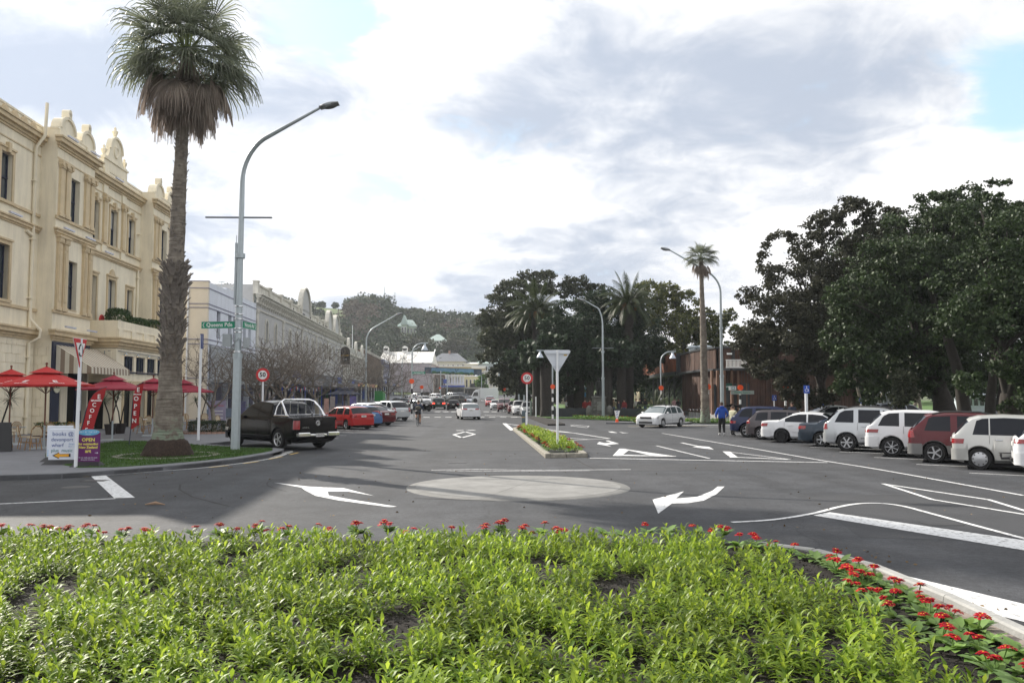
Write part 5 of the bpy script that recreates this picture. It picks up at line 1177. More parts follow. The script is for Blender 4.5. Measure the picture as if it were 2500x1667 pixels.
# arched entrance portal and hanging sign
mb = MB(LF); q = np.linspace(pi, 0, 10); P = [(108.6-1.6, 3.2)]+[(108.6+1.6*cos(a)*.95, 6.8+1.9*sin(a)) for a in q]+[(110.2, 3.2)]
for a, b in zip(P, P[1:]): mb.prism([(a[0], .2, a[1]), (b[0], .2, b[1]), (108.6+(b[0]-108.6)*.6, .2, b[1]-.6), (108.6+(a[0]-108.6)*.6, .2, a[1]-.6)], (0, .5, 0))
pt = mb.build('arched_portal', stone_w); tag(pt, 'tall narrow arched portal between the theatre and the classical shops', 'portal'); 
mb = MB(LF); mb.box((107.0, 0, 3.3), (110, .2, 7.6)); mb.build('portal_back', M('portal_grey', (.3, .31, .34), .8), pt)
p = A(843, 871, 150); sgn = empty('hanging_sign', p, 0, 'black vertical hanging sign with yellow lettering on the theatre end', 'sign')
mb = MB(); mb.box((-.85, -.12, -1.35), (.85, .12, 1.15)); mb.lathe([(.85, -.12), (.85, .12)], 16, (0, 0, 1.0), 'y'); mb.box((-2.6, -.04, 1.2), (-.8, .04, 1.3)); mb.build('board', black_mat, sgn)
text('GALLERY', .38, frame((0, -.14, .25), (1, 0, 0)), M('sign_yellow', (.7, .4, .02), .5, 0, 0), sgn); text('CAFE', .3, frame((0, -.14, -.45), (1, 0, 0)), white_paint, sgn)
# dark brown terrace with posts
def simple_block(name, label, t0, t1, h, wallm, trim, nwin, roofc=None, d=0.0, corn=.3, winh=(6.6, 8.8), shopfas=None, seed=1):
    g = gz(0, 51+t0); b = empty(name, (0, 0, 0), 0, label, 'building'); mb = MB(LF); st_ = (t1-t0)/nwin
    wall(mb, t0, t1, 5+g, h+g, -.4+d, d, [(t0+st_*(k+.5)-.6, t0+st_*(k+.5)+.6, winh[0]+g, winh[1]+g) for k in range(nwin)]); mb.box((t0, -12, 2+g), (t0+.4, -.4+d, h+g)); mb.box((t0, -12, h+g-.1), (t1, d-.4, h+g)); mb.build('wall', wallm, b)
    mb = MB(LF); mb.box((t0-.1, d, h+g-corn*2), (t1, d+corn, h+g-corn)); mb.box((t0-.1, d, 5+g), (t1, d+.15, 5.2+g)); mb.box((t0-.1, d-.45, h+g-.05), (t1, d+.05, h+g+.1)); mb.build('cornice', trim, b)
    for k in range(nwin): sash(LF, b, t0+st_*(k+.5), winh[0]+g, winh[1]+g, 1.2, d, surround=trim, surr=.14, glass=dark_glass)
    shops(b, t0, t1, fas=shopfas, seed=seed); return b
bt = simple_block('brick_shop_building', 'dark brown shop building with closely spaced piers behind bare branches', 150.5, 196, 12.2, M('brown_brick', (.13, .09, .07), .9, var=.25), stone_w, 12, shopfas=[(.12, .1, .09), (.3, .3, .28), (.06, .05, .05)], seed=8)
mb = MB(LF)
for k in range(24): mb.box((151+k*1.9, 0, 5.4), (151.35+k*1.9, .3, 12))
mb.build('pier_row', M('brown_pier', (.2, .15, .11), .9), bt)['kind'] = 'stuff'
# dark barrel awning
mb = MB(LF); q = np.linspace(0, pi, 10)
mb.prism([(152+4.8-4.8*cos(a), 3.6, 4.0+2.6*sin(a)) for a in q], (0, -3.2, 0)); tag(mb.build('barrel_awning', M('dark_canvas', (.03, .022, .02), .8)), 'dark brown barrel shaped awning over the footpath on the left', 'awning')
simple_block('cream_shop_building', 'narrow cream shop building beside the blue corner building', 196.2, 206, 9.6, M('yellow_render', (.42, .36, .24), .85), stone_w, 3, seed=9, winh=(6.2, 8.2))
bl = simple_block('blue_corner_building', 'blue violet Victorian corner building with white window trim', 206.2, 232, 11.6, M('violet_blue', (.13, .16, .3), .8, var=.1), M('white_trim', (.55, .56, .6), .7), 7, corn=.45, seed=10)
mb = MB(LF); g = gz(0, 257); mb.box((206.2, -12, 8.6+g), (206.3, 0, 9.6+g)); mb.build('veranda_rail', stripe_m, bl)
simple_block('pale_shop_building', 'pale cream shop building with a rounded gable up the street', 232.3, 262, 10.5, M('pale_render', (.4, .4, .4), .85), stone_w, 6, seed=12)
# ---------- hipped and gabled buildings up the hill ----------
def gable(name, label, sx0, sx1, Y, z0, zw, zr, dep, wm, rm, axis='x', hip=0, win=0, cat='house', ov=.5, trim=None):
    a = A(sx0, 900, Y); b = A(sx1, 900, Y); x0, x1 = a.x, b.x; root = empty(name, ((x0+x1)/2, Y+dep/2, z0), 0, label, cat); cx = (x0+x1)/2; w = (x1-x0)/2; mb = MB()
    mb.box((-w, -dep/2, 0), (w, dep/2, zw-z0)); mb.build('wall', wm, root)
    e = zw-z0; r_ = zr-z0; W_, D_ = w+ov, dep/2+ov; mb = MB()
    if axis == 'x': rl = W_-hip; mb.add([(-W_, -D_, e), (W_, -D_, e), (W_, D_, e), (-W_, D_, e), (-rl, 0, r_), (rl, 0, r_)], [(0, 1, 5, 4), (1, 2, 5), (2, 3, 4, 5), (3, 0, 4), (0, 3, 2, 1)])
    else: rl = D_-hip; mb.add([(-W_, -D_, e), (W_, -D_, e), (W_, D_, e), (-W_, D_, e), (0, -rl, r_), (0, rl, r_)], [(0, 1, 4), (1, 2, 5, 4), (2, 3, 5), (3, 0, 4, 5), (0, 3, 2, 1)])
    rf = mb.build('roof', rm, root)
    for k in range(win):
        x = -w+(k+.5)*2*w/win; mb = MB(); hh = e*.55; mb.box((x-.55, -dep/2-.06, e*.25), (x+.55, -dep/2+.02, e*.25+hh)); q = mb.build('window', trim or white_paint, root)
        mb = MB(); mb.box((x-.42, -dep/2-.09, e*.25+.12), (x+.42, -dep/2-.05, e*.25+hh-.12)); mb.build('pane', dark_glass, q)
    return root, rf, w, e, r_, dep
iron_w = M('white_iron_roof', (.7, .69, .66), .6, var=.06, scale=.5); lilac = M('lilac_wall', (.45, .4, .42), .8); iron_g = M('grey_iron_roof', (.13, .14, .16), .55, var=.15); iron_gr = M('green_iron_roof', (.36, .45, .42), .6); wood_w = M('white_boards', (.58, .58, .54), .7, var=.05)
hr = gable('white_roofed_hall', 'large hall with a long white iron roof and roof vents', 925, 1048, 285, 3, zw=13.0, zr=17.5, dep=26, wm=lilac, rm=iron_w, cat='hall', win=0)
for sx in (-4.8, 2.2-4):
    mb = MB(); x = {True: -8.2, False: -1.4}[sx < -4]; mb.box((x-.9, -1.2, 14.0), (x+.9, 1.2, 15.7)); mb.lathe([(.9, -1.2), (.9, 1.2)], 12, (x, 0, 15.7), 'y'); mb.build('roof_vent', iron_w, hr[1])
mb = MB(); mb.prism([(9.3, -13.6, 9.6), (9.6, -13.6, 9.6), (9.6, 0, 15.0), (9.3, 0, 15.0)], (0, 0, .5)); mb.build('gable_parapet', white_paint, hr[1])
h2 = gable('veranda_house', 'white weatherboard house with a dark hipped iron roof and veranda', 1053, 1136, 330, 9, zw=15.3, zr=18.9, dep=14, wm=wood_w, rm=iron_g, hip=4.6, win=7, ov=1.0)
mb = MB(); mb.box((-.5, -.5, 9.0), (.3, .4, 11.0)); mb.build('chimney', brick_mat, h2[1])
mb = MB(); mb.box((-h2[2]-.5, -9.2, 3.8), (h2[2]+.5, -7, 4.0)); mb.build('veranda_roof', iron_g, h2[0])
for k in range(8):
    mb = MB(); x = -h2[2]+k*2*h2[2]/7; mb.box((x-.1, -9.1, 0), (x+.1, -8.9, 3.8)); mb.build('veranda_post', white_paint, h2[0])
mb = MB(); mb.box((-h2[2]-.5, -9.1, .3), (h2[2]+.5, -9.0, 1.2)); mb.build('veranda_rail', white_paint, h2[0])
gable('white_lean_to', 'low white board annex between the hipped house and the trees', 1134, 1166, 328, 9, zw=14.2, zr=15.0, dep=8, wm=wood_w, rm=wood_w, win=3)
gable('pale_gabled_house', 'pale house with a light blue grey gable roof partly behind tree branches', 1166, 1235, 330, 9, zw=14.4, zr=17.4, dep=10, wm=M('pale_blue_boards', (.4, .46, .5), .7), rm=iron_gr, hip=2, win=5)
gable('green_hill_villa', 'pale green villa with a steep gable high on the hill', 970, 1015, 428, 32, zw=37.5, zr=41.2, dep=10, wm=M('pale_green_boards', (.34, .42, .33), .8), rm=iron_gr, hip=3, win=6, trim=M('villa_trim', (.6, .6, .55), .7))
gable('green_villa_gable', 'steep front gable with chimney on the pale green hill villa', 979, 992, 424, 32, zw=38, zr=43, dep=6, wm=M('pale_green_boards', (.34, .42, .33), .8), rm=iron_gr, axis='y', win=2, cat='house gable')
gable('bungalow', 'cream bungalow with a pale green iron roof lower on the hill', 1040, 1092, 402, 22, zw=28.2, zr=31.8, dep=12, wm=wood_w, rm=iron_gr, hip=5, win=4)
# end-of-street row
lemon = M('lemon_render', (.62, .58, .38), .8, var=.04); creamw = M('cream_white', (.62, .6, .5), .8, var=.04)
def endb(name, label, sx0, sx1, sy0, sy1, Y, wm, nwin=0, dep=10, par=0):
    a = A(sx0, sy0, Y); b = A(sx1, sy1, Y); w = (b.x-a.x)/2; root = empty(name, ((a.x+b.x)/2, Y+dep/2, b.z), 0, label, 'building'); mb = MB(); hh = a.z-b.z
    mb.box((-w, -dep/2, -6), (w, dep/2, hh)); mb.build('wall', wm, root)
    mb = MB(); mb.box((-w-.15, -dep/2-.2, hh-.35), (w+.15, -dep/2+.1, hh)); mb.build('cornice', white_paint, root)
    for k in range(nwin):
        x = -w+(k+.5)*2*w/nwin; ww = w/nwin*.55; mb = MB(); mb.box((x-ww, -dep/2-.08, hh*.35), (x+ww, -dep/2+.02, hh*.82)); q = mb.build('window', white_paint, root)
        mb = MB(); mb.box((x-ww+.12, -dep/2-.12, hh*.35+.12), (x+ww-.12, -dep/2-.07, hh*.82-.12)); mb.build('pane', dark_glass, q)
    return root, w, hh, dep
endb('long_yellow_building', 'long pale yellow building behind the banner', 1060, 1184, 893, 930, 320, M('yellow_ochre', (.45, .38, .2), .85), 8)
pb = endb('pleated_building', 'cream building with a pleated concrete upper facade above the blue awning', 1087, 1133, 915, 965, 290, creamw, 0)
for k in range(7):
    x = -pb[1]+.3+k*(2*pb[1]-.6)/6; mb = MB(); mb.prism([(x-.35, -5, 4.0), (x+.35, -5, 4.0), (x+.1, -5.7, 6.9), (x-.1, -5.7, 6.9)], (0, .3, 0)); mb.build('facade_pleat', white_paint, pb[0])
for x in (-1.2, 1.0): mb = MB(); mb.box((x-.35, -5.1, 4.4), (x+.35, -5.0, 6.2)); mb.build('pane', dark_glass, pb[0])
mb = MB(); mb.box((-pb[1]-1.6, -7.5, 2.9), (pb[1]+.3, -5, 3.5)); baw = mb.build('blue_awning', M('bank_blue', (.06, .1, .38), .5), pb[0])
mb = MB(); mb.box((-pb[1]-1.8+1.2, -7.2, 4.2), (-pb[1]+.9, -6.9, 5.6)); mb.build('blue_sign', blue_sign, pb[0])
mb = MB(); mb.box((-pb[1], -5.2, -.5), (pb[1], -5.1, 2.4)); mb.build('shopfront', dark_glass, pb[0])
lb = endb('lemon_building', 'pale lemon two storey shop building left of the street tree', 1135, 1172, 917, 965, 295, lemon, 4)
mb = MB(); mb.box((-lb[1]-3, -8, 2.4), (lb[1]+1, -5, 3.0)); mb.build('street_awning', M('pale_fascia', (.4, .4, .38), .6), lb[0]); mb = MB(); mb.box((-lb[1]-2, -5.3, -1), (lb[1], -5.2, 2.2)); mb.build('shopfront', dark_glass, lb[0])
mb = MB(); mb.box((-.5, -8.4, 3.0), (2.2, -8.2, 4.2)); mb.build('dark_sign', black_mat, lb[0])
endb('terracotta_building', 'pinkish orange shop building with an arched top on the left of the banner', 1020, 1046, 914, 965, 300, M('terracotta_render', (.42, .27, .19), .85, var=.2), 4)
endb('brown_tree_screen_building', 'brown fronted building behind bare branches under the banner', 1047, 1086, 912, 965, 305, M('dull_brown', (.16, .12, .1), .9, var=.3), 3)
endb('red_roofed_terrace', 'low building with a dull red roof left of the banner', 1014, 1066, 893, 935, 310, M('dull_red', (.2, .09, .08), .9), 0)
endb('stepped_white_building', 'cream building with a white stepped parapet right of the banner', 1152, 1184, 896, 960, 300, M('sand_render', (.42, .37, .26), .85), 3)
endb('striped_pale_building', 'pale building with horizontal white bands behind the street trees', 1182, 1215, 905, 962, 285, creamw, 3)
# footpath extras
mb = MB(LF); g = gz(0, 220); 
for k, (t, d) in enumerate(((128, 5.4), (134, 5.2))):
    p = LF @ Vector((t, d, 0)); mb = MB(); mb.box((p.x-.9, p.y-.9, gz(0, p.y)+.1), (p.x+.9, p.y+.9, gz(0, p.y)+2.3)); tag(mb.build('green_kiosk', M('bin_green', (.01, .2, .03), .5)), ['bright green kiosk at the left kerb beyond the crossing', 'second bright green kiosk just behind the first'][k], 'kiosk')

# ================= TIMBER LIBRARY =================
timber = M('rusty_timber', (.055, .024, .015), .8, var=.45, scale=1.2, bump=.2); dark_steel = M('dark_steel', (.03, .035, .04), .5)  # timber colour darkened for the shaded front; lit_timber is its brighter copy
lib = empty('timber_building', (0, 0, 0), 0, 'low curved building clad in red brown vertical timber beside the park', 'library')
def gl(sx, Y): a = A(sx, 962, Y); return Vector((a.x, Y, .1))
plan = [gl(1667, 86), gl(1684, 81.5), gl(1703, 77.5), gl(1726, 74.5), gl(1755, 72.6), gl(1790, 71.6), gl(1830, 71.2), gl(1880, 71.5), gl(1940, 72.5), gl(2000, 74.5), gl(2060, 77.5), gl(2110, 82)]
def strip_boards(pts, z0, z1, off, step, m, nm, parent, gapw=.03, th=.05, zf=None, depthr=.03):
    mb = MB(); P = [Vector((p.x, p.y, 0)) for p in pts]; carry = 0
    for a, b in zip(P, P[1:]):
        Lg = (b-a).length; u = (b-a)/Lg; nrm = Vector((u.y, -u.x, 0)); x = carry
        while x < Lg:
            x1 = min(x+step-gapw, Lg); q0 = a+u*x+nrm*off; q1 = a+u*x1+nrm*off; o = nrm*(th+random.uniform(0, depthr))
            za, zb = (z0, z1) if zf is None else zf(q0)
            mb.prism([(*q0[:2], za), (*q1[:2], za), (*(q1+o)[:2], za), (*(q0+o)[:2], za)], (0, 0, zb-za)); x += step
        carry = x-Lg
    o = mb.build(nm, m, parent); o['kind'] = 'stuff'; return o
def curtainwall(pts, z0, z1, off, m, nm, parent, th=.1):
    mb = MB()
    for a, b in zip(pts, pts[1:]):
        u = (b-a).normalized(); nrm = Vector((u.y, -u.x, 0)); q = [a+nrm*off, b+nrm*off, b+nrm*(off+th), a+nrm*(off+th)]
        mb.prism([(p.x, p.y, z0) for p in q], (0, 0, z1-z0))
    return mb.build(nm, m, parent)
curtainwall(plan, .1, 6.2, -.3, dark_steel, 'wall', lib, .25)
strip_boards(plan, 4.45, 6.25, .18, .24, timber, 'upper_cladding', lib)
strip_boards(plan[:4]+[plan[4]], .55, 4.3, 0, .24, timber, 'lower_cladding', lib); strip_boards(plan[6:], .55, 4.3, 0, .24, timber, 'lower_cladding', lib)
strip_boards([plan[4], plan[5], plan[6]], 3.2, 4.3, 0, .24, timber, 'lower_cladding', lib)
curtainwall(plan, 4.3, 4.48, 0, dark_steel, 'canopy_band', lib, .55); curtainwall(plan, 6.25, 6.4, -.4, dark_steel, 'roof_edge', lib, .75)
curtainwall(plan[1:], .1, .55, 0, concrete, 'plinth', lib, .12)
mb = MB(); mb.poly([(p.x, p.y, 6.22) for p in plan]+[(50, 95, 6.22), (25, 100, 6.22)]); mb.build('roof', dark_steel, lib)
for k, sx in enumerate((1738, 1752, 1768, 1786, 1801, 1822)):   # mullions and glazing
    p = gl(sx, 71.6); mb = MB(); mb.box((p.x-.09, p.y-.3, .5), (p.x+.09, p.y+.1, 4.3)); mb.build('fin', M('timber_fin', (.13, .07, .045), .8), lib)
for sx0, sx1 in ((1738, 1751), (1753, 1767), (1787, 1800)):
    a, b = gl(sx0, 71.9), gl(sx1, 71.9); mb = MB(); mb.box((a.x, a.y-.2, .6), (b.x, a.y-.12, 3.1)); mb.build('window', bright_glass, lib)
a, b = gl(1770, 71.5), gl(1785, 71.5); mb = MB(); mb.box((a.x, a.y-.45, 2.6), (b.x, a.y-.4, 3.2)); ls = mb.build('door_sign', M('dark_green_sign', (.01, .07, .05), .5), lib)
text('Library', .2, frame(((a.x+b.x)/2, a.y-.46, 2.9), (1, 0, 0)), white_paint, ls)
for x in (33.6, 34.1, 35.0):
    mb = MB(); mb.box((x-.12, 74.4, 1.0), (x+.12, 74.5, 2.6)); mb.build('window', bright_glass, lib)
p0, p1 = gl(1770, 71), gl(1822, 71)    # white balcony railing
mb = MB(); mb.box((p0.x, 70.5, 4.5), (p1.x, 70.56, 4.58)); mb.box((p0.x, 70.5, 5.15), (p1.x, 70.56, 5.22)); rl = mb.build('railing', white_paint, lib)
for k in range(16):
    x = p0.x+(p1.x-p0.x)*(k+.5)/16; mb = MB(); mb.box((x-.02, 70.5, 4.58), (x+.02, 70.55, 5.15)); mb.build('baluster', white_paint, rl)
mb = MB(); p = gl(1782, 71); mb.box((p.x-.22, 70.9, 6.0-.35), (p.x+.22, 70.95, 6.0-.2)); mb.build('wall_light', white_paint, lib)
for sx in (1692, 1712, 1728):
    p = gl(sx, 80); mb = MB(); mb.lathe([(.35, 6.2), (.35, 6.7), (.5, 6.72), (.5, 6.9), (0, 7.0)], 12, (p.x, p.y, 0)); mb.build('roof_vent', metal_grey, lib)
# left wing, a deep canopy on struts
wing = [gl(1560, 128), gl(1572, 118), gl(1590, 106), gl(1615, 95.5), gl(1640, 89.5), gl(1660, 86.2)]
strip_boards(wing, 4.6, 6.5, .3, .26, M('lit_timber', (.2, .06, .025), .75, var=.6, scale=.8, bump=.2), 'canopy_cladding', lib, zf=lambda q: (4.6-(q.y-86)*.012, 6.5-(q.y-86)*.01))  # brighter copy of the timber, with light on the boards put into its colour
curtainwall(wing, 4.25, 4.62, -.5, dark_steel, 'canopy_soffit', lib, 1.0)
mb = MB(); mb.poly([(p.x, p.y, 4.5) for p in wing]+[(p.x+4.5, p.y+2, 4.5) for p in reversed(wing)]); mb.build('canopy_ceiling', timber, lib)
curtainwall([p+Vector((4, 3.0, 0)) for p in wing], .1, 4.5, 0, M('dark_glazing', (.015, .014, .013), .2), 'wing_glazing', lib)
for p in wing[1:]+[wing[2]*.5+wing[3]*.5, wing[3]*.5+wing[4]*.5]:
    mb = MB(); mb.tube([(p.x+.3, p.y, .1), (p.x+.3, p.y, 4.5)], .09, 6); mb.tube([(p.x+.3, p.y, 1.9), (p.x+2.6, p.y+1.5, 4.4)], .06, 6); mb.build('strut', dark_steel, lib)
mb = MB(); p = gl(1664, 86); mb.box((p.x-.5, 85.6, 4.2), (p.x+.3, 86.4, 6.5)); mb.build('corner_post', dark_steel, lib)
# ================= HILL =================
RG = [(-900, 5), (-400, 30), (600, 700), (700, 728), (760, 735), (800, 738), (830, 745), (870, 733), (920, 732), (950, 741), (985, 757), (1020, 768), (1060, 768), (1090, 772), (1125, 777), (1200, 776), (1300, 785), (1500, 830), (1800, 880), (2500, 920)]
rx = [(-1200, 10), (-400, 30)]+[((sx-1250)/4.034, (962-sy-14)/4.034+H) for sx, sy in RG[2:]]+[(700, 6), (1500, 2)]
def hillz(x, y):
    r = interp(rx, x); s = min(1, max(0, (y-312)/190)); s = s*s*(3-2*s)*.55+s*.45
    b = gz(0, min(y, 312)); z = b+(r-b)*s
    if y > 502: z -= (y-502)*.12
    return z-.2
ys = list(np.linspace(308, 502, 26))+[520, 560, 640, 800, 1000]; xs = list(np.linspace(-420, 420, 56)); V = [(x, y, hillz(x, y)+noise.noise(Vector((x*.03, y*.03, 0)))*1.5*min(1, (y-308)/60)) for y in ys for x in xs]; n = len(xs)
hill_m = M('hill_grass', (.05, .085, .018), .95, var=.35, scale=.03, col2=(.085, .13, .03))
tag(npmesh('hill', V, [(j*n+i, j*n+i+1, (j+1)*n+i+1, (j+1)*n+i) for j in range(len(ys)-1) for i in range(n-1)], hill_m), kind='structure')
def fol(name, cl, nl, size, m, parent=None, flat=.75, shell=.5, asp=.5):
    """leaf cloud: cl = array of clump centres+radius (n x 4); nl leaves in each"""
    cl = np.asarray(cl); n = len(cl); d = rng.normal(size=(n, nl, 3)); d /= np.linalg.norm(d, axis=2)[..., None]
    rr = (shell+(1-shell)*rng.random((n, nl)))[..., None]*cl[:, None, 3:4]; d[..., 2] *= flat
    P = (cl[:, None, :3]+d*rr).reshape(-1, 3); return leaves(name, P, size, m, parent, 1.0, asp)
hg1 = leafmat('wood_green', (.022, .038, .014), (.05, .075, .03), 0, .7, .2); hg2 = leafmat('wood_brown', (.085, .068, .05), (.14, .115, .085), 0, .8, .1); hg3 = leafmat('wood_olive', (.03, .042, .012), (.06, .07, .02), 0, .7, .2)
cls = {0: [], 1: [], 2: []}
for k in range(1500):
    sx = random.uniform(560, 1330); Y = random.uniform(325, 515); x = (sx-1250)/F*Y; z = hillz(x, Y)
    sy = 962-(z-H)*F/Y
    if (748 < sx < 855 and sy < 800 and noise.noise(Vector((sx*.02, sy*.02, 5))) < .35) or (1150 < sx < 1185 and 860 < sy < 885): continue
    if any(a < sx < b and c < sy < d and Y < e for a, b, c, d, e in ((966, 1022, 760, 846, 430), (1036, 1098, 790, 878, 404))): continue
    if Y > 480 and sx < 860: continue
    if Y > 485 and random.random() < .7: continue
    r = random.uniform(3, 7.5)*(1 if Y > 380 else .8); nv = noise.noise(Vector((sx*.012, sy*.02, 1)))
    c = 1 if nv > .38 else (2 if nv < -.3 or random.random() < .1 else 0)
    q = cls[c]
    for j in range(5):
        a = random.uniform(0, 6.28); q.append((x+cos(a)*r*.55, Y+sin(a)*r*.5, z+r*random.uniform(.3, .95), r*.55))
for c, m, nm, lb in ((0, hg1, 'hill_woodland', 'dark green woodland covering the hillside'), (1, hg2, 'hill_scrub', 'brown leafless scrub in patches on the hillside'), (2, hg3, 'hill_olive_trees', 'olive green trees scattered over the hillside')):
    tag(fol(nm, cls[c], 52, 1.4, m, None, .8, .6, .7), lb, 'woodland', kind='stuff')
bark = M('bark', (.032, .027, .023), .95, var=.35, scale=6, bump=.8, bscale=14); bark_l = M('pale_bark', (.22, .2, .16), .9, var=.35, scale=7, bump=.5, bscale=20)
def limb(mb, pts, r0, r1, n=7):
    k = len(pts); P = [Vector(p) for p in pts]
    # smooth through points
    Q = []; 
    for i in range(k-1):
        p0, p1, p2, p3 = P[max(i-1, 0)], P[i], P[i+1], P[min(i+2, k-1)]
        for s in range(4):
            t = s/4; Q.append(.5*((2*p1)+(p2-p0)*t+(2*p0-5*p1+4*p2-p3)*t*t+(3*p1-p0-3*p2+p3)*t**3))
    Q.append(P[-1]); m = len(Q)
    mb.tube(Q, [r0+(r1-r0)*i/(m-1) for i in range(m)], n)
def big_tree(name, label, base, blobs, m, leaf=.22, dens=1.0, cat='tree', group=None, forks=6, tr=.45, gap=.0, trm=None, limbs=True, thr=None):
    base = Vector(base); root = empty(name, base, 0, label, cat, group); cl = []; cen = []; LS = .98; nl = int(44*(.2/(leaf*LS))**2)
    for sx, sy, rp, Y in blobs:
        c = A(sx, sy, Y); R = rp*Y/F; cen.append((c, R)); nC = int(max(12, (R**2)*34*dens))
        d = rng.normal(size=(nC, 3)); d /= np.linalg.norm(d, axis=1)[:, None]; rr = (.45+.55*rng.random(nC)**.5)[:, None]*R
        P = d*rr*np.array([1, .85, .82])+np.array([c.x, c.y, c.z])
        rc = np.clip(R*.26, .4, 1.2)*(.6+.8*rng.random(nC))
        if gap:
            keep = np.array([noise.noise(Vector(p)*.55) > -gap for p in P]); P = P[keep]; rc = rc[keep]
        for p, q in zip(P, rc):
            if p[2] > 1.2: cl.append((*(p-np.array(base)), q))
    fol('crown', cl, nl, leaf*LS, m, root, .62, .3, .75)
    mb = MB(); 
    top = sum((c for c, R in cen), Vector())/len(cen)-base; fork = Vector((top.x*.15, top.y*.15, min(3.2, top.z*.35)))
    limb(mb, [(0, 0, -.1), (fork.x*.3, fork.y*.3, fork.z*.5), fork], tr*1.15, tr*.55, 10); mb.build('trunk', trm or bark, root, True, 60)
    if limbs:
        mb = MB()
        for c, R in sorted(cen, key=lambda q: -q[1])[:forks]:
            t = c-base; midp = fork.lerp(t, .5)+Vector((random.uniform(-.6, .6), random.uniform(-.6, .6), R*.2)); limb(mb, [fork-Vector((0, 0, .3)), fork.lerp(midp, .5)+Vector((0, 0, .2)), midp, t], tr*.4, .06)
            for j in range(4):
                e = t+Vector((random.uniform(-1, 1), random.uniform(-1, 1), random.uniform(-.3, .9)))*R*.75; limb(mb, [midp, midp.lerp(e, .5)+Vector((0, 0, .3)), e], tr*.16, .03, 5)
        mb.build('limbs', trm or bark, root, True, 60)
    return root
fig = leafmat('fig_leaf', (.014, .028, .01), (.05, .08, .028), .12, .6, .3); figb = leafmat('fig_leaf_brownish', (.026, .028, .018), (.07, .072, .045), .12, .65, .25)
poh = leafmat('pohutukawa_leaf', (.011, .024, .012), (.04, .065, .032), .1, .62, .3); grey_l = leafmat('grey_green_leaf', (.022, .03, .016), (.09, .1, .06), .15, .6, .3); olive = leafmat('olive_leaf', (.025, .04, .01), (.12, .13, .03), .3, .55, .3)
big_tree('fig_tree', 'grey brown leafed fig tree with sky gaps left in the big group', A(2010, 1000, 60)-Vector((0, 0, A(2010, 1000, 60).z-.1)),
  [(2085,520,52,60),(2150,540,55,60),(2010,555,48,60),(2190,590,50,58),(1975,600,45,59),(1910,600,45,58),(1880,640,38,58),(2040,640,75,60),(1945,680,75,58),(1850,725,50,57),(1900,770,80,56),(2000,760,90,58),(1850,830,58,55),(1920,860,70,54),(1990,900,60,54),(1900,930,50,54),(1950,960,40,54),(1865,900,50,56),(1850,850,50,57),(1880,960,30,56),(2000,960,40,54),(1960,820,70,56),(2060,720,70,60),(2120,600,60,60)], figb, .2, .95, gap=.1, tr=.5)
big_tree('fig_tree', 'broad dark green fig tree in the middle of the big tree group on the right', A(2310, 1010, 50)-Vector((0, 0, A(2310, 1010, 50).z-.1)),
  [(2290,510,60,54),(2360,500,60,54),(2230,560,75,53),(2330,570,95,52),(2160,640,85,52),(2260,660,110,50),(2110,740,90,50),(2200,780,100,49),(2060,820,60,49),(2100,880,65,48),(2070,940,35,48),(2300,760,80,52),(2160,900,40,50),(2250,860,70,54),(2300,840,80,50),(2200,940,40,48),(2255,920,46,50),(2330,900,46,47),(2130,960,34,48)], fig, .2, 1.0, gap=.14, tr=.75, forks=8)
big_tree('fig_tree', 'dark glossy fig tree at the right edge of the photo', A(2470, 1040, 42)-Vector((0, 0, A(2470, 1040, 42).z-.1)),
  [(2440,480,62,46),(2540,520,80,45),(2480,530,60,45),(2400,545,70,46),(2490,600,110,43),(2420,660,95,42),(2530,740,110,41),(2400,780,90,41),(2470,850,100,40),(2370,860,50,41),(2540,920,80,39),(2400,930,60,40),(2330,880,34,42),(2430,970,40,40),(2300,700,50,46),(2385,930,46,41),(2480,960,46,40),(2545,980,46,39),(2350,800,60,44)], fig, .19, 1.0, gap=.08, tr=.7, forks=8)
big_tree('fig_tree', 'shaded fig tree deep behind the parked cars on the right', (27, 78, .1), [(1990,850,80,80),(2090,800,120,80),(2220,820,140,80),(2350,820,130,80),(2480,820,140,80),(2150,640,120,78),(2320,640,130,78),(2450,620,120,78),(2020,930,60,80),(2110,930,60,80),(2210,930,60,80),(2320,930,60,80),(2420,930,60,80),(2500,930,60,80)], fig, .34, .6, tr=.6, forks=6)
for k, (sx, Y, lean, tr_) in enumerate(((2200, 60, .8, .16), (2225, 62, 1.2, .15), (2250, 61, -.5, .16), (2290, 50, .4, .4), (2360, 46, -.5, .42), (2415, 44, .3, .3), (2140, 58, 1.0, .14), (2110, 60, -.8, .13), (2440, 50, .5, .35))):
    p = A(sx, 962, Y); mb = MB(); limb(mb, [(0, 0, 0), (lean*.3, .1, 1.6), (lean*.8, 0, 3.2), (lean*1.8, .2, 5.5)], tr_, tr_*.6, 8)
    o = mb.build('trunk', bark_l if tr_ < .2 else bark, None, True, 60); o.location = (p.x, p.y, .1)
    rt = empty('slender_tree' if tr_ < .2 else 'park_tree', o.location, 0, ('slender pale trunked tree leaning in the car park, number %d from the left' % 0 if 0 else ['first pale trunk', 'second pale trunk', 'third pale trunk', 'thick dark trunk above the red wagon', 'thickest dark trunk above the people mover', 'dark trunk right of the thickest one', 'pale trunk above the white suv', 'pale trunk left of the white suv roof', 'dark trunk farthest to the right'][k]+' under the big fig canopy'), 'tree', 'trunks under the fig canopy'); o.location = (0, 0, 0); o.parent = rt
    P = [(lean*1.8+random.uniform(-1.6, 1.6), random.uniform(-1.6, 1.6), 5.6+random.uniform(-.6, 1.6), .6) for _ in range(26)]; fol('crown', P, 26, .24, fig, rt, .6, .3)
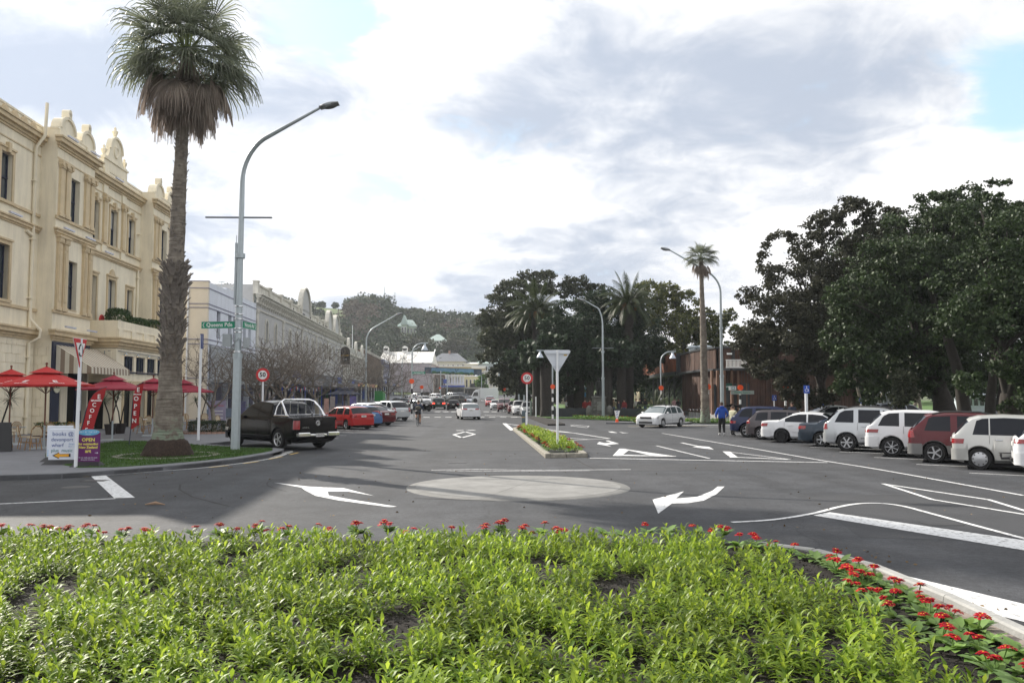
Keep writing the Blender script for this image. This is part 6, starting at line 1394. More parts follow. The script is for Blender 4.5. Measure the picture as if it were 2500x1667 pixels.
# low shrubby branch between trunks
big_tree('round_shrub', 'grey green bushy regrowth between the dark trunks above the white suv', (18.6, 46, .1), [(2205,930,26,46),(2215,965,26,46),(2195,975,20,46)], grey_l, .16, 1.3, 'shrub', limbs=False, tr=.08)
# far belt of trees closing the view on the right
cl = []
for k in range(260):
    x = random.uniform(8, 190); y = random.uniform(135, 160)+x*.15; z = random.uniform(.5, 9+5*noise.noise(Vector((x*.05, 0, 0)))); cl.append((x, y, z, 3.2))
tag(fol('far_tree_belt', cl, 90, 1.0, poh if 'poh' in globals() else fig, None, .7, .4, .75), 'dark belt of distant trees beyond the park and reserve', 'trees', kind='stuff')
# ---- centre park trees ----
def gb(sx, Y): a = A(sx, 962, Y); return (a.x, a.y, .12)
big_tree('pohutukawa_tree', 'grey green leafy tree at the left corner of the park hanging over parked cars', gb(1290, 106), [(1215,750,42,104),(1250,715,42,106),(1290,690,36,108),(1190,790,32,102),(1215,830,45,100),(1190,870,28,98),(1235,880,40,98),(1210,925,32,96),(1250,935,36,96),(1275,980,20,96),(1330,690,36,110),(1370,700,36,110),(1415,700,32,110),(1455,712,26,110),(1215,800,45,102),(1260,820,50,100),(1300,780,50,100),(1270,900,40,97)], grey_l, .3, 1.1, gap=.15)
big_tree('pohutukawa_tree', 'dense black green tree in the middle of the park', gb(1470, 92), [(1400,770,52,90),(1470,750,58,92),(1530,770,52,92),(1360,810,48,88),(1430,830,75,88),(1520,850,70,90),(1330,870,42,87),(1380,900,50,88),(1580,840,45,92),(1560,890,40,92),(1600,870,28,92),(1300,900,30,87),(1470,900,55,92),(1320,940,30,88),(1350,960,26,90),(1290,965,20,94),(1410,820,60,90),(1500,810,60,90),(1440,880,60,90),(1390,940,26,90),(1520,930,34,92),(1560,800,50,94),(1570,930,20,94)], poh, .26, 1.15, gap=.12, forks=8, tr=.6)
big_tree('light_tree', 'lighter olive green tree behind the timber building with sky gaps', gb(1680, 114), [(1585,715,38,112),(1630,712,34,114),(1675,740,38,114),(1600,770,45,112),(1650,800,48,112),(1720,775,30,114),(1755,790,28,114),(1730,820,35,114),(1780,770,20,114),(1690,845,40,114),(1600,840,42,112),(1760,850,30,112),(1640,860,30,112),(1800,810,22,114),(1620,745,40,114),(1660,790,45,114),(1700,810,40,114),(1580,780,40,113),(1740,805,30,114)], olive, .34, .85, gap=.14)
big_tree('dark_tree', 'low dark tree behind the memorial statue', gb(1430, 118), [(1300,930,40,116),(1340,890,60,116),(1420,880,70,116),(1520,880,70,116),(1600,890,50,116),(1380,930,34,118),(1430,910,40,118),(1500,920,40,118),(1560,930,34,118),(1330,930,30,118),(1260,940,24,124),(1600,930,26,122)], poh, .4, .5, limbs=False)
big_tree('street_tree', 'small bright green street tree in front of the lemon building', (-9.2+1.0, 205, gz(0, 205)), [(1172,935,12,205),(1178,922,9,205),(1183,945,9,205)], leafmat('bright_leaf', (.04, .1, .015), (.09, .18, .03), .3), .4, 1.6, limbs=False, tr=.15)
# ---- palms ----
palm_live = leafmat('fan_leaf', (.07, .09, .055), (.17, .19, .13), .4, .4, .4); palm_dead = leafmat('dead_fan_leaf', (.17, .14, .115), (.34, .29, .25), .3, .7, .2); petiole_m = M('petiole', (.16, .2, .06), .6, var=.2)
def frond_mesh(el, live, seed, lp=1.15, R=1.4):
    r = random.Random(seed); V = []; Fq = []; mi = []
    d = Vector((cos(el), 0, sin(el))); p = Vector((0, 0, 0)); n = 6; g = .05 if live else .09; prev = None
    for i in range(n+1):       # petiole
        w = .045*(1-.55*i/n); s = Vector((0, 1, 0)); u = s.cross(d); V += [tuple(p-s*w), tuple(p+u*w*.5), tuple(p+s*w)]
        if i: b = 3*i; Fq += [(b-3, b-2, b+1, b), (b-2, b-1, b+2, b+1)]; mi += [1, 1]
        p = p+d*lp/n; d = (d+Vector((0, 0, -g))).normalized()
    c = p; s = Vector((0, 1, 0)); s = (s+Vector((0, 0, r.uniform(-.25, .25)))).normalized(); u = s.cross(d).normalized()
    NL = 34 if live else 26; sp = 2.15 if live else 1.0
    for k in range(NL):
        a = -sp+2*sp*k/(NL-1); q = (d*cos(a)+s*sin(a)+u*(-.18 if live else -.1)*abs(sin(a))).normalized(); pp = c.copy(); L_ = R*(1-.25*abs(a)/sp)*r.uniform(.85, 1.12); ns = 6; sd = (q.cross(u)).normalized()
        w0 = 2*sp/NL*.5*1.4; b0 = len(V)
        for i in range(ns+1):
            f = i/ns; rad = L_*f; w = (w0*rad if f < .45 else w0*L_*.45*(1-f)/.55)*.5+.003; w *= .9
            V += [tuple(pp-sd*w+u*(.012 if k % 2 else -.012)), tuple(pp+sd*w-u*(.012 if k % 2 else -.012))]
            if i: b = b0+2*i; Fq.append((b-2, b-1, b+1, b)); mi.append(0)
            pp = pp+q*L_/ns; gg = (.12 if f < .4 else .75) if live else (.3 if f < .4 else .6); q = (q+Vector((0, 0, -gg))).normalized(); 
    me = bpy.data.meshes.new('frond'); me.from_pydata(V, [], Fq); me.materials.append(palm_live if live else palm_dead); me.materials.append(petiole_m if live else palm_dead); me.polygons.foreach_set('material_index', mi); me.update(); return me
FM = {}
for e in (80, 58, 36, 14, -8, -19): FM[e] = [frond_mesh(radians(e), True, e*3+s) for s in range(2)]
for e in (-32, -55, -72): FM[e] = [frond_mesh(radians(e), False, e*3+s, 1.05, 1.42) for s in range(2)]
def fan_palm(base, hts, label, sc, plan_, seed=1, boots=None, tk=None):
    r = random.Random(seed); root = empty('fan_palm', base, 0, label, 'palm'); P = [Vector(p[:3]) for p in hts]; mb = MB(); Q = []; RR = []
    nseg = 90
    zz = np.linspace(0, P[-1].z, nseg)
    for z in zz:
        x = interp([(p[2], p[0]) for p in hts], z); y = interp([(p[2], p[1]) for p in hts], z); rad = interp([(p[2], p[3]) for p in hts], z)
        Q.append((x, y, z)); RR.append(rad*(1+r.uniform(-.045, .045)))
    mb.tube(Q, RR, 18)
    for i, v in enumerate(mb.v):
        q = Vector(v); f = 1+.05*noise.noise(q*3); c = Vector(Q[min(nseg-1, i//18)]); mb.v[i] = tuple(c+(q-c)*f)
    mb.build('trunk', tk, root, True, 80)
    top = P[-1]
    for e, n in plan_:
        for k in range(n):
            o = bpy.data.objects.new('frond' if e > -20 else 'dead_frond', r.choice(FM[e])); COL.objects.link(o); o.parent = root; a = 2*pi*(k+r.uniform(-.3, .3))/n+e
            o.location = top+Vector((cos(a)*.12*sc, sin(a)*.12*sc, (.0 if e > -20 else .1-.75*r.random())*sc)); o.rotation_euler = (0, 0, a); q = r.uniform(.88, 1.12)*sc; o.scale = (q, q, q)
    return root, Q, RR
palm_bark = M('palm_bark', (.13, .1, .08), .95, var=.35, scale=2.5, bump=.9, bscale=16, col2=(.27, .24, .2))
def ringify():
    t = palm_bark.node_tree; b = t.nodes['Principled BSDF']; co = t.nodes.new('ShaderNodeTexCoord'); mp = t.nodes.new('ShaderNodeMapping'); mp.inputs['Scale'].default_value = (1.6, 1.6, 16); t.links.new(co.outputs['Object'], mp.inputs[0])
    n = t.nodes.new('ShaderNodeTexNoise'); n.inputs['Scale'].default_value = 1; n.inputs['Detail'].default_value = 5; t.links.new(mp.outputs[0], n.inputs['Vector']); u = t.nodes.new('ShaderNodeBump'); u.inputs['Strength'].default_value = 1; u.inputs['Distance'].default_value = .08; t.links.new(n.outputs['Fac'], u.inputs['Height']); t.links.new(u.outputs[0], b.inputs['Normal'])
    # lichen low on the trunk
    s = t.nodes.new('ShaderNodeSeparateXYZ'); t.links.new(co.outputs['Object'], s.inputs[0]); r = t.nodes.new('ShaderNodeMapRange'); r.inputs[1].default_value = 2.6; r.inputs[2].default_value = .5; t.links.new(s.outputs[2], r.inputs[0])
    n2 = t.nodes.new('ShaderNodeTexNoise'); n2.inputs['Scale'].default_value = 5; n2.inputs['Detail'].default_value = 6; t.links.new(co.outputs['Object'], n2.inputs['Vector'])
    m1 = t.nodes.new('ShaderNodeMath'); m1.operation = 'MULTIPLY'; t.links.new(r.outputs[0], m1.inputs[0]); t.links.new(n2.outputs['Fac'], m1.inputs[1]); m2 = t.nodes.new('ShaderNodeMapRange'); m2.inputs[1].default_value = .36; m2.inputs[2].default_value = .5; t.links.new(m1.outputs[0], m2.inputs[0])
    x = t.nodes.new('ShaderNodeMix'); x.data_type = 'RGBA'; t.links.new(m2.outputs[0], x.inputs['Factor']); old = b.inputs['Base Color'].links[0].from_socket; t.links.new(old, x.inputs['A']); x.inputs['B'].default_value = (.2, .24, .18, 1); t.links.new(x.outputs['Result'], b.inputs['Base Color'])
ringify()
pb_ = G(408, 1112, .13)
pr, PQ, PR = fan_palm(pb_, [(0, 0, 0, .6), (0, 0, .35, .6), (0, 0, .5, .53), (.02, 0, 1.2, .47), (.04, 0, 2.2, .41), (.05, 0, 3.2, .345), (.07, 0, 4.3, .33), (.1, 0, 5.8, .31), (.14, 0, 7.1, .27), (.17, 0, 8.7, .24), (.21, 0, 10.4, .215), (.25, 0, 11.8, .205), (.33, 0, 14.3, .2)], 'tall fan palm with a brown skirt on the corner lawn in front of the hotel', 1.0,
  [(80, 5), (58, 8), (36, 10), (14, 11), (-8, 13), (-19, 12), (-32, 16), (-55, 20), (-72, 20)], 3, tk=palm_bark)
pr.rotation_euler = (0, 0, 0)
# old leaf bases
mb = MB(); mb.prism([(-.1, 0, 0), (.1, 0, 0), (.06, 0, .28), (.07, .0, .42), (.0, 0, .36), (-.07, 0, .42), (-.06, 0, .28)], (0, -.05, 0)); ob = mb.build('leaf_base', M('leaf_base', (.19, .165, .145), .9, var=.45, scale=5, bump=.5), pr); me = ob.data
for i, v in enumerate(me.vertices): v.co.y -= (v.co.z**2)*1.1
rr_ = random.Random(5); cnt = 0; z = 3.25
while z < 6.7:
    for k in range(9):
        a = k*2*pi/9+z*7+rr_.uniform(-.15, .15); i = min(89, int(z/14.3*89)); c = Vector(PQ[i]); R_ = PR[i]*.93
        o = ob if cnt == 0 else bpy.data.objects.new('leaf_base', me)
        if cnt: COL.objects.link(o); o.parent = pr
        big = (1+.4*(exp(-((z-6.0)/.7)**2)))*min(1, .45+(z-3.0)*.6, .4+(6.75-z)*2.2); o.location = c+Vector((cos(a)*R_, sin(a)*R_, rr_.uniform(-.06, .06))); o.rotation_euler = (rr_.uniform(-.15, .25)-.0, rr_.uniform(-.3, .3), a+pi/2); q = rr_.uniform(.65, .9)*big; o.scale = (q, q, q); cnt += 1
    z += .19
z = 6.9
while z < 11.8:
    a = rr_.uniform(0, 6.28); i = min(89, int(z/14.3*89)); c = Vector(PQ[i]); R_ = PR[i]*.92; o = bpy.data.objects.new('leaf_base', me); COL.objects.link(o); o.parent = pr; o.location = c+Vector((cos(a)*R_, sin(a)*R_, 0)); o.rotation_euler = (rr_.uniform(-.1, .2), rr_.uniform(-.3, .3), a+pi/2); o.scale = (.5, .3, rr_.uniform(.2, .36)); z += .055
mb = MB(); mb.lathe([(.9, -.02), (.86, .12), (.75, .3), (.66, .5), (.5, .6)], 22)
for i, v in enumerate(mb.v): q = Vector(v); f = 1+.16*noise.noise(q*5); mb.v[i] = (q.x*f, q.y*f, q.z)
mb.build('root_mass', M('root_mass', (.035, .022, .016), 1, var=.5, scale=12, bump=1, bscale=25), pr, True, 80)
mb = MB(); mb.lathe([(1.75, .012), (1.75, .03), (1.5, .03), (1.5, .012)], 30, pb_); o = mb.build('stone_edging', old_kerb); tag(o, 'thin pale ring of edging set in the lawn round the tall palm', 'edging')
p2 = G(1722, 1030, .12)
fan_palm(p2, [(0, 0, 0, .42), (0, 0, .8, .34), (-.03, 0, 3, .28), (-.06, 0, 7, .25), (-.12, 0, 10, .17), (-.15, 0, 12.7, .16)], 'slender fan palm with a short crown beside the timber building', .54, [(80, 4), (58, 7), (36, 9), (14, 9), (-8, 9), (-32, 8), (-55, 8), (-72, 8)], 9, tk=palm_bark)
# date palms
date_leaf = leafmat('date_leaf', (.018, .032, .01), (.05, .068, .02), .12, .5, .3); orange_f = M('date_fruit', (.22, .1, .03), .7)
def date_mesh(el, seed, Ln=4.2):
    r = random.Random(seed); V = []; Fq = []; d = Vector((cos(el), 0, sin(el))); p = Vector(); n = 26; s = Vector((0, 1, 0))
    for i in range(n):
        f = i/n; u = s.cross(d).normalized(); w = .04*(1-f)+.012; b = len(V); q = p+d*Ln/n; V += [tuple(p-s*w), tuple(p+s*w), tuple(q+s*w*.9), tuple(q-s*w*.9)]; Fq.append((b, b+1, b+2, b+3))
        if i > 2:
            for sg in (-1, 1):
                for h in (0, .5):
                    ll = .62*sin(pi*min(1, .12+f*.95))**.6+.05; dd = (s*sg*.85+d*.6+u*.35+Vector((0, 0, -.12))).normalized(); a0 = p.lerp(q, h); e0 = a0+dd*ll+Vector((0, 0, -.12*ll)); ww = d*.03; b = len(V)
                    V += [tuple(a0-ww), tuple(a0+ww), tuple(e0+ww*.2), tuple(e0-ww*.2)]; Fq.append((b, b+1, b+2, b+3))
        p = q; d = (d+Vector((0, 0, -.045-.05*f))).normalized()
    me = bpy.data.meshes.new('date_frond'); me.from_pydata(V, [], Fq); me.materials.append(date_leaf); me.update(); return me
DM = {e: [date_mesh(radians(e), e+s) for s in range(2)] for e in (82, 66, 48, 30, 10, -12)}
def date_palm(sx, sy, Y, sc, label, seed, full=True, rtr=.5):
    c = A(sx, sy, Y); r = random.Random(seed); root = empty('date_palm', (c.x, c.y, .1), 0, label, 'palm', 'date palms in the park'); mb = MB(); hgt = c.z-.1
    pts = [(0, 0, z) for z in np.linspace(0, hgt, 24)]; mb.tube(pts, [rtr*(1.25 if i < 2 else (1 if i < 20 else 1.35))*r.uniform(.93, 1.07) for i in range(24)], 12); mb.build('trunk', bark, root, True, 80)
    for e, n in ((82, 5), (66, 9), (48, 12), (30, 13), (10, 13), (-12, 12)):
        for k in range(n):
            o = bpy.data.objects.new('frond', r.choice(DM[e])); COL.objects.link(o); o.parent = root; a = 2*pi*(k+r.uniform(-.3, .3))/n+e; o.location = (cos(a)*.2, sin(a)*.2, hgt); o.rotation_euler = (0, 0, a); q = sc*r.uniform(.85, 1.1); o.scale = (q, q, q)
    mb = MB()
    for k in range(5): a = random.uniform(0, 6.28); mb.ball((cos(a)*.7, sin(a)*.7, hgt-.3), (.3, .3, .45), 8, 6)
    mb.build('fruit_cluster', orange_f, root, True)
date_palm(1310, 764, 97, 1.08, 'tall date palm rising from the left part of the park trees', 1)
date_palm(1268, 790, 103, 1.05, 'date palm lower and left of the tallest one in the park', 2)
date_palm(1534, 742, 88, .9, 'date palm rising right of the lamp post in the middle of the park', 3)
date_palm(1440, 715+40, 112, .7, 'date palm mostly buried in the park trees between the two tall ones', 4)
for k, (sx, Y, w) in enumerate(((1311, 84, .5), (1334, 80, .62), (1393, 92, .45), (1414, 90, .6), (1485, 84, .45), (1517, 84, .5), (1274, 96, .35))):
    p = gb(sx, Y); mb = MB(); mb.tube([(0, 0, z) for z in np.linspace(0, 6.6, 12)], [w*(1.15 if i == 0 else 1)*random.uniform(.92, 1.06) for i in range(12)], 12); rt = empty('park_palm', p, 0, ['stout palm trunk left of the pair at the lawn edge', 'stoutest palm trunk beside the striped beacon pole', 'palm trunk behind the give way sign pole', 'flared palm trunk left of the memorial', 'palm trunk just right of the memorial', 'palm trunk farther right of the memorial', 'thin trunk behind the central speed sign'][k], 'palm', 'trunks in the park shade'); mb.build('trunk', bark, rt, True, 80)
    fol('crown', [(random.uniform(-1.6, 1.6), random.uniform(-1.6, 1.6), 6.2+random.uniform(-1.2, 1.4), .8) for _ in range(34)], 34, .5, poh, rt, .6, .3, .75)
# young palm at the lawn by the building
p = gb(1600, 74); rt = empty('low_palm', p, 0, 'low bushy palm behind the white hatchback with the roof rack', 'palm')
for k in range(22):
    o = bpy.data.objects.new('frond', random.choice(DM[random.choice((66, 48, 30, 82))])); COL.objects.link(o); o.parent = rt; o.rotation_euler = (0, 0, k*2.4); q = random.uniform(.42, .55); o.scale = (q,)*3; o.location = (0, 0, .6)
mb = MB(); mb.tube([(0, 0, 0), (0, 0, .7)], .3, 8); mb.build('trunk', bark, rt)
# ---- bare street trees ----
def bare_tree(x, y, label, hgt, spread, seed, th=.14, depth=6):
    r = random.Random(seed); root = empty('bare_tree', (x, y, .13 if x < -9 else 0), 0, label, 'tree', 'leafless street trees'); VV = []; FF = []; TB = MB()
    def seg(p, q, r0, r1, n=4):
        d = (q-p).normalized(); u = d.orthogonal().normalized(); w = d.cross(u); b = len(VV)
        for c, rr in ((p, r0), (q, r1)):
            for j in range(n): a = 2*pi*j/n; VV.append(tuple(c+(u*cos(a)+w*sin(a))*rr))
        for j in range(n): FF.append((b+j, b+(j+1) % n, b+n+(j+1) % n, b+n+j))
    def grow(p, d, Ln, rad, k):
        n = 3; q = p
        for i in range(n):
            d = (d+Vector((r.gauss(0, .16), r.gauss(0, .16), r.gauss(.03, .1)))).normalized(); nx = q+d*Ln/n; r1 = rad*(1-.28*(i+1)/n); seg(q, nx, rad*(1-.28*i/n), r1); q = nx
            if k > 1 and i < n-1 and r.random() < .55: side(q, d, Ln*.65, rad*.45, k-2)
        if k <= 0: return
        m = 3 if r.random() < .45 else 2; ph = r.uniform(0, 6.28)
        for j in range(m):
            a = ph+j*2*pi/m; u = d.orthogonal().normalized(); w = d.cross(u); sp = r.uniform(.45, .85); nd = (d*cos(sp)+(u*cos(a)+w*sin(a))*sin(sp)).normalized(); nd.z = nd.z*.85+.12
            if k >= depth-1: nd.x *= 1.25*spread; nd.y *= 1.25*spread
            grow(q, nd.normalized(), Ln*r.uniform(.68, .86), rad*.66, k-1)
    def side(p, d, Ln, rad, k):
        u = d.orthogonal().normalized(); a = r.uniform(0, 6.28); w = d.cross(u); nd = (d*.6+(u*cos(a)+w*sin(a))*.8).normalized(); grow(p, nd, Ln, rad, max(0, k))
    h0 = hgt*.25; lean = Vector((r.uniform(-.2, .2), r.uniform(-.2, .2), h0)); limb(TB, [(0, 0, -.05), lean*.5+Vector((.05, 0, 0)), lean], th*1.2, th*.9, 8); TB.build('trunk', bark_l, root, True, 60)
    for j in range(4): a = j*pi/2+r.uniform(-.4, .4); grow(lean-Vector((0, 0, .08)), Vector((cos(a)*.75*spread, sin(a)*.75*spread, .8)).normalized(), hgt*.25, th*.5, depth)
    npmesh('branches', VV, FF, M('twig', (.15, .13, .11), .9, var=.3, scale=3), root)
def at_st(sx, Y): a = A(sx, 962, Y); return a.x, a.y
for sx, Y, lb, hh, sp, sd, th, dp in ((523, 47, 'bare tree growing from the round hedge planter by the hotel', 5.2, .8, 1, .12, 5), (630, 54, 'bare tree with a pale pruned trunk behind the left speed sign', 5.6, .9, 2, .2, 5), (700, 58, 'widest bare tree with two main stems above the pickup', 6.3, 1.1, 3, .18, 6), (775, 70, 'bare tree in front of the middle of the theatre', 7, 1.0, 4, .16, 6), (850, 92, 'bare tree between the hanging sign and the street lamp', 7.0, 1.0, 5, .15, 5), (945, 106, 'bare tree in front of the barrel awning', 8.5, 1.1, 6, .18, 5), (900, 128, 'bare tree before the brown brick shops', 9, 1, 7, .16, 5), (1060, 215, 'bare tree far up the street under the banner', 9, 1, 8, .2, 4), (985, 160, 'bare tree beside the blue corner building', 7.5, .9, 9, .16, 4)):
    x, y = at_st(sx, Y); bare_tree(x, y, lb, hh, sp, sd, th, dp)
# skyline trees on the hill
for sx, sy, rp, Y, lb in ((1015, 764, 19, 505, 'rounded dark tree standing highest on the ridge'), (1078, 778, 12, 505, 'flat topped dark tree on the ridge'), (1121, 784, 11, 505, 'small dark tree beside the ridge mast'), (1160, 786, 9, 505, 'last small dark tree on the right of the ridge'), (785, 745, 12, 500, 'dark round bush at the top left of the green slope'), (818, 746, 11, 500, 'flat windswept tree on the green slope crest'), (780, 765, 15, 470, 'dark tree low on the open green slope'), (960, 812, 22, 420, 'olive coned tree left of the green villa'), (1110, 850, 42, 380, 'broad greyish tree above the hipped house'), (1020, 845, 30, 385, 'bushy brownish tree above the white roofed hall'), (1165, 850, 26, 385, 'dark tree above the pale gabled house')):
    c = A(sx, sy, Y); R = rp*Y/F; rt = empty('hill_tree', (c.x, c.y, hillz(c.x, c.y)), 0, lb, 'tree', 'trees one can tell apart on the hill'); hz = c.z-hillz(c.x, c.y); cl = []
    for k in range(int(14+rp*1.6)):
        d = Vector((random.gauss(0, 1), random.gauss(0, 1), random.gauss(0, 1))).normalized()*R*random.uniform(.4, .85); cl.append((d.x, d.y, max(.5, hz+d.z*.75), R*.32))
    fol('crown', cl, 40, 1.0 if Y > 450 else .8, hg3 if 'olive' in lb else (leafmat('wood_grey', (.03, .035, .018), (.07, .07, .04), 0, .7, .2) if 'ish' in lb else hg1), rt, .8, .4, .7); mb = MB(); mb.tube([(0, 0, -1), (0, 0, max(.5, hz))], .3, 6); mb.build('trunk', bark, rt)
for sx, s0, s1, Y in ((939, 700, 735, 505), (964, 714, 743, 505), (919, 718, 730, 505), (1126, 755, 770, 508)):
    a, b = A(sx, s0, Y), A(sx, s1+8, Y); mb = MB(); mb.tube([b, a], [.35, .15], 5)
    if sx > 1000: mb.tube([a+Vector((-1.5, 0, -.8)), a+Vector((1.5, 0, -.8))], .15, 4)
    else:
        for q in range(5): z = a.z+(b.z-a.z)*q/6; mb.tube([(a.x-.7, a.y, z-.2), (a.x+.7, a.y, z-.2)], .12, 4)
    tag(mb.build('radio_mast', metal_grey), {939: 'tallest thin radio mast on the hill top', 964: 'second radio mast right of the tallest on the hill', 919: 'shortest thin mast at the left of the hill top', 1126: 'utility pole on the ridge beside a small dark tree'}[sx], 'mast', 'masts on the hill')
# ================= STREET FURNITURE =================
def lamp(base, hgt, arm, side, label, cross=None, r0=.13, head=True, base_r=None, group='tall street lamps', bend=.62, ang=0.0, armh=2.2):
    """tall lamp: tapered pole that bends into a long arm; side +1 right, -1 left"""
    root = empty('street_lamp', base, ang, label, 'street lamp', group); mb = MB(); r1 = base_r or r0
    hb_ = hgt-armh-1.1
    mb.tube([(0, 0, 0), (0, 0, 3.6)], [r1, r1*.92], 8); mb.build('lower_pole', metal_grey, root)
    P = [(0, 0, 3.6), (0, 0, hb_)]; Rb = [r0*.8, r0*.55]
    for a in np.linspace(0, 1.03, 9)[1:]: P.append((side*(1-cos(a))*2.0*(arm/3.6), 0, hb_+sin(a)*2.0)); Rb.append(r0*.5)
    e = Vector(P[-1]); d = Vector((side*.86, 0, .5)).normalized(); endx_ = side*arm; k = (endx_-e.x)/d.x; q = e+d*max(.3, k); P.append(tuple(q)); Rb.append(r0*.32)
    mb = MB(); mb.tube(P, Rb, 10); mb.build('arm', metal_grey, root, True, 60)
    mb = MB(); M0 = Matrix.Translation(q) @ Matrix.Rotation(-side*radians(14), 4, 'Y'); mb.M = M0
    mb.ball((side*.38, 0, .02), (.42, .19, .12), 12, 7); hd_ = mb.build('lamp_head', M('lamp_head', (.28, .3, .32), .5, .3), root, True)
    mb = MB(M0); mb.box((side*.02, -.17, -.03), (side*.78, .17, .03)); mb.ball((side*.45, 0, -.04), (.3, .15, .09), 10, 6); mb.build('diffuser', M('lamp_glass', (.1, .1, .1), .2), hd_, True)
    for z in (3.6, hb_*.72): mb = MB(); mb.lathe([(r1*1.05, z-.09), (r1*1.05, z+.09)], 10); mb.build('pole_band', metal_grey, root)
    if cross: z, l0, l1 = cross; mb = MB(); mb.tube([(-l0, 0, z), (l1, 0, z)], .035, 6); mb.build('banner_bar', M('bar_metal', (.2, .22, .24), .5, .4), root)
    return root
b1 = G(574, 1098, .13)
L1 = lamp(b1, 14.1, 2.95, 1, 'tall grey lamp post with street name signs standing on the corner lawn', (9.0, 1.4, 1.2), .17, base_r=.18, armh=2.6)
L1.rotation_euler = (0, radians(.35), 0)
lamp((A(893, 962, 101).x, 101, .12), 11.9, 3.6, 1, 'tall street lamp in front of the classical shops with its head before the hill', None, .15)
lamp((A(981, 962, 182).x, 182, gz(0, 182)), 11.9, 3.5, 1, 'tall street lamp far up the street left of the bell shaped lamp', None, .14)
lamp((A(1471, 962, 77).x, 76.5, .12), 10.9, 1.6, -1, 'tall street lamp in front of the memorial with its head turned left', (6.4, 1.0, 1.0), .14, armh=1.4)
lamp((A(1763, 962, 66).x, 66, .1), 13.6, 4.0, -1, 'tallest lamp on the right beside the slender fan palm', (8.6, 1.25, 1.25), .16)
lamp((A(1262, 962, 140).x, 140, .2), 13.3, 2.6, -1, 'street lamp whose arm just pokes out of the grey green tree', None, .12)
for sx, sy, Y, s, lb in ((1068, 876, 225, 1, 'thin lamp crossing the front of the hipped house roof'), (1040, 889, 240, -1, 'lamp just above the left end of the banner'), (1190, 882, 250, -1, 'lamp beside the striped pale building')):
    a = A(sx, sy, Y); lamp((a.x-s*2, Y, gz(0, Y)), a.z-gz(0, Y), 2.4, s, lb, None, .1, armh=1.4)
# thin post with sensor boxes on the corner lamp
mb = MB(); mb.cbox((-.4, -.05, 4.2), (.3, .22, .48)); mb.cbox((.34, -.05, 4.1), (.18, .2, .4)); mb.tube([(-.25, 0, 3.95), (.1, -.2, 4.3), (.3, 0, 3.95)], .02, 5); mb.tube([(-.3, 0, 3.9), (0, 0, 3.85)], .03, 5); mb.build('junction_box', M('box_grey', (.35, .38, .4), .6), L1)
mb = MB(); mb.box((-.2, -.05, 5.6), (-.13, .05, 8.0)); mb.tube([(-.165, 0, 8.0), (-.165, 0, 8.3)], .015, 5); mb.build('antenna', metal_grey, L1)
for z in (3.75, 4.5, 4.65, 5.02, 5.2, 5.5): mb = MB(); mb.lathe([(.165, z), (.165, z+.03)], 10); mb.build('band', chrome, L1)
# street name signs
def blade(o, xdir, Lg, hh, txt, m, root, tm=None, arrow=None, size=.19, th=.03, sx_=1.0, flag=False):
    x = Vector(xdir).normalized(); M0 = frame(o, x); mb = MB(M0); mb.box((0, -hh/2, -th/2), (Lg, hh/2, th/2)); s = mb.build('name_blade', m, root)
    mb = MB(M0); f = .012; mb.box((0, hh/2-.0, -th/2-.004), (Lg, hh/2+f, th/2+.004)); mb.box((0, -hh/2-f, -th/2-.004), (Lg, -hh/2, th/2+.004)); mb.build('blade_edge', metal_grey, s)
    text(txt, size, M0 @ Matrix.Translation((Lg/2+(.05 if arrow == '<' else -.05 if arrow == '>' else 0), 0, th/2+.002)), tm or white_paint, s, sx=sx_, bold=.003)
    if arrow:
        mb = MB(M0); s_ = 1 if arrow == '<' else -1; xx = .06 if arrow == '<' else Lg-.06; z = th/2+.006
        mb.tube([(xx+s_*.05, .085, z), (xx, 0, z), (xx+s_*.05, -.085, z)], .014, 4); mb.build('arrow', tm or white_paint, s)
    return s
blade((-1.42, -.02, 4.78), (1, .0, .02), 1.28, .25, 'Queens Pde', green_sign, L1, arrow='<', size=.215, sx_=.95)
blade((.17, .0, 4.82), Vector((.1, .99, 0)), 1.25, .25, 'Victoria Rd', green_sign, L1, arrow='>', size=.215, sx_=.92)
# speed signs
def round_sign(base, h, R_, label, group='round 50 signs', lean=0):
    root = empty('speed_sign', base, 0, label, 'road sign', group); mb = MB(); mb.tube([(0, .05, 0), (0, .05, h+R_*.9)], .05, 8); mb.build('post', white_post, root, True)
    mb = MB(); mb.lathe([(R_, 0), (R_, .02), (0, .02)], 32, (0, -.02, h), 'y'); mb.build('disc', red_sign, root); mb = MB(); mb.lathe([(0, -.028), (R_*.66, -.028), (R_*.66, -.02)], 32, (0, 0, h), 'y'); wd_ = mb.build('white_face', white_paint, root)
    text('50', R_*.92, frame((0, -.034, h), (1, 0, 0)), ink, wd_, bold=.008)
    mb = MB(); mb.box((-.04, .03, h-.2), (.04, .08, h-.16)); mb.build('bracket', metal_grey, root); return root
a = A(641.6, 915, 42); round_sign((a.x, 42, .12), a.z-.12, .345, 'round red ringed 50 sign rising behind the black pickup')
a = A(1286.5, 923, 57.7); round_sign((a.x, 57.7, 0), a.z, .415, 'round red ringed 50 sign at the tip of the flowered median')
a = A(1281.5, 1018, 58.3); r_ = empty('signal_box', (a.x-.0, 58.3, 0), 0, 'small grey box and short white post beside the central 50 sign', 'utility post'); mb = MB(); mb.box((-.22, 0, .25), (.2, .12, 1.1)); mb.build('box', M('slate_box', (.08, .11, .13), .6), r_); mb = MB(); mb.tube([(.07, -.12, 0), (.07, -.12, 1.0)], .035, 6); mb.build('short_post', white_post, r_); mb = MB(); mb.box((-.22, -.006, .62), (-.02, .0, .67)); mb.build('yellow_band', yellow_paint, r_)
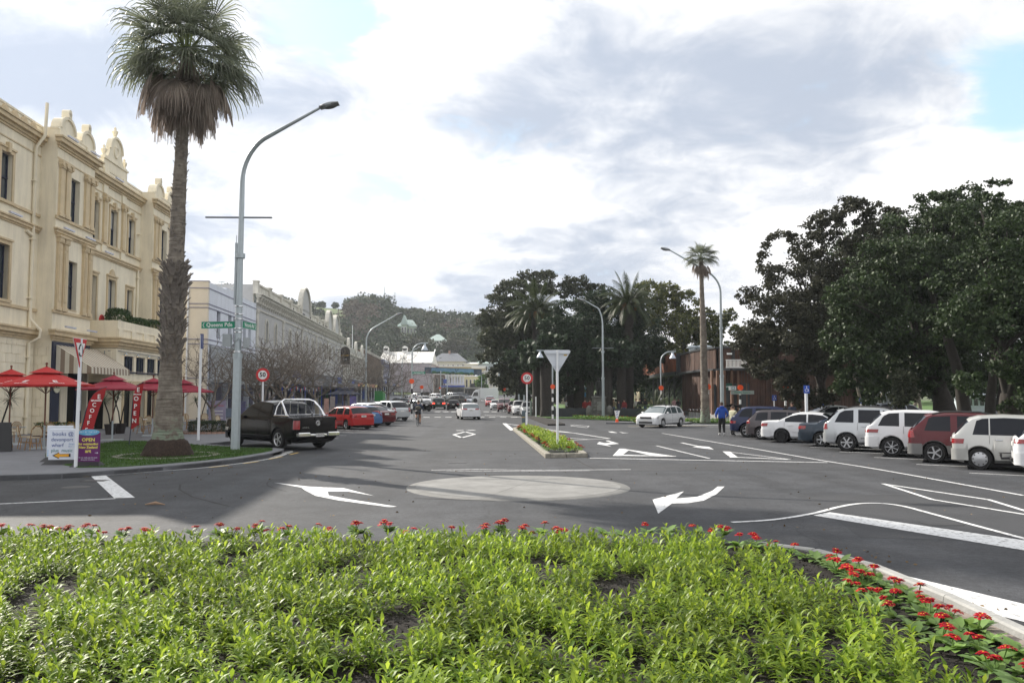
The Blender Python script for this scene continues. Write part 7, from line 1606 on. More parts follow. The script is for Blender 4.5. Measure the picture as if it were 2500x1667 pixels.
# back of give way sign
a = A(1367.5, 880, 33.4); b = G(1365, 1098, .1); r_ = empty('give_way_sign', (b.x, 33.4, .1), 0, 'white back of a triangular sign on a white post in the median bed', 'road sign'); z0 = A(1367, 909, 33.4).z-.1; z1 = A(1367, 854, 33.4).z-.1; w = .54
mb = MB(); mb.tube([(0, 0, -.1), (0, 0, z1-.02)], .05, 10); mb.build('post', white_post, r_, True)
tri = [(-w+.05, z1), (-w, z1-.04), (-w+.01, z1-.1), (-.06, z0+.04), (0, z0), (.06, z0+.04), (w-.01, z1-.1), (w, z1-.04), (w-.05, z1)]
mb = MB(); mb.prism([(x, .06, z) for x, z in tri], (0, .01, 0)); pl = mb.build('triangle_plate', M('sign_back', (.6, .63, .68), .45, .2, var=.03), r_)
mb = MB(); mb.box((-w+.08, .0, z1-.16), (w-.08, .05, z1-.1)); mb.box((-.2, 0, z0+.25), (.2, .05, z0+.29)); mb.build('stiffener', M('sign_back', (.6, .63, .68), .45), pl); mb = MB(); mb.box((.27, .052, z1-.24), (.4, .058, z1-.18)); mb.build('sticker', yellow_paint, pl)
# roundabout give way sign at the left
b = G(183, 1140, .13); r_ = empty('roundabout_sign', (b.x, b.y, .13), 0, 'red edged triangular roundabout sign on a white post at the left kerb', 'road sign'); a0 = A(190, 826, b.y); a1 = A(188, 899, b.y); z1 = a0.z-.13; z0 = a1.z-.13
mb = MB(); mb.tube([(0, .04, 0), (.03, .04, z1)], .052, 10); mb.build('post', white_post, r_, True)
ang = radians(94); X = Vector((cos(ang), sin(ang), 0)); w = .46; M0 = frame((.03, -.02, z0), X)
def TR(k, dz=0, m=None, nm='plate', par=None):
    mb = MB(M0); c = (z1-z0)*.62; T = [(-w, z1-z0), (0, 0), (w, z1-z0)]; mb.prism([(x*k, c+(y-c)*k, dz) for x, y in T][::-1], (0, 0, .01)); return mb.build(nm, m, par)
pl = TR(1, 0, white_paint, 'triangle_plate', r_); TR(.95, .012, red_sign, 'red_border', pl); mb = MB(M0); hh = z1-z0; mb.prism([(-w*.63, hh*.84, .024), (0, hh*.19, .024), (w*.63, hh*.84, .024)][::-1], (0, 0, .008)); wf = mb.build('white_face', white_paint, pl)
for k in range(3):
    mb = MB(M0); a_ = radians(90+120*k); pts = [(cos(a_+q)*.12, hh*.6+sin(a_+q)*.17, .04) for q in np.linspace(.2, 1.5, 6)]; mb.tube(pts, .018, 4); e = pts[0]; mb.add([(cos(a_+.2)*.07, hh*.6+sin(a_+.2)*.11, .045), (cos(a_+.2)*.18, hh*.6+sin(a_+.2)*.24, .045), (cos(a_-.15)*.12, hh*.6+sin(a_-.15)*.17, .045)], [(0, 1, 2)]); mb.build('arrow', ink, wf)
# slim post with blue plate near the planter
p = G(484, 1074, .13); r_ = empty('parking_sign', p, 0, 'thin white post with a narrow blue parking plate left of the lamp post', 'road sign'); mb = MB(); mb.tube([(0, 0, 0), (.03, 0, 4.9)], .065, 8); mb.build('post', white_post, r_, True); mb = MB(); mb.box((-.0, -.06, 4.25), (.09, .14, 4.95)); mb.build('blue_plate', M('dark_blue_sign', (.01, .03, .16), .5), r_)
# striped beacons with orange discs
def beacon(sx, sy, Y, label, lampside=None, top=6.2, R_=.22, shade_sc=1, striped=True):
    a = A(sx, sy, Y); g = gz(0, Y)+.02; root = empty('crossing_beacon', (a.x, Y, g), 0, label, 'crossing beacon', 'striped crossing beacons with orange discs'); h = a.z-g; z = 0; k = 0
    sec = (h-R_)/7
    while k < 7: mb = MB(); mb.lathe([(.085, z), (.085, z+sec)], 10); mb.build('stripe_section', white_paint if k % 2 == 0 else black_mat, root); z += sec; k += 1
    mb = MB(); mb.lathe([(R_, -.04), (R_, .04), (R_*.85, .07), (0, .07)], 24, (0, -.14, h), 'y'); mb.build('orange_disc', orange_ball, root)
    if lampside:
        mb = MB(); P = [(0, 0, z), (0, 0, top-1.0)]+[(lampside*(1-cos(q))*.95, 0, top-1.0+sin(q)*.95) for q in np.linspace(0, pi/2, 8)[1:]]+[(lampside*1.45, 0, top-.05)]; mb.tube(P, [.07]*2+[.045]*8, 8); mb.build('arm', metal_grey, root, True, 60)
        mb = MB(); mb.lathe([(.1, -.1), (.1, -.32), (.14, -.36), (.33, -.68), (.33, -.71), (0, -.6)], 14, (lampside*1.15, 0, top)); mb.build('bell_shade', M('shade_metal', (.5, .55, .62), .4, .4), root, True, 50)
    return root
beacon(1005.7, 930.6, 75.5, 'nearest striped beacon at the left kerb with a bell shaped lamp and green blade', 1, 6.95, .225)
beacon(1030, 945, 100, 'striped beacon at the left kerb just past the crossing, without a lamp', None)
beacon(1074, 947, 170, 'distant beacon below the blue awning', None); beacon(1175.8, 949.5, 185, 'distant beacon by the small bright green tree', -1, 6.2)
beacon(1231, 950, 105, 'beacon with a curved lamp behind the right row of parked cars', -1, 5.9)
beacon(1349.3, 943.7, 76, 'striped beacon with a bell shaped lamp left of the give way sign', -1, 6.3)
beacon(1613.7, 946.7, 78, 'beacon with a bell shaped lamp in front of the timber canopy', 1, 6.3)
beacon(1728, 944, 66, 'striped beacon without a lamp beside the slender fan palm', None); beacon(1806.6, 946, 66, 'beacon whose disc shows over the windsor reserve blade', None); beacon(1917, 945, 58, 'beacon half hidden in the leaves of the grey brown fig', None)
bl_ = A(1007, 909.8, 75.3); kp = empty('street_name_sign', bl_, 0, 'green king edward street name blade on the nearest left beacon', 'street sign'); blade((0, 0, 0), (1, .1, 0), 1.15, .2, 'King Edward Pde', green_sign, kp, arrow=None, size=.135)
wr = A(1767, 0, 65.6); kp = empty('street_name_sign', (wr.x, 65.5, A(1767, 950, 65.5).z-.25), 0, 'pale blade reading windsor reserve on the tall right lamp', 'street sign'); blade((0, 0, 0), (1, .0, 0), 1.85, .26, 'Windsor Reserve', M('pale_blade', (.35, .4, .38), .5), kp, tm=green_sign, size=.18)
mb = MB(); mb.box((-.15, -.1, .18), (.42, .0, .5)); bx = mb.build('white_plate', white_paint, kp); mb = MB(); wall(mb, .05, .3, .24, .44, -.11, -.102, [(.09, .26, .28, .4)]); mb.build('plate_mark', M('plate_teal', (.05, .25, .3), .5), bx)
# banner across the street
a, b, c, d = A(1037, 896, 180), A(1176, 901, 180), A(1176.6, 915.7, 180), A(1036, 911, 180); bn = empty('street_banner', (0, 0, 0), 0, 'long landscape banner hung across the upper street', 'banner')
mb = MB(); mb.prism([a, b, c, d], (0, .04, 0)); mb.build('cloth', M('banner_slate', (.05, .075, .11), .7), bn)
def bpt(u, v): p = a.lerp(b, u).lerp(d.lerp(c, u), v); return Vector((p.x, p.y-.03, p.z))
def bq(us, m, nm): mb = MB(); mb.poly([bpt(u, v) for u, v in us]); mb.build(nm, m, bn)
bq([(.12, .08), (.86, .08), (.86, .95), (.12, .9)], M('banner_sky', (.12, .25, .38), .7, var=.35, scale=.4), 'printed_sky')
for k in range(9):
    u = .13+k*.08; mb = MB(); mb.poly([q+Vector((0, -.02, 0)) for q in (bpt(u, .6+.1*(k % 3)), bpt(u+.05, .55+.08*(k % 2)), bpt(u+.09, .7), bpt(u+.09, .93), bpt(u, .93))]); mb.build('printed_land', M('banner_land_%d' % (k % 3), [(.05, .14, .06), (.03, .08, .05), (.09, .17, .06)][k % 3], .8), bn)
mb = MB(); p_ = bpt(.56, .8); mb.tube([p_, bpt(.535, .1)], .06, 4); mb.tube([bpt(.55, .5), bpt(.6, .12)], .05, 4); mb.build('printed_tree', M('banner_dark', (.02, .03, .02), .8), bn)
for u in (.05, .94):
    for v in (.35, .55, .7): p_ = bpt(u, v); mb = MB(); mb.box((p_.x-.35, p_.y-.01, p_.z-.02), (p_.x+.35, p_.y, p_.z+.02)); mb.build('text_line', M('banner_text', (.3, .32, .34), .7), bn)
mb = MB(); mb.tube([a, a+Vector((-6, 0, 1.2))], .03, 4); mb.tube([b, b+Vector((4, 0, .8))], .03, 4); mb.build('cable', black_mat, bn)
for sx, Y, lb in ((1076, 178, 'banner mast standing in the street median'), (1092, 200, 'plain grey pole at the right of the median mast')): a_ = A(sx, 905, Y); mb = MB(); mb.tube([(a_.x, Y, gz(0, Y)), (a_.x, Y, a_.z)], .11, 6); tag(mb.build('pole', metal_grey), lb, 'pole')
# bollards/posts at the park lawn
for sx, s0, Y, lb, m in ((1267, 962, 92, 'pale post behind the central 50 sign', metal_grey), (1280, 964, 88, 'pale post just right of the central 50 sign', metal_grey), (1296, 978, 82, 'grey green post on the park lawn', M('lichen_post', (.16, .2, .18), .8)), (1308.5, 968, 80, 'slim pale post at the corner of the park lawn', white_post)):
    z = A(sx, s0, Y).z; x = A(sx, 962, Y).x; mb = MB(); mb.tube([(x, Y, .1), (x, Y, z)], .1 if m != white_post else .06, 8); tag(mb.build('park_post', m), lb, 'post', 'posts at the park corner')
# blue parking signs
def post_sign(sx, s_top, s_sign, Y, w, h, label, thick=.04, wheelch=True, m=blue_sign):
    p = A(sx, 962, Y); z1 = A(sx, s_top, Y).z; r_ = empty('parking_sign', (p.x, Y, .05), 0, label, 'parking sign', 'blue parking signs'); mb = MB(); mb.tube([(0, 0, 0), (0, 0, z1)], thick, 8); mb.build('post', white_post, r_, True); mb = MB(); mb.box((-w/2, -thick-.02, z1-h), (w/2, -thick, z1)); pl = mb.build('plate', m, r_)
    if wheelch:
        M0 = frame((0, -thick-.025, z1-h/2), (1, 0, 0)); mb = MB(M0); s = h*.42; mb.ball((0, s*.8, 0), s*.16, 6, 5); mb.tube([(0, s*.6, 0), (0, s*.05, 0), (s*.42, s*.05, 0), (s*.5, -s*.55, 0)], s*.09, 5); mb.tube([(s*.0-s*.1+cos(q)*s*.42, -s*.25+sin(q)*s*.42, 0) for q in np.linspace(2.0, 6.2, 10)], s*.07, 4); mb.build('wheelchair_symbol', white_paint, pl)
post_sign(1968, 943, 0, 44, .3, .42, 'thick white post with a blue wheelchair plate above the white sedan', .085)
post_sign(1889.7, 966, 0, 58, .3, .38, 'small blue wheelchair sign beyond the brown hatchback'); post_sign(2011, 969, 0, 56, .3, .75, 'tall blue sign left of the tall tailed silver suv roof', wheelch=False); post_sign(2101.5, 973, 0, 60, .3, .4, 'small blue sign between the silver and white suv roofs')
# keep left marker
p = G(1506.5, 1034); r_ = empty('keep_left_marker', p, 0, 'small white triangular marker with blue stripes on an orange base', 'traffic marker'); mb = MB(); mb.lathe([(.14, 0), (.1, .3), (.09, .36)], 10); mb.build('base', orange_ball, r_); mb = MB(); mb.prism([(-.2, 0, 1.0), (.24, 0, 1.0), (.05, 0, .32), (-.06, 0, .32)], (0, .03, 0)); pl = mb.build('plate', white_paint, r_)
for k in range(3): mb = MB(); z = .45+k*.2; mb.prism([(-.07, -.006, z), (.03, -.006, z+.12), (.07, -.006, z+.12), (.0, -.006, z)], (0, .004, 0)); mb.build('stripe', blue_sign, pl)
mb = MB(); mb.prism([(p.x-.9, p.y-.5, 0), (p.x+5, p.y-1.5, 0), (p.x+6, p.y+.8, 0), (p.x+.2, p.y+.7, 0)], (0, 0, .12)); o = mb.build('splitter_island', kerb_mat); tag(o, kind='structure')
def strip_flowers(pts, n, label, w=.8):
    P = []; R_ = []
    for a, b in zip(pts, pts[1:]):
        for k in range(n): f = random.random(); P.append((a[0]+(b[0]-a[0])*f+random.uniform(-w, w)*.5, a[1]+(b[1]-a[1])*f+random.uniform(-w, w), .12+random.random()*.25))
    o = leaves('flower_strip', P, .16, leafmat('strip_leaf', (.05, .13, .02), (.13, .25, .04), .3)); tag(o, label, 'flower bed', 'distant flower strips', kind='stuff')
    o2 = leaves('strip_flowers', [(p[0], p[1]-.05, p[2]+.06) for p in P[::9]], .11, petal); tag(o2, 'red flowers dotted over '+label.split(' ', 1)[1], 'flowers', 'distant flower strips', kind='stuff')
strip_flowers([(5.8, 74.9), (9.3, 70.2), (10.0, 68)], 900, 'low green flower strip in front of the memorial'); strip_flowers([(12.6, 65.9), (16.6, 64.2)], 900, 'low green flower strip in front of the timber building'); strip_flowers([(p.x+1.2, p.y-.7), (p.x+4.8, p.y-.6)], 500, 'small green flower patch behind the striped marker', .5)
# ---- memorial ----
mstone = M('memorial_stone', (.12, .12, .11), .9, var=.4, scale=2, bump=.8, bscale=8); c = A(1463, 962, 78); mr_ = empty('war_memorial', (c.x, 78, .12), 0, 'dark rough stone memorial with a standing soldier statue in the park shade', 'memorial')
mb = MB(); mb.prism([(-1.05, 0, 0), (1.05, 0, 0), (.95, 0, .4), (.72, 0, .5), (.6, 0, 1.75), (-.6, 0, 1.75), (-.72, 0, .5), (-.95, 0, .4)], (0, 1.2, 0)); mb.box((-.66, -.04, 1.75), (.66, 1.24, 1.95)); mb.build('plinth', mstone, mr_, bevel=.05)
for k in range(14): mb = MB(); x = random.uniform(-.85, .85); z = random.uniform(.1, 1.5); mb.ball((x*(1-.3*z/1.6), 0, z), (.2, .1, .14), 6, 4); mb.build('rock_face', mstone, mr_, True)
for s in (-1, 1): mb = MB(); mb.ball((s*.95, 0, .55), (.33, .4, .55), 8, 6); mb.build('buttress_rock', mstone, mr_, True)
mb = MB(); mb.box((-.22, -.08, .6), (.22, -.03, 1.45)); mb.build('inscription_panel', M('panel_stone', (.2, .2, .19), .7), mr_)
mb = MB(); mb.box((-.9, -.35, 0), (.9, 0, .25)); mb.build('step', mstone, mr_)
mb = MB(); z = 1.95; mb.tube([(-.12, .5, z), (-.1, .5, z+.45), (-.06, .5, z+.85)], [.1, .09, .13], 8); mb.tube([(.14, .5, z), (.12, .5, z+.45), (.06, .5, z+.85)], [.1, .09, .13], 8); mb.tube([(0, .5, z+.8), (0, .5, z+1.1), (0, .48, z+1.38), (0, .48, z+1.48)], [.19, .18, .22, .08], 10); mb.tube([(-.22, .5, z+1.36), (-.3, .45, z+1.1), (-.2, .3, z+.9)], [.08, .07, .05], 7); mb.tube([(.22, .5, z+1.36), (.32, .5, z+1.08), (.26, .42, z+.85)], [.08, .07, .05], 7); mb.ball((0, .47, z+1.6), (.11, .12, .14), 10, 8); mb.lathe([(.2, 0), (.12, .03), (.11, .1), (0, .12)], 12, (0, .47, z+1.66)); mb.tube([(-.24, .28, z), (-.2, .3, z+1.2)], .02, 5); mb.build('statue', M('bronze_dark', (.02, .022, .02), .5), mr_, True, 60)
mb = MB(); a_ = A(1354, 1019, 79); mb.box((a_.x, 78.6, .1), (c.x-.9, 78.9, .95)); mb.box((c.x+.9, 78.6, .1), (A(1640, 0, 79).x, 78.9, .9)); mb.box((a_.x-.35, 78.5, .1), (a_.x+.05, 79, 1.1)); tag(mb.build('park_wall', M('dark_wall', (.03, .035, .04), .8, var=.2)), 'low dark wall running either side of the memorial', 'wall')
# small building & shopfronts glimpsed beyond the park
for sx0, sx1, s0, s1, Y, mcol, lb in ((1348, 1400, 925, 975, 150, (.45, .4, .33), 'pale shop building glimpsed between the park trunks'), (1395, 1440, 930, 985, 152, (.05, .2, .4), 'blue fronted shop glimpsed behind the memorial'), (1560, 1620, 930, 985, 150, (.5, .42, .3), 'cream building glimpsed under the timber canopy'), (1990, 2080, 945, 985, 110, (.55, .55, .55), 'pale low building glimpsed through the fig trunks'), (2090, 2180, 950, 980, 112, (.4, .42, .4), 'second pale building glimpsed right of the first through the figs'), (2360, 2420, 960, 990, 100, (.5, .55, .6), 'bright pale wall glimpsed at the right between dark trunks')):
    a_, b_ = A(sx0, s0, Y), A(sx1, s1, Y); r_ = empty('distant_shop', ((a_.x+b_.x)/2, Y, .1), 0, lb, 'building'); w = (b_.x-a_.x)/2; mb = MB(); mb.box((-w, 0, 0), (w, 6, a_.z)); mb.build('wall', M('distant_wall_%d' % sx0, mcol, .8, var=.2, scale=.5), r_)
    for k in range(4): mb = MB(); x = -w+(k+.5)*w/2; mb.box((x-w*.16, -.06, .8), (x+w*.16, .0, a_.z*.7)); mb.build('window', dark_glass, r_)
    mb = MB(); mb.box((-w-.2, -.9, a_.z*.76), (w+.2, 0, a_.z*.8)); mb.build('awning', white_paint, r_)
# bike racks
bike_x = A(1670, 0, 76).x
for k in range(5): mb = MB(); x = bike_x+k*.26*1.2; mb.tube([(x, 75.6, .13), (x, 75.6, .8)]+[(x, 76.0-.4*cos(q), .8+.15*sin(q)) for q in np.linspace(0, pi, 6)]+[(x, 76.4, .13)], .025, 5); tag(mb.build('bike_hoop', chrome), ['leftmost', 'second from left', 'middle', 'second from right', 'rightmost'][k]+' steel bike hoop against the timber building', 'bike rack', 'steel bike hoops')
# ================= HOTEL TERRACE =================
umb_red = M('umbrella_red', (.42, .012, .012), .75, var=.08); umb_crim = M('umbrella_crimson', (.26, .008, .03), .75, var=.08); wood = M('umbrella_wood', (.15, .05, .025), .6); umb_navy = M('umbrella_navy', (.01, .014, .035), .8)
def umbrella(x, y, R_, zr, za, m, label, logo=True, group='umbrellas on the hotel terrace', ang=.35, txt='E', sub='ESPLANADE', rh=None):
    g = .13; root = empty('cafe_umbrella', (x, y, g), ang, label, 'umbrella', group); mb = MB(); mb.tube([(0, 0, .05), (0, 0, za-g)], .03, 8); mb.build('pole', wood, root, True); n = 8; zr -= g; za -= g
    for k in range(n):
        a0, a1 = 2*pi*k/n, 2*pi*(k+1)/n; am = (a0+a1)/2; e0 = Vector((cos(a0)*R_, sin(a0)*R_, zr)); e1 = Vector((cos(a1)*R_, sin(a1)*R_, zr)); tp = Vector((0, 0, za-.16)); t0 = tp.lerp(e0, .28)-Vector((0, 0, .02)); t1 = tp.lerp(e1, .28)-Vector((0, 0, .02))
        mid0 = tp.lerp(e0, .6)-Vector((0, 0, .05)); mid1 = tp.lerp(e1, .6)-Vector((0, 0, .05)); mb = MB(); em = (e0+e1)/2-Vector((0, 0, -.02))
        mb.add([tp, t0, t1, mid0, mid1, e0, e1, em], [(0, 1, 2), (1, 3, 4, 2), (3, 5, 7, 6, 4)]); h_ = Vector((0, 0, -.13)); mb.add([e0, em, e1, e1+h_*.5, em+h_*.5, e0+h_*.5], [(0, 1, 2, 3, 4, 5)]); pn = mb.build('canopy_panel', m, root)
        if logo and k in (4, 5, 6, 7, 3):
            out = Vector((cos(am), sin(am), 0)); xd = Vector((-sin(am), cos(am), 0)); upv = ((mid0+mid1)/2-em).normalized(); o_ = em.lerp((mid0+mid1)/2, .5)+out*.03+Vector((0, 0, .02)); text(txt, .34, frame(o_, xd, upv), white_paint, pn, bold=.01); text(sub, .1, frame(em.lerp((mid0+mid1)/2, .12)+out*.02+Vector((0, 0, .015)), xd, upv), white_paint, pn)
    mb = MB(); vs = [Vector((0, 0, za-.06))]+[Vector((cos(2*pi*k/n+.0)*R_*.36, sin(2*pi*k/n)*R_*.36, za-.16-(za-.16-zr)*.34+.05)) for k in range(n)]; mb.add(vs, [(0, 1+k, 1+(k+1) % n) for k in range(n)]); mb.build('vent_cap', m, root)
    mb = MB(); mb.ball((0, 0, za+.05), .05, 8, 6); mb.build('finial', wood, root, True)
    for k in range(n): mb = MB(); a0 = 2*pi*k/n; mb.tube([(0, 0, zr-.35), (cos(a0)*R_*.5, sin(a0)*R_*.5, zr+(za-zr)*.38)], .012, 4); mb.build('rib', wood, root)
    mb = MB(); mb.box((-.45, -.45, 0), (.45, .45, .05)); mb.tube([(0, 0, 0), (0, 0, .9)], .04, 6); mb.build('base', metal_grey, root)
    return root
p = A(111.6, 962, 32.8); umbrella(p.x, 32.8, 1.75, 2.62, 3.42, umb_red, 'large bright red umbrella with white lettering nearest the triangular sign')
p = A(8, 962, 35); umbrella(p.x, 35.5, 1.65, 2.62, 3.4, umb_red, 'bright red umbrella cut by the left edge of the photo')
p = A(277, 962, 38.4); umbrella(p.x, 38.4, 1.6, 2.5, 3.2, umb_crim, 'crimson umbrella behind the two feather flags', logo=False)
p = A(374, 962, 42.5); umbrella(p.x, 42.5, 1.6, 2.5, 3.15, umb_crim, 'crimson umbrella half hidden behind the palm trunk', logo=False)
p = A(448, 962, 46.5); umbrella(p.x, 46.5, 1.65, 2.4, 3.15, umb_crim, 'crimson umbrella to the right of the palm trunk', logo=False)
p = A(841, 962, 84); umbrella(p.x, 84, 1.9, 2.25, 3.1, umb_navy, 'dark navy umbrella with small white script by the shops', True, None, txt='', sub='Guest')
# chairs
rattan = M('rattan', (.5, .42, .3), .7, var=.15, scale=30); cane = M('cane_frame', (.3, .17, .07), .55, var=.2, scale=10)
def make_chair():
    root = empty('bistro_chair', (0, 0, 0)); q = np.linspace(0, pi, 9)
    mb = MB(); mb.lathe([(.0, .45), (.21, .45), (.22, .47), (.2, .5), (0, .5)], 14); mb.build('seat', rattan, root, True, 50)
    P = [(-.2, .2, .47), (-.21, .26, .7)]+[(-.21*cos(t), .28, .72+.2*sin(t)) for t in q]+[(.2, .2, .47)]
    mb = MB(); mb.tube(P, .018, 6); mb.build('back_frame', cane, root, True)
    mb = MB(); mb.prism([(-.17, .25, .56)]+[(-.17*cos(t), .275, .72+.17*sin(t)) for t in q]+[(.17, .25, .56)], (0, .012, 0)); mb.build('backrest', rattan, root)
    for sx_, sy_ in ((-1, -1), (1, -1), (-1, 1), (1, 1)): mb = MB(); mb.tube([(sx_*.16, sy_*.16, .46), (sx_*.22, sy_*.22, 0)], .018, 6); mb.build('leg', cane, root)
    mb = MB(); mb.tube([(.19*cos(t), .19*sin(t), .26) for t in np.linspace(0, 2*pi, 11)], .01, 4, False); mb.build('stretcher', cane, root); return root
ch0 = make_chair(); first = True
for x_, y_, rz, lb in ((34, 36.5, 0, 'bistro chair back to back with the left umbrella pole'), (66, 32.4, 2.3, 'bistro chair turned side on left of the book board'), (86, 31.8, -2.2, 'bistro chair leaning close in front of the side on one'), (118, 34.4, .1, 'bistro chair behind the small round table on its left'), (166, 34.4, -.1, 'bistro chair behind the small round table on its right'), (201, 35.4, .3, 'bistro chair just right of the triangular sign post'), (14, 33.2, 1.2, 'bistro chair at the left edge beside the black board'), (362, 46.5, .2, 'bistro chair beside the left edge of the palm trunk'), (338, 47.5, 1.9, 'bistro chair below the open flag'), (352, 45, 2.8, 'bistro chair turned away below the crimson umbrella'), (451, 51.5, .2, 'bistro chair seen just right of the palm trunk'), (466, 50.5, 2.0, 'bistro chair turned side on right of the palm trunk'), (542, 47.6, 1.2, 'bistro chair between the hedge planter and the lamp post'), (500, 52, .3, 'bistro chair behind the hedge planter')):
    p = A(x_, 962, y_); o = ch0 if first else copy_tree(ch0); first = False; o.location = (p.x, y_, .13); o.rotation_euler = (0, 0, rz); tag(o, lb, 'chair', 'rattan bistro chairs on the terrace')
for x_, y_, lb in ((138, 33.4, 'small round grey table behind the book board'), (44, 35.2, 'small round table at the left of the terrace'), (345, 46, 'small round table near the open flag'), (524, 51, 'small round white table beyond the hedge planter'), (210, 35, 'small round table right of the sign post')):
    p = A(x_, 962, y_); r_ = empty('cafe_table', (p.x, y_, .13), 0, lb, 'table', 'round cafe tables'); mb = MB(); mb.lathe([(.34, .72), (.36, .735), (.34, .75), (0, .75)], 20); mb.build('table_top', white_paint if x_ in (524, 345) else metal_grey, r_, True, 40); mb = MB(); mb.tube([(0, 0, 0), (0, 0, .72)], .03, 6); mb.lathe([(.24, 0), (.22, .03), (.03, .06)], 14); mb.build('pedestal', metal_grey, r_)
# feather flags
def feather(base, pts, m, letters, label, s, fr=0):
    root = empty('feather_flag', base, 0, label, 'flag', 'red feather flags'); X_ = Vector((1, .1, 0)); 
    L_, R_ = pts    # outline polylines (x,z) pole side and free side
    mb = MB(); mb.tube([(0, 0, 0)]+[(x, 0, z) for x, z in L_], .02, 6); mb.build('pole', M('flag_pole', (.04, .045, .07), .5), root, True)
    out = [(x, 0, z) for x, z in L_]+[(x, 0, z) for x, z in reversed(R_)]; mb = MB(); n = len(L_)
    vs = [(x, -.01+.03*sin(i*1.3), z) for i, (x, z) in enumerate(L_)]+[(x, -.03-.05*sin(i*1.1), z) for i, (x, z) in enumerate(R_)]
    mb.add(vs, [(i, i+1, n+i+1, n+i) for i in range(n-1)]); cl_ = mb.build('cloth', m, root, True, 80)
    for t, f, z_, sz in letters:
        k = min(n-2, int(f*(n-1))); u = f*(n-1)-k; a_ = Vector((L_[k][0], 0, L_[k][1])).lerp(Vector((L_[k+1][0], 0, L_[k+1][1])), u); b_ = Vector((R_[k][0], 0, R_[k][1])).lerp(Vector((R_[k+1][0], 0, R_[k+1][1])), u); c_ = a_.lerp(b_, z_)
        text(t, sz, frame((c_.x, -.075, c_.z), (1, 0, .0)), white_paint, cl_, bold=.004)
    return root
flag_m = M('flag_red', (.34, .008, .012), .75, var=.1)
bc = G(184, 1100, .13)
def fl(px, py, Y, b): a_ = A(px, py, Y); return (a_.x-b.x, a_.z-b.z)
Y = bc.y; Lp = [fl(*q, Y, bc) for q in ((196, 1057), (203, 1030), (209, 1005), (218, 980), (230, 962), (245, 949), (261, 944.6))]; Rp = [fl(*q, Y, bc) for q in ((226, 1070), (232, 1040), (238, 1018), (244, 995), (250, 978), (256, 962), (261.5, 945.5))]
feather(bc, (Lp, Rp), flag_m, [('E', .70, .6, .24), ('ESPLANADE', .60, .55, .075), ('C', .50, .55, .22), ('O', .40, .53, .22), ('F', .29, .52, .21), ('F', .185, .5, .21), ('E', .08, .48, .21)], 'red feather flag reading coffee behind the sandwich boards', 1)
bo = G(315, 1087, .13); Y = bo.y
Lp = [fl(*q, Y, bo) for q in ((319, 1049), (321, 1020), (323, 995), (326, 970), (331, 950), (339, 938), (351, 933))]; Rp = [fl(*q, Y, bo) for q in ((340, 1036), (342, 1012), (344, 990), (346, 968), (348, 952), (350, 942), (351.5, 933.6))]
feather(bo, (Lp, Rp), flag_m, [('E', .66, .5, .26), ('ESPLANADE', .56, .5, .06), ('O', .47, .45, .26), ('P', .34, .45, .26), ('E', .22, .45, .25), ('N', .10, .45, .25)], 'red feather flag reading open just left of the palm', 1)
# sandwich boards
def board(c0, w, h, rz, label, m, top=0):
    root = empty('sandwich_board', c0, rz, label, 'sandwich board', 'boards at the kerb'); mb = MB(); mb.box((-w/2, -.03, .08), (w/2, .03, h)); pl = mb.build('panel', m, root, bevel=.015); mb = MB(); mb.prism([(-w/2-.08, -.24, 0), (w/2+.08, -.24, 0), (w/2+.02, -.08, .12), (-w/2-.02, -.08, .12)], (0, .001, 0)); mb = MB(); mb.add([(-w/2-.1, -.26, 0), (w/2+.1, -.26, 0), (w/2+.1, .26, 0), (-w/2-.1, .26, 0), (-w/2, -.06, .14), (w/2, -.06, .14), (w/2, .06, .14), (-w/2, .06, .14)], [(0, 1, 5, 4), (1, 2, 6, 5), (2, 3, 7, 6), (3, 0, 4, 7), (4, 5, 6, 7)]); mb.build('base', black_mat, root); return root, pl
wb = M('board_white', (.68, .72, .8), .45, var=.03); bl_t = M('board_blue_ink', (.05, .1, .3), .5, 0, 0); or_t = M('arrow_orange', (.8, .38, .02), .5, 0, 0); pur = M('board_purple', (.12, .01, .12), .45, var=.05); ye_t = M('letter_yellow', (.8, .72, .12), .5, 0, 0)
c0 = G(151, 1133, .13); rt, pl = board(c0, .8, 1.08, .08, 'white sandwich board about books and music with an orange arrow', wb)
for t, x, z, s in (('books @', .02, .92, .17), ('devonport', .0, .75, .155), ('wharf', -.13, .58, .155), ('plus  music', .0, .42, .145)): text(t, s, frame((x, -.034, z), (1, 0, 0)), bl_t if 'plus' not in t else M('teal_ink', (.03, .18, .2), .5, 0, 0), pl, sx=.98)
text('shops', .075, frame((.28, -.034, .62), (1, 0, 0)), M('light_ink', (.25, .38, .6), .5, 0, 0), pl); text('10-5 ~ 7', .06, frame((.28, -.034, .54), (1, 0, 0)), M('light_ink', (.25, .38, .6), .5, 0, 0), pl)
def arrow2(s, y, m): mb = MB(); k = [(-.28, .27), (-.08, .37), (-.08, .315), (.26, .325), (.26, .225), (-.08, .225), (-.08, .17)]; mb.prism([(-.0+(x-0)*s, y, .27+(z-.27)*s) for x, z in k], (0, .003, 0)); return mb.build('arrow', m, pl)
arrow2(1.0, -.036, ink); arrow2(.8, -.041, or_t)
c1 = G(134, 1128, .13); rt, pl = board(c1+Vector((-.05, .35, 0)), .8, 1.13, .05, 'second white board half hidden behind the books board', wb); text('Mo', .09, frame((-.24, -.034, .62), (1, 0, 0)), ink, pl, bold=.004)
for k in range(3): mb = MB(); mb.box((-.36, -.036, .18+k*.07), (-.12, -.032, .22+k*.07)); mb.build('print_line', M('board_cyan', (.1, .4, .7), .5, 0, 0), pl)
c2 = G(215, 1138, .13); rt, pl = board(c2, .66, 1.0, .04, 'purple sandwich board for an art gallery right of the white post', pur)
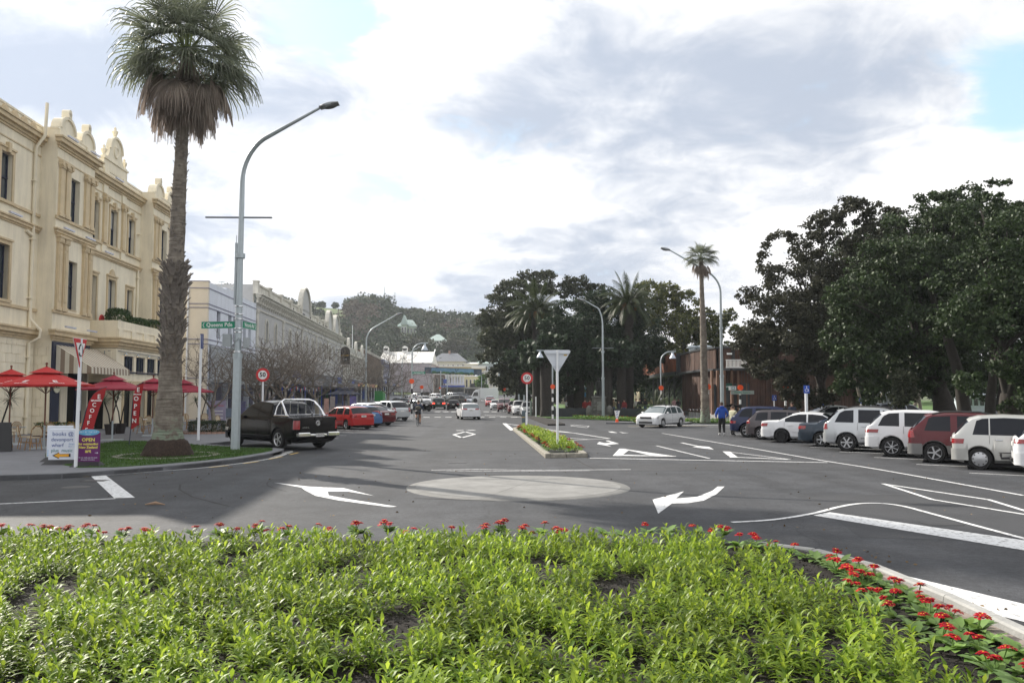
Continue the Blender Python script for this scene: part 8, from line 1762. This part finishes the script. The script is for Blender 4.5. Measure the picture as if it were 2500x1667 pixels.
mb = MB(); mb.lathe([(0, -.045), (1, -.045), (1, -.0)], 24, (0, 0, 0), 'y'); 
for i, v in enumerate(mb.v): mb.v[i] = (v[0]*.31, v[1], 1.0+v[2]*.09)
ov = mb.build('oval_header', M('oval_blue', (.12, .42, .65), .5, 0, 0), pl); text('ART BY THE SEA', .07, frame((0, -.05, 1.01), (1, 0, 0)), wb, ov); text('GALLERY', .04, frame((0, -.05, .945), (1, 0, 0)), wb, ov)
for t, z, s, m_ in (('OPEN', .78, .14, ye_t), ('for outstanding', .66, .088, ye_t), ('New Zealand', .56, .095, ye_t), ('art', .45, .14, ye_t), ('10 min walk past the park', .26, .05, wb), ('along the shoreline', .2, .05, wb)): text(t, s, frame((0, -.034, z), (1, 0, 0)), m_, pl, sx=1.05, bold=.003 if z > .4 else 0)
mb = MB(); mb.tube([(.2, -.036, .4), (.27, -.036, .4)], .007, 4); mb.add([(.26, -.038, .425), (.26, -.038, .375), (.3, -.038, .4)], [(0, 1, 2)]); mb.build('arrow', wb, pl)
p = A(8, 962, 31); r_ = empty('blackboard', (p.x, 31, .13), .5, 'black a-frame board at the left edge of the photo', 'sandwich board', 'boards at the kerb')
for s in (-1, 1): mb = MB(); mb.prism([(-.35, s*.32, 0), (.35, s*.32, 0), (.3, s*.03, 1.08), (-.3, s*.03, 1.08)], (0, s*.03, 0)); mb.build('panel', black_mat, r_)
# pots with spiky plants, planter boxes
spiky = leafmat('spiky_leaf', (.02, .045, .02), (.06, .1, .04), .2)
def spiky_plant(x, y, h, label, sc=1.0, n=2):
    root = empty('potted_plant', (x, y, .13), 0, label, 'potted plant', 'spiky potted plants on the terrace'); mb = MB(); mb.lathe([(.22, 0), (.3, .5), (.32, .55), (.27, .55), (.25, .48), (0, .48)], 14); mb.build('pot', M('pot_dark', (.03, .025, .025), .6), root, True, 40); V = []; Fq = []; mb = MB()
    for k in range(n):
        a = k*3.1+.5; q = Vector((cos(a)*.35, sin(a)*.35, h*(1-.15*k))); mb.tube([(0, 0, .45), (cos(a)*.1, sin(a)*.1, h*.5), q], .035, 6)
        for j in range(60):
            v, f = leafstrip(q, random.uniform(0, 6.28), random.uniform(-.6, 1.4), random.uniform(.5, .75)*sc, .03, random.uniform(.2, 1.2), 3); b = len(V); V += v; Fq += [[b+i for i in x_] for x_ in f]
    mb.build('stem', bark, root); npmesh('leaves', V, Fq, spiky, root)
for x_, Y, h, lb in ((272, 44, 2.1, 'spiky potted plant behind the coffee flag'), (296, 45, 2.3, 'spiky potted plant between the two flags'), (2, 36.5, 1.9, 'spiky plant at the left edge under the umbrella'), (492, 56, 1.9, 'dark potted plant in front of the cream side wall')): p = A(x_, 962, Y); spiky_plant(p.x, Y, h, lb)
for x_, Y in ((160, 41), (118, 41)): p = A(x_, 962, Y); r_ = empty('planter_box', (p.x, Y, .13), 0, {160: 'dark trough with yellow flowers behind the small round table', 118: 'dark trough with low plants beside the umbrella pole'}[x_], 'planter', 'troughs by the hotel door'); mb = MB(); mb.box((-.6, -.18, 0), (.6, .18, .5)); mb.build('trough', M('trough', (.05, .02, .02), .7), r_); leaves('plants', [(random.uniform(-.58, .58), random.uniform(-.16, .16), .5+random.random()*.25) for _ in range(400)], .09, hedge_leaf, r_); leaves('blossoms', [(random.uniform(-.55, .55), random.uniform(-.16, .16), .66+random.random()*.12) for _ in range(40)], .06, ycentre, r_)
# round hedge planter with brick edge round the bare tree
p = G(516, 1072, .13); r_ = empty('hedge_planter', (A(517, 0, 45).x, 45.8, .13), 0, 'round dark hedge in a brick edged planter left of the lamp post', 'planter'); me = None
for k in range(36):
    a = 2*pi*k/36
    if me is None: mb = MB(); mb.box((-.13, -.05, 0), (.13, .05, .1)); o = mb.build('edge_brick', brick_mat, r_); me = o.data
    else: o = bpy.data.objects.new('edge_brick', me); COL.objects.link(o); o.parent = r_
    o.location = (cos(a)*1.6, sin(a)*1.35, 0); o.rotation_euler = (0, 0, a+pi/2)
hp = []
while len(hp) < 5000:
    x, y, z = random.uniform(-1, 1), random.uniform(-1, 1), random.random(); q = x*x+y*y
    if q < 1 and (q > .7 or z > .75): hp.append((x*1.0, y*.95, .05+z*(.62+.05*noise.noise(Vector((x*3, y*3, 0))))))
leaves('hedge', hp, .07, leafmat('dark_hedge', (.015, .03, .012), (.035, .055, .02), .1), r_)
p = A(531, 962, 49.5); r_ = empty('menu_stand', (p.x, 49.5, .13), 0, 'tall purple and white notice board behind the bare tree trunk', 'notice board'); mb = MB(); mb.box((-.5, 0, .3), (.5, .05, 1.75)); nb = mb.build('panel', M('notice_violet', (.35, .32, .45), .5), r_); text('Open Now', .17, frame((0, -.01, 1.45), (1, 0, 0)), red_sign, nb)
for k in range(4): mb = MB(); mb.box((-.35, -.012, 1.1-k*.2), (.35, -.006, 1.15-k*.2)); mb.build('print_line', white_paint, nb)
# shop clutter
for sx, Y, w, h, z, mcol, lb in ((590, 62, .6, 1.6, 0, (.1, .1, .2), 'tall dark blue poster stand'), (888, 100, .9, 1.0, 0, (.6, .08, .03), 'small red box beside the street lamp foot'), (905, 104, 1.3, 1.2, 0, (.25, .25, .27), 'grey ticket kiosk under the shop awning'), (862, 90, .7, 1.9, 0, (.12, .1, .3), 'purple poster stand beside the navy umbrella'), (812, 86, .5, 1.9, 0, (.4, .35, .33), 'pale poster stand left of the navy umbrella'), (797, 86, .5, 1.7, 0, (.5, .3, .25), 'pinkish poster stand among the shopfronts')):
    p = A(sx, 962, Y); mb = MB(); mb.box((p.x-w/2, Y, .13), (p.x+w/2, Y+.1, .13+h)); tag(mb.build('poster_stand', M('clutter_%d' % sx, mcol, .6, var=.3, scale=3)), lb, 'stand')
# birds on the theatre cornice
for k, t in enumerate((55, 62, 63, 68, 76.5, 80, 82.4, 84)):
    mb = MB(LF); mb.ball((t, .5, 13.14), (.2, .11, .12), 8, 6); mb.ball((t+.16, .5, 13.3), .075, 6, 5); mb.prism([(t-.15, .46, 13.15), (t-.4, .46, 13.02), (t-.4, .54, 13.02), (t-.15, .54, 13.15)], (0, 0, .02)); tag(mb.build('pigeon', black_mat, None, True), ['lone pigeon nearest us on the theatre cornice', 'left pigeon of the close pair before the big arch', 'right pigeon of the close pair before the big arch', 'pigeon right under the big arched pediment', 'fifth pigeon along the cornice, just past the big arch', 'sixth pigeon along the cornice', 'seventh pigeon along the cornice', 'pigeon farthest along the theatre cornice'][k], 'pigeon', 'pigeons on the theatre cornice')
# ================= PEOPLE =================
skin = M('skin', (.42, .24, .17), .6, 0, 0); hair_b = M('hair_brown', (.05, .03, .02), .8, 0, 0)
def person(pos, rz, label, top, legs, h=1.75, stride=.12, armf=.1, hair=hair_b, shoes=black_mat, sleeves=True, waist=.93, seat=False, name='person', bulk=1.0, hood=False, pose=None, hem=None, armL=None, armR=None, group=None, lean=0):
    s = h/1.75; root = empty(name, pos, rz, label, 'person', group); m = bpy.data.meshes.new('b')
    # skeleton: (x right, y forward)
    J = dict(pelvis=(0, 0, .95), spine=(0, .01+lean*.4, 1.15), chest=(0, .0+lean, 1.36), neck=(0, .01+lean*1.2, 1.5), head0=(0, .03+lean*1.25, 1.58), head=(0, .03+lean*1.25, 1.68),
      hipL=(-.09, 0, .9), kneeL=(-.1, stride*.5+.03, .5), ankL=(-.1, stride-.02, .1), toeL=(-.11, stride+.15, .04), hipR=(.09, 0, .9), kneeR=(.1, -stride*.3+.04, .5), ankR=(.1, -stride, .1), toeR=(.12, -stride+.17, .04),
      shL=(-.19, lean, 1.42), elL=armL[0] if armL else (-.26, -.04, 1.14), haL=armL[1] if armL else (-.25, armf, .88), shR=(.19, lean, 1.42), elR=armR[0] if armR else (.26, -.04, 1.14), haR=armR[1] if armR else (.25, armf, .88))
    if seat: J.update(kneeL=(-.1, .42, .93), ankL=(-.1, .44, .5), toeL=(-.1, .58, .46), kneeR=(.1, .42, .93), ankR=(.1, .44, .5), toeR=(.1, .58, .46))
    if pose: J.update(pose)
    R_ = dict(pelvis=.155*bulk, spine=.145*bulk, chest=.165*bulk, neck=.06, head0=.075, head=.098, hipL=.1*bulk, kneeL=.07*bulk, ankL=.05, toeL=.04, hipR=.1*bulk, kneeR=.07*bulk, ankR=.05, toeR=.04, shL=.075*bulk, elL=.055*bulk, haL=.04, shR=.075*bulk, elR=.055*bulk, haR=.04)
    ks = list(J); E_ = [('pelvis', 'spine'), ('spine', 'chest'), ('chest', 'neck'), ('neck', 'head0'), ('head0', 'head'), ('pelvis', 'hipL'), ('hipL', 'kneeL'), ('kneeL', 'ankL'), ('ankL', 'toeL'), ('pelvis', 'hipR'), ('hipR', 'kneeR'), ('kneeR', 'ankR'), ('ankR', 'toeR'), ('chest', 'shL'), ('shL', 'elL'), ('elL', 'haL'), ('chest', 'shR'), ('shR', 'elR'), ('elR', 'haR')]
    m.from_pydata([Vector(J[k])*s for k in ks], [(ks.index(a), ks.index(b)) for a, b in E_], []); o = bpy.data.objects.new('b', m); COL.objects.link(o)
    mo = o.modifiers.new('s', 'SKIN'); 
    for i, k in enumerate(ks): m.skin_vertices[0].data[i].radius = (R_[k]*s*(.95 if k in ('chest', 'pelvis', 'spine') else 1),)*2
    for k in ('chest', 'pelvis', 'spine'): m.skin_vertices[0].data[ks.index(k)].radius = (R_[k]*s*1.12, R_[k]*s*.8)
    m.skin_vertices[0].data[0].use_root = True; sb = o.modifiers.new('u', 'SUBSURF'); sb.levels = 2; sb.render_levels = 2
    dg = bpy.context.evaluated_depsgraph_get(); me = bpy.data.meshes.new_from_object(o.evaluated_get(dg)); bpy.data.objects.remove(o)
    me.name = 'body'; me.materials.clear(); [me.materials.append(x) for x in (skin, top, legs, shoes)]
    hand = [Vector(J['haL'])*s, Vector(J['haR'])*s]; wz = (hem or waist)*s; sole = min(J['ankL'][2], J['ankR'][2])*s; arm = [(Vector(J['elL'])*s, hand[0]), (Vector(J['elR'])*s, hand[1]), (Vector(J['shL'])*s, Vector(J['elL'])*s), (Vector(J['shR'])*s, Vector(J['elR'])*s)]
    for pl in me.polygons:
        c = pl.center; k = 2
        feet = [Vector(J[q])*s for q in ('ankL', 'toeL', 'ankR', 'toeR')]
        isarm = min((c-(a_+(b_-a_)*min(1, max(0, (c-a_).dot(b_-a_)/((b_-a_).length_squared+1e-9))))).length for a_, b_ in arm) < .1*s*bulk and abs(c.x) > .15*s
        if min((c-hh_).length for hh_ in hand) < .07*s: k = 0
        elif (c-Vector(J['head'])*s).length < .18*s or c.z > J['neck'][2]*s+.03: k = 0
        elif isarm or c.z > wz: k = 1
        elif min((c-f_).length for f_ in feet) < .075*s: k = 3
        pl.material_index = k
    body = link('body', me, [skin], root, True); hc = Vector(J['head'])*s
    mb = MB(); mb.ball(hc+Vector((0, -.015, .03))*s, (.092*s, .105*s, .1*s), 10, 8); mb.build('hair', hair, root, True)
    mb = MB(); mb.ball(hc+Vector((0, .095, -.02))*s, .016*s, 6, 4)
    for q in (-1, 1): mb.ball(hc+Vector((q*.09, .0, -.02))*s, (.014*s, .025*s, .03*s), 6, 4)
    mb.build('nose_and_ears', skin, root, True)
    mb = MB()
    for q in (-1, 1): mb.ball(hc+Vector((q*.033, .088, .01))*s, .01*s, 5, 4)
    mb.box(hc+Vector((-.022, .088, -.055))*s, hc+Vector((.022, .096, -.049))*s); mb.build('eyes_and_mouth', ink, root)
    if hood: mb = MB(); mb.ball(hc+Vector((0, -.08, -.15))*s, (.13*s, .07*s, .07*s), 10, 6); mb.build('hood', top, root, True)
    if True:    # fingers
        for hh_, el_ in ((hand[0], Vector(J['elL'])*s), (hand[1], Vector(J['elR'])*s)):
            d = (hh_-el_).normalized(); u = d.orthogonal().normalized(); mb = MB()
            for k in range(4): b_ = hh_+d*.03*s+u*(k-1.5)*.018*s; mb.tube([b_, b_+d*.035*s, b_+d*(.055+.008*(k in (1, 2)))*s-d.cross(u)*.015*s], [.009*s, .008*s, .006*s], 5)
            mb.tube([hh_-u*.03*s, hh_-u*.05*s+d*.03*s], [.01*s, .007*s], 5); mb.build('fingers', skin, root, True)
    return root
blue_j = M('blue_hoodie', (.01, .06, .32), .85, var=.1, scale=8); blk = M('black_trousers', (.012, .012, .014), .85); crm = M('cream_jacket', (.5, .48, .33), .85, var=.08); redj = M('red_jacket', (.2, .015, .015), .85); jeans = M('jeans', (.06, .1, .2), .85); khaki = M('khaki', (.22, .17, .11), .85); navyj = M('navy_top', (.02, .03, .06), .85)  # red_jacket carries the park shade of its wearers in a darkened colour
p = G(1763, 1063); person(p, .0, 'man in a bright blue hooded top and black trousers standing with his back to us', blue_j, blk, 1.78, .1, hood=True, bulk=1.22, shoes=white_paint, armL=((-.33, -.05, 1.14), (-.27, .12, .95)), armR=((.33, -.05, 1.14), (.26, .14, .98)))
p = G(1789, 1063); person(p, -.9, 'woman in a cream jacket and black trousers beside the man in blue', crm, blk, 1.6, .06, bulk=1.15, hem=.78, armL=((-.25, .08, 1.2), (-.12, .32, 1.18)), armR=((.25, .08, 1.2), (.12, .32, 1.18)), lean=.04)
p = A(1933, 962, 52); person((p.x, 52, 0), 2.8, 'person in a dark top whose head shows behind the white sedan', navyj, jeans, 1.72)
for sx, Y, rz, tp, lg, hh, lb in ((1524, 80.5, 2.6, redj, jeans, 1.6, 'person in a red jacket standing behind the low wall'), (1511, 80.2, 1.2, navyj, navyj, 1.45, 'person in dark blue sitting low left of the red jacket'), (1498, 84, 3.0, khaki, jeans, 1.6, 'person in brown in deep shade right of the memorial'), (1553, 84, 2.8, M('pale_top', (.4, .38, .35), .85), blk, 1.65, 'person in a pale top in the shade left of the white hatchback'), (1562, 81, 0, blk, blk, 1.7, 'person in black beside the one in the pale top'), (1575, 86, .5, blk, jeans, 1.7, 'dark dressed person under the timber canopy'), (1646, 86.5, 3, M('pink_top', (.5, .3, .3), .8), blk, 1.7, 'person in a pinkish top in the building entrance'), (1656, 86.0, 3, blk, blk, 1.65, 'dark dressed person at the building entrance'), (1383, 92, 2.2, M('white_top', (.6, .6, .6), .8), blk, 1.5, 'person in white seated on the sunlit lawn'), (1428, 82, 3, redj, redj, 1.6, 'person in red left of the memorial'), (1440, 83, 3, redj, khaki, 1.6, 'person in a red top just behind the memorial'), (1281, 94, 3, navyj, blk, 1.7, 'person on the footpath behind the silver hatchback'), (1057, 84, 3.1, navyj, jeans, 1.7, 'person crossing far left at the zebra')):
    if 'crossing' in lb: continue
    p = A(sx, 962, Y); person((p.x, Y, .12), rz, lb, tp, lg, hh, group='people in the park')
# cyclist
p = G(1019, 1040); cy_ = empty('bicycle', (p.x, p.y, 0), 0, 'bicycle ridden up the street away from us', 'bicycle')
def whl(y, nm='wheel'):
    w_ = bpy.data.objects.new(nm, None); COL.objects.link(w_); w_.parent = cy_; w_.location = (0, y, .35); mb = MB(); mb.tube([(0, .33*cos(t), .33*sin(t)) for t in np.linspace(0, 2*pi, 29)], .022, 6, False); mb.build('tyre', tyre_m, w_, True); mb = MB()
    for k in range(14): a = 2*pi*k/14; mb.tube([(0, 0, 0), (0, .31*cos(a), .31*sin(a))], .003, 3)
    mb.tube([(-.04, 0, 0), (.04, 0, 0)], .025, 6); mb.tube([(0, .305*cos(t), .305*sin(t)) for t in np.linspace(0, 2*pi, 25)], .01, 4, False); mb.build('rim_and_spokes', rim_m, w_)
whl(.02); whl(1.06)
mb = MB(); bb = (0, .45, .3); mb.tube([(0, .02, .35), bb], .012, 5); mb.tube([(0, .02, .35), (0, .32, .82)], .011, 5); mb.tube([bb, (0, .3, .88)], .018, 6); mb.tube([bb, (0, .88, .82)], .02, 6); mb.tube([(0, .32, .82), (0, .86, .88)], .017, 6); mb.tube([(0, .85, .95), (0, 1.06, .35)], .016, 6); mb.build('frame', M('bike_frame', (.03, .03, .03), .4), cy_, True)
mb = MB(); mb.tube([(-.3, .8, 1.02), (-.1, .88, 1.03), (.1, .88, 1.03), (.3, .8, 1.02)], .014, 6); mb.build('handlebar', black_mat, cy_, True)
mb = MB(); mb.ball((0, .27, .92), (.08, .14, .04), 10, 6); mb.build('saddle', black_mat, cy_, True)
mb = MB(); mb.lathe([(.09, -.01), (.09, .01)], 14, bb, 'x'); mb.tube([(.07, .45, .3), (.07, .5, .14)], .01, 4); mb.tube([(-.07, .45, .3), (-.07, .4, .46)], .01, 4); mb.box((.07, .45, .12), (.17, .55, .15)); mb.box((-.17, .35, .45), (-.07, .45, .48)); mb.build('crank', chrome, cy_)
rd = person((p.x, p.y+.27, 0), 0, 'cyclist in a dark jacket and khaki shorts seen from behind, riding up the street', navyj, skin, 1.8, pose=dict(pelvis=(0, .0, .98), spine=(0, .06, 1.17), chest=(0, .17, 1.38), neck=(0, .24, 1.5), head0=(0, .27, 1.56), head=(0, .29, 1.66), hipL=(-.1, .02, .94), hipR=(.1, .02, .94), kneeL=(-.14, .38, .82), ankL=(-.12, .12, .52), toeL=(-.12, .26, .47), kneeR=(.13, .3, .58), ankR=(.12, .22, .2), toeR=(.12, .36, .15), shL=(-.2, .18, 1.42), shR=(.2, .18, 1.42), elL=(-.34, .34, 1.2), elR=(.34, .34, 1.2), haL=(-.28, .54, 1.06), haR=(.28, .54, 1.06)), bulk=1.1, waist=.8, shoes=black_mat)
mb = MB(); mb.ball((0, .0, 1.27), (.19, .13, .17), 10, 8); tag(mb.build('backpack', M('pack_tan', (.1, .09, .07), .9), rd, True))
mb = MB(); mb.ball((0, -.1, 1.0), (.2, .12, .14), 10, 8); mb.build('waist_bag', black_mat, rd, True)
# motorbikes at the top of the street
for k in range(4):
    x, y = A(1157+k*5, 962, 232).x, 232; g = gz(0, y); r_ = empty('motorbike', (x, y, g), .6, ['black', 'red', 'black', 'red'][k]+[' motorbike at the left end of the row by the lemon building', ' motorbike second from left in the row by the lemon building', ' motorbike third from left in the row by the lemon building', ' motorbike at the right end of the row by the lemon building'][k], 'motorbike', 'motorbikes parked at the top of the street')
    for yy in (-.65, .65): mb = MB(); mb.lathe([(.3, -.06), (.3, .06)], 14, (0, yy, .3), 'x'); mb.build('wheel', tyre_m, r_)
    mb = MB(); mb.ball((0, .15, .8), (.2, .42, .2), 8, 6); mb.box((-.15, -.6, .72), (.15, -.05, .85)); mb.tube([(0, .65, .3), (0, .4, 1.0)], .05, 5); mb.tube([(-.35, .35, 1.05), (.35, .35, 1.05)], .03, 4); mb.build('body', redj if k % 2 else black_mat, r_)
# ---- air ----
hz_ = MB(); hz_.box((-1600, -420, -1.5), (1600, 3050, 75)); ho = hz_.build('haze', None) if 0 else None
hm = bpy.data.materials.new('haze_air'); hm.use_nodes = True; t = hm.node_tree; t.nodes.clear(); v = t.nodes.new('ShaderNodeVolumePrincipled'); v.inputs['Density'].default_value = .0002; v.inputs['Color'].default_value = (.86, .92, 1, 1); v.inputs['Anisotropy'].default_value = .3
t.links.new(v.outputs[0], t.nodes.new('ShaderNodeOutputMaterial').inputs['Volume'])
tag(hz_.build('haze', hm), 'thin bright haze in the air over the street', kind='stuff')
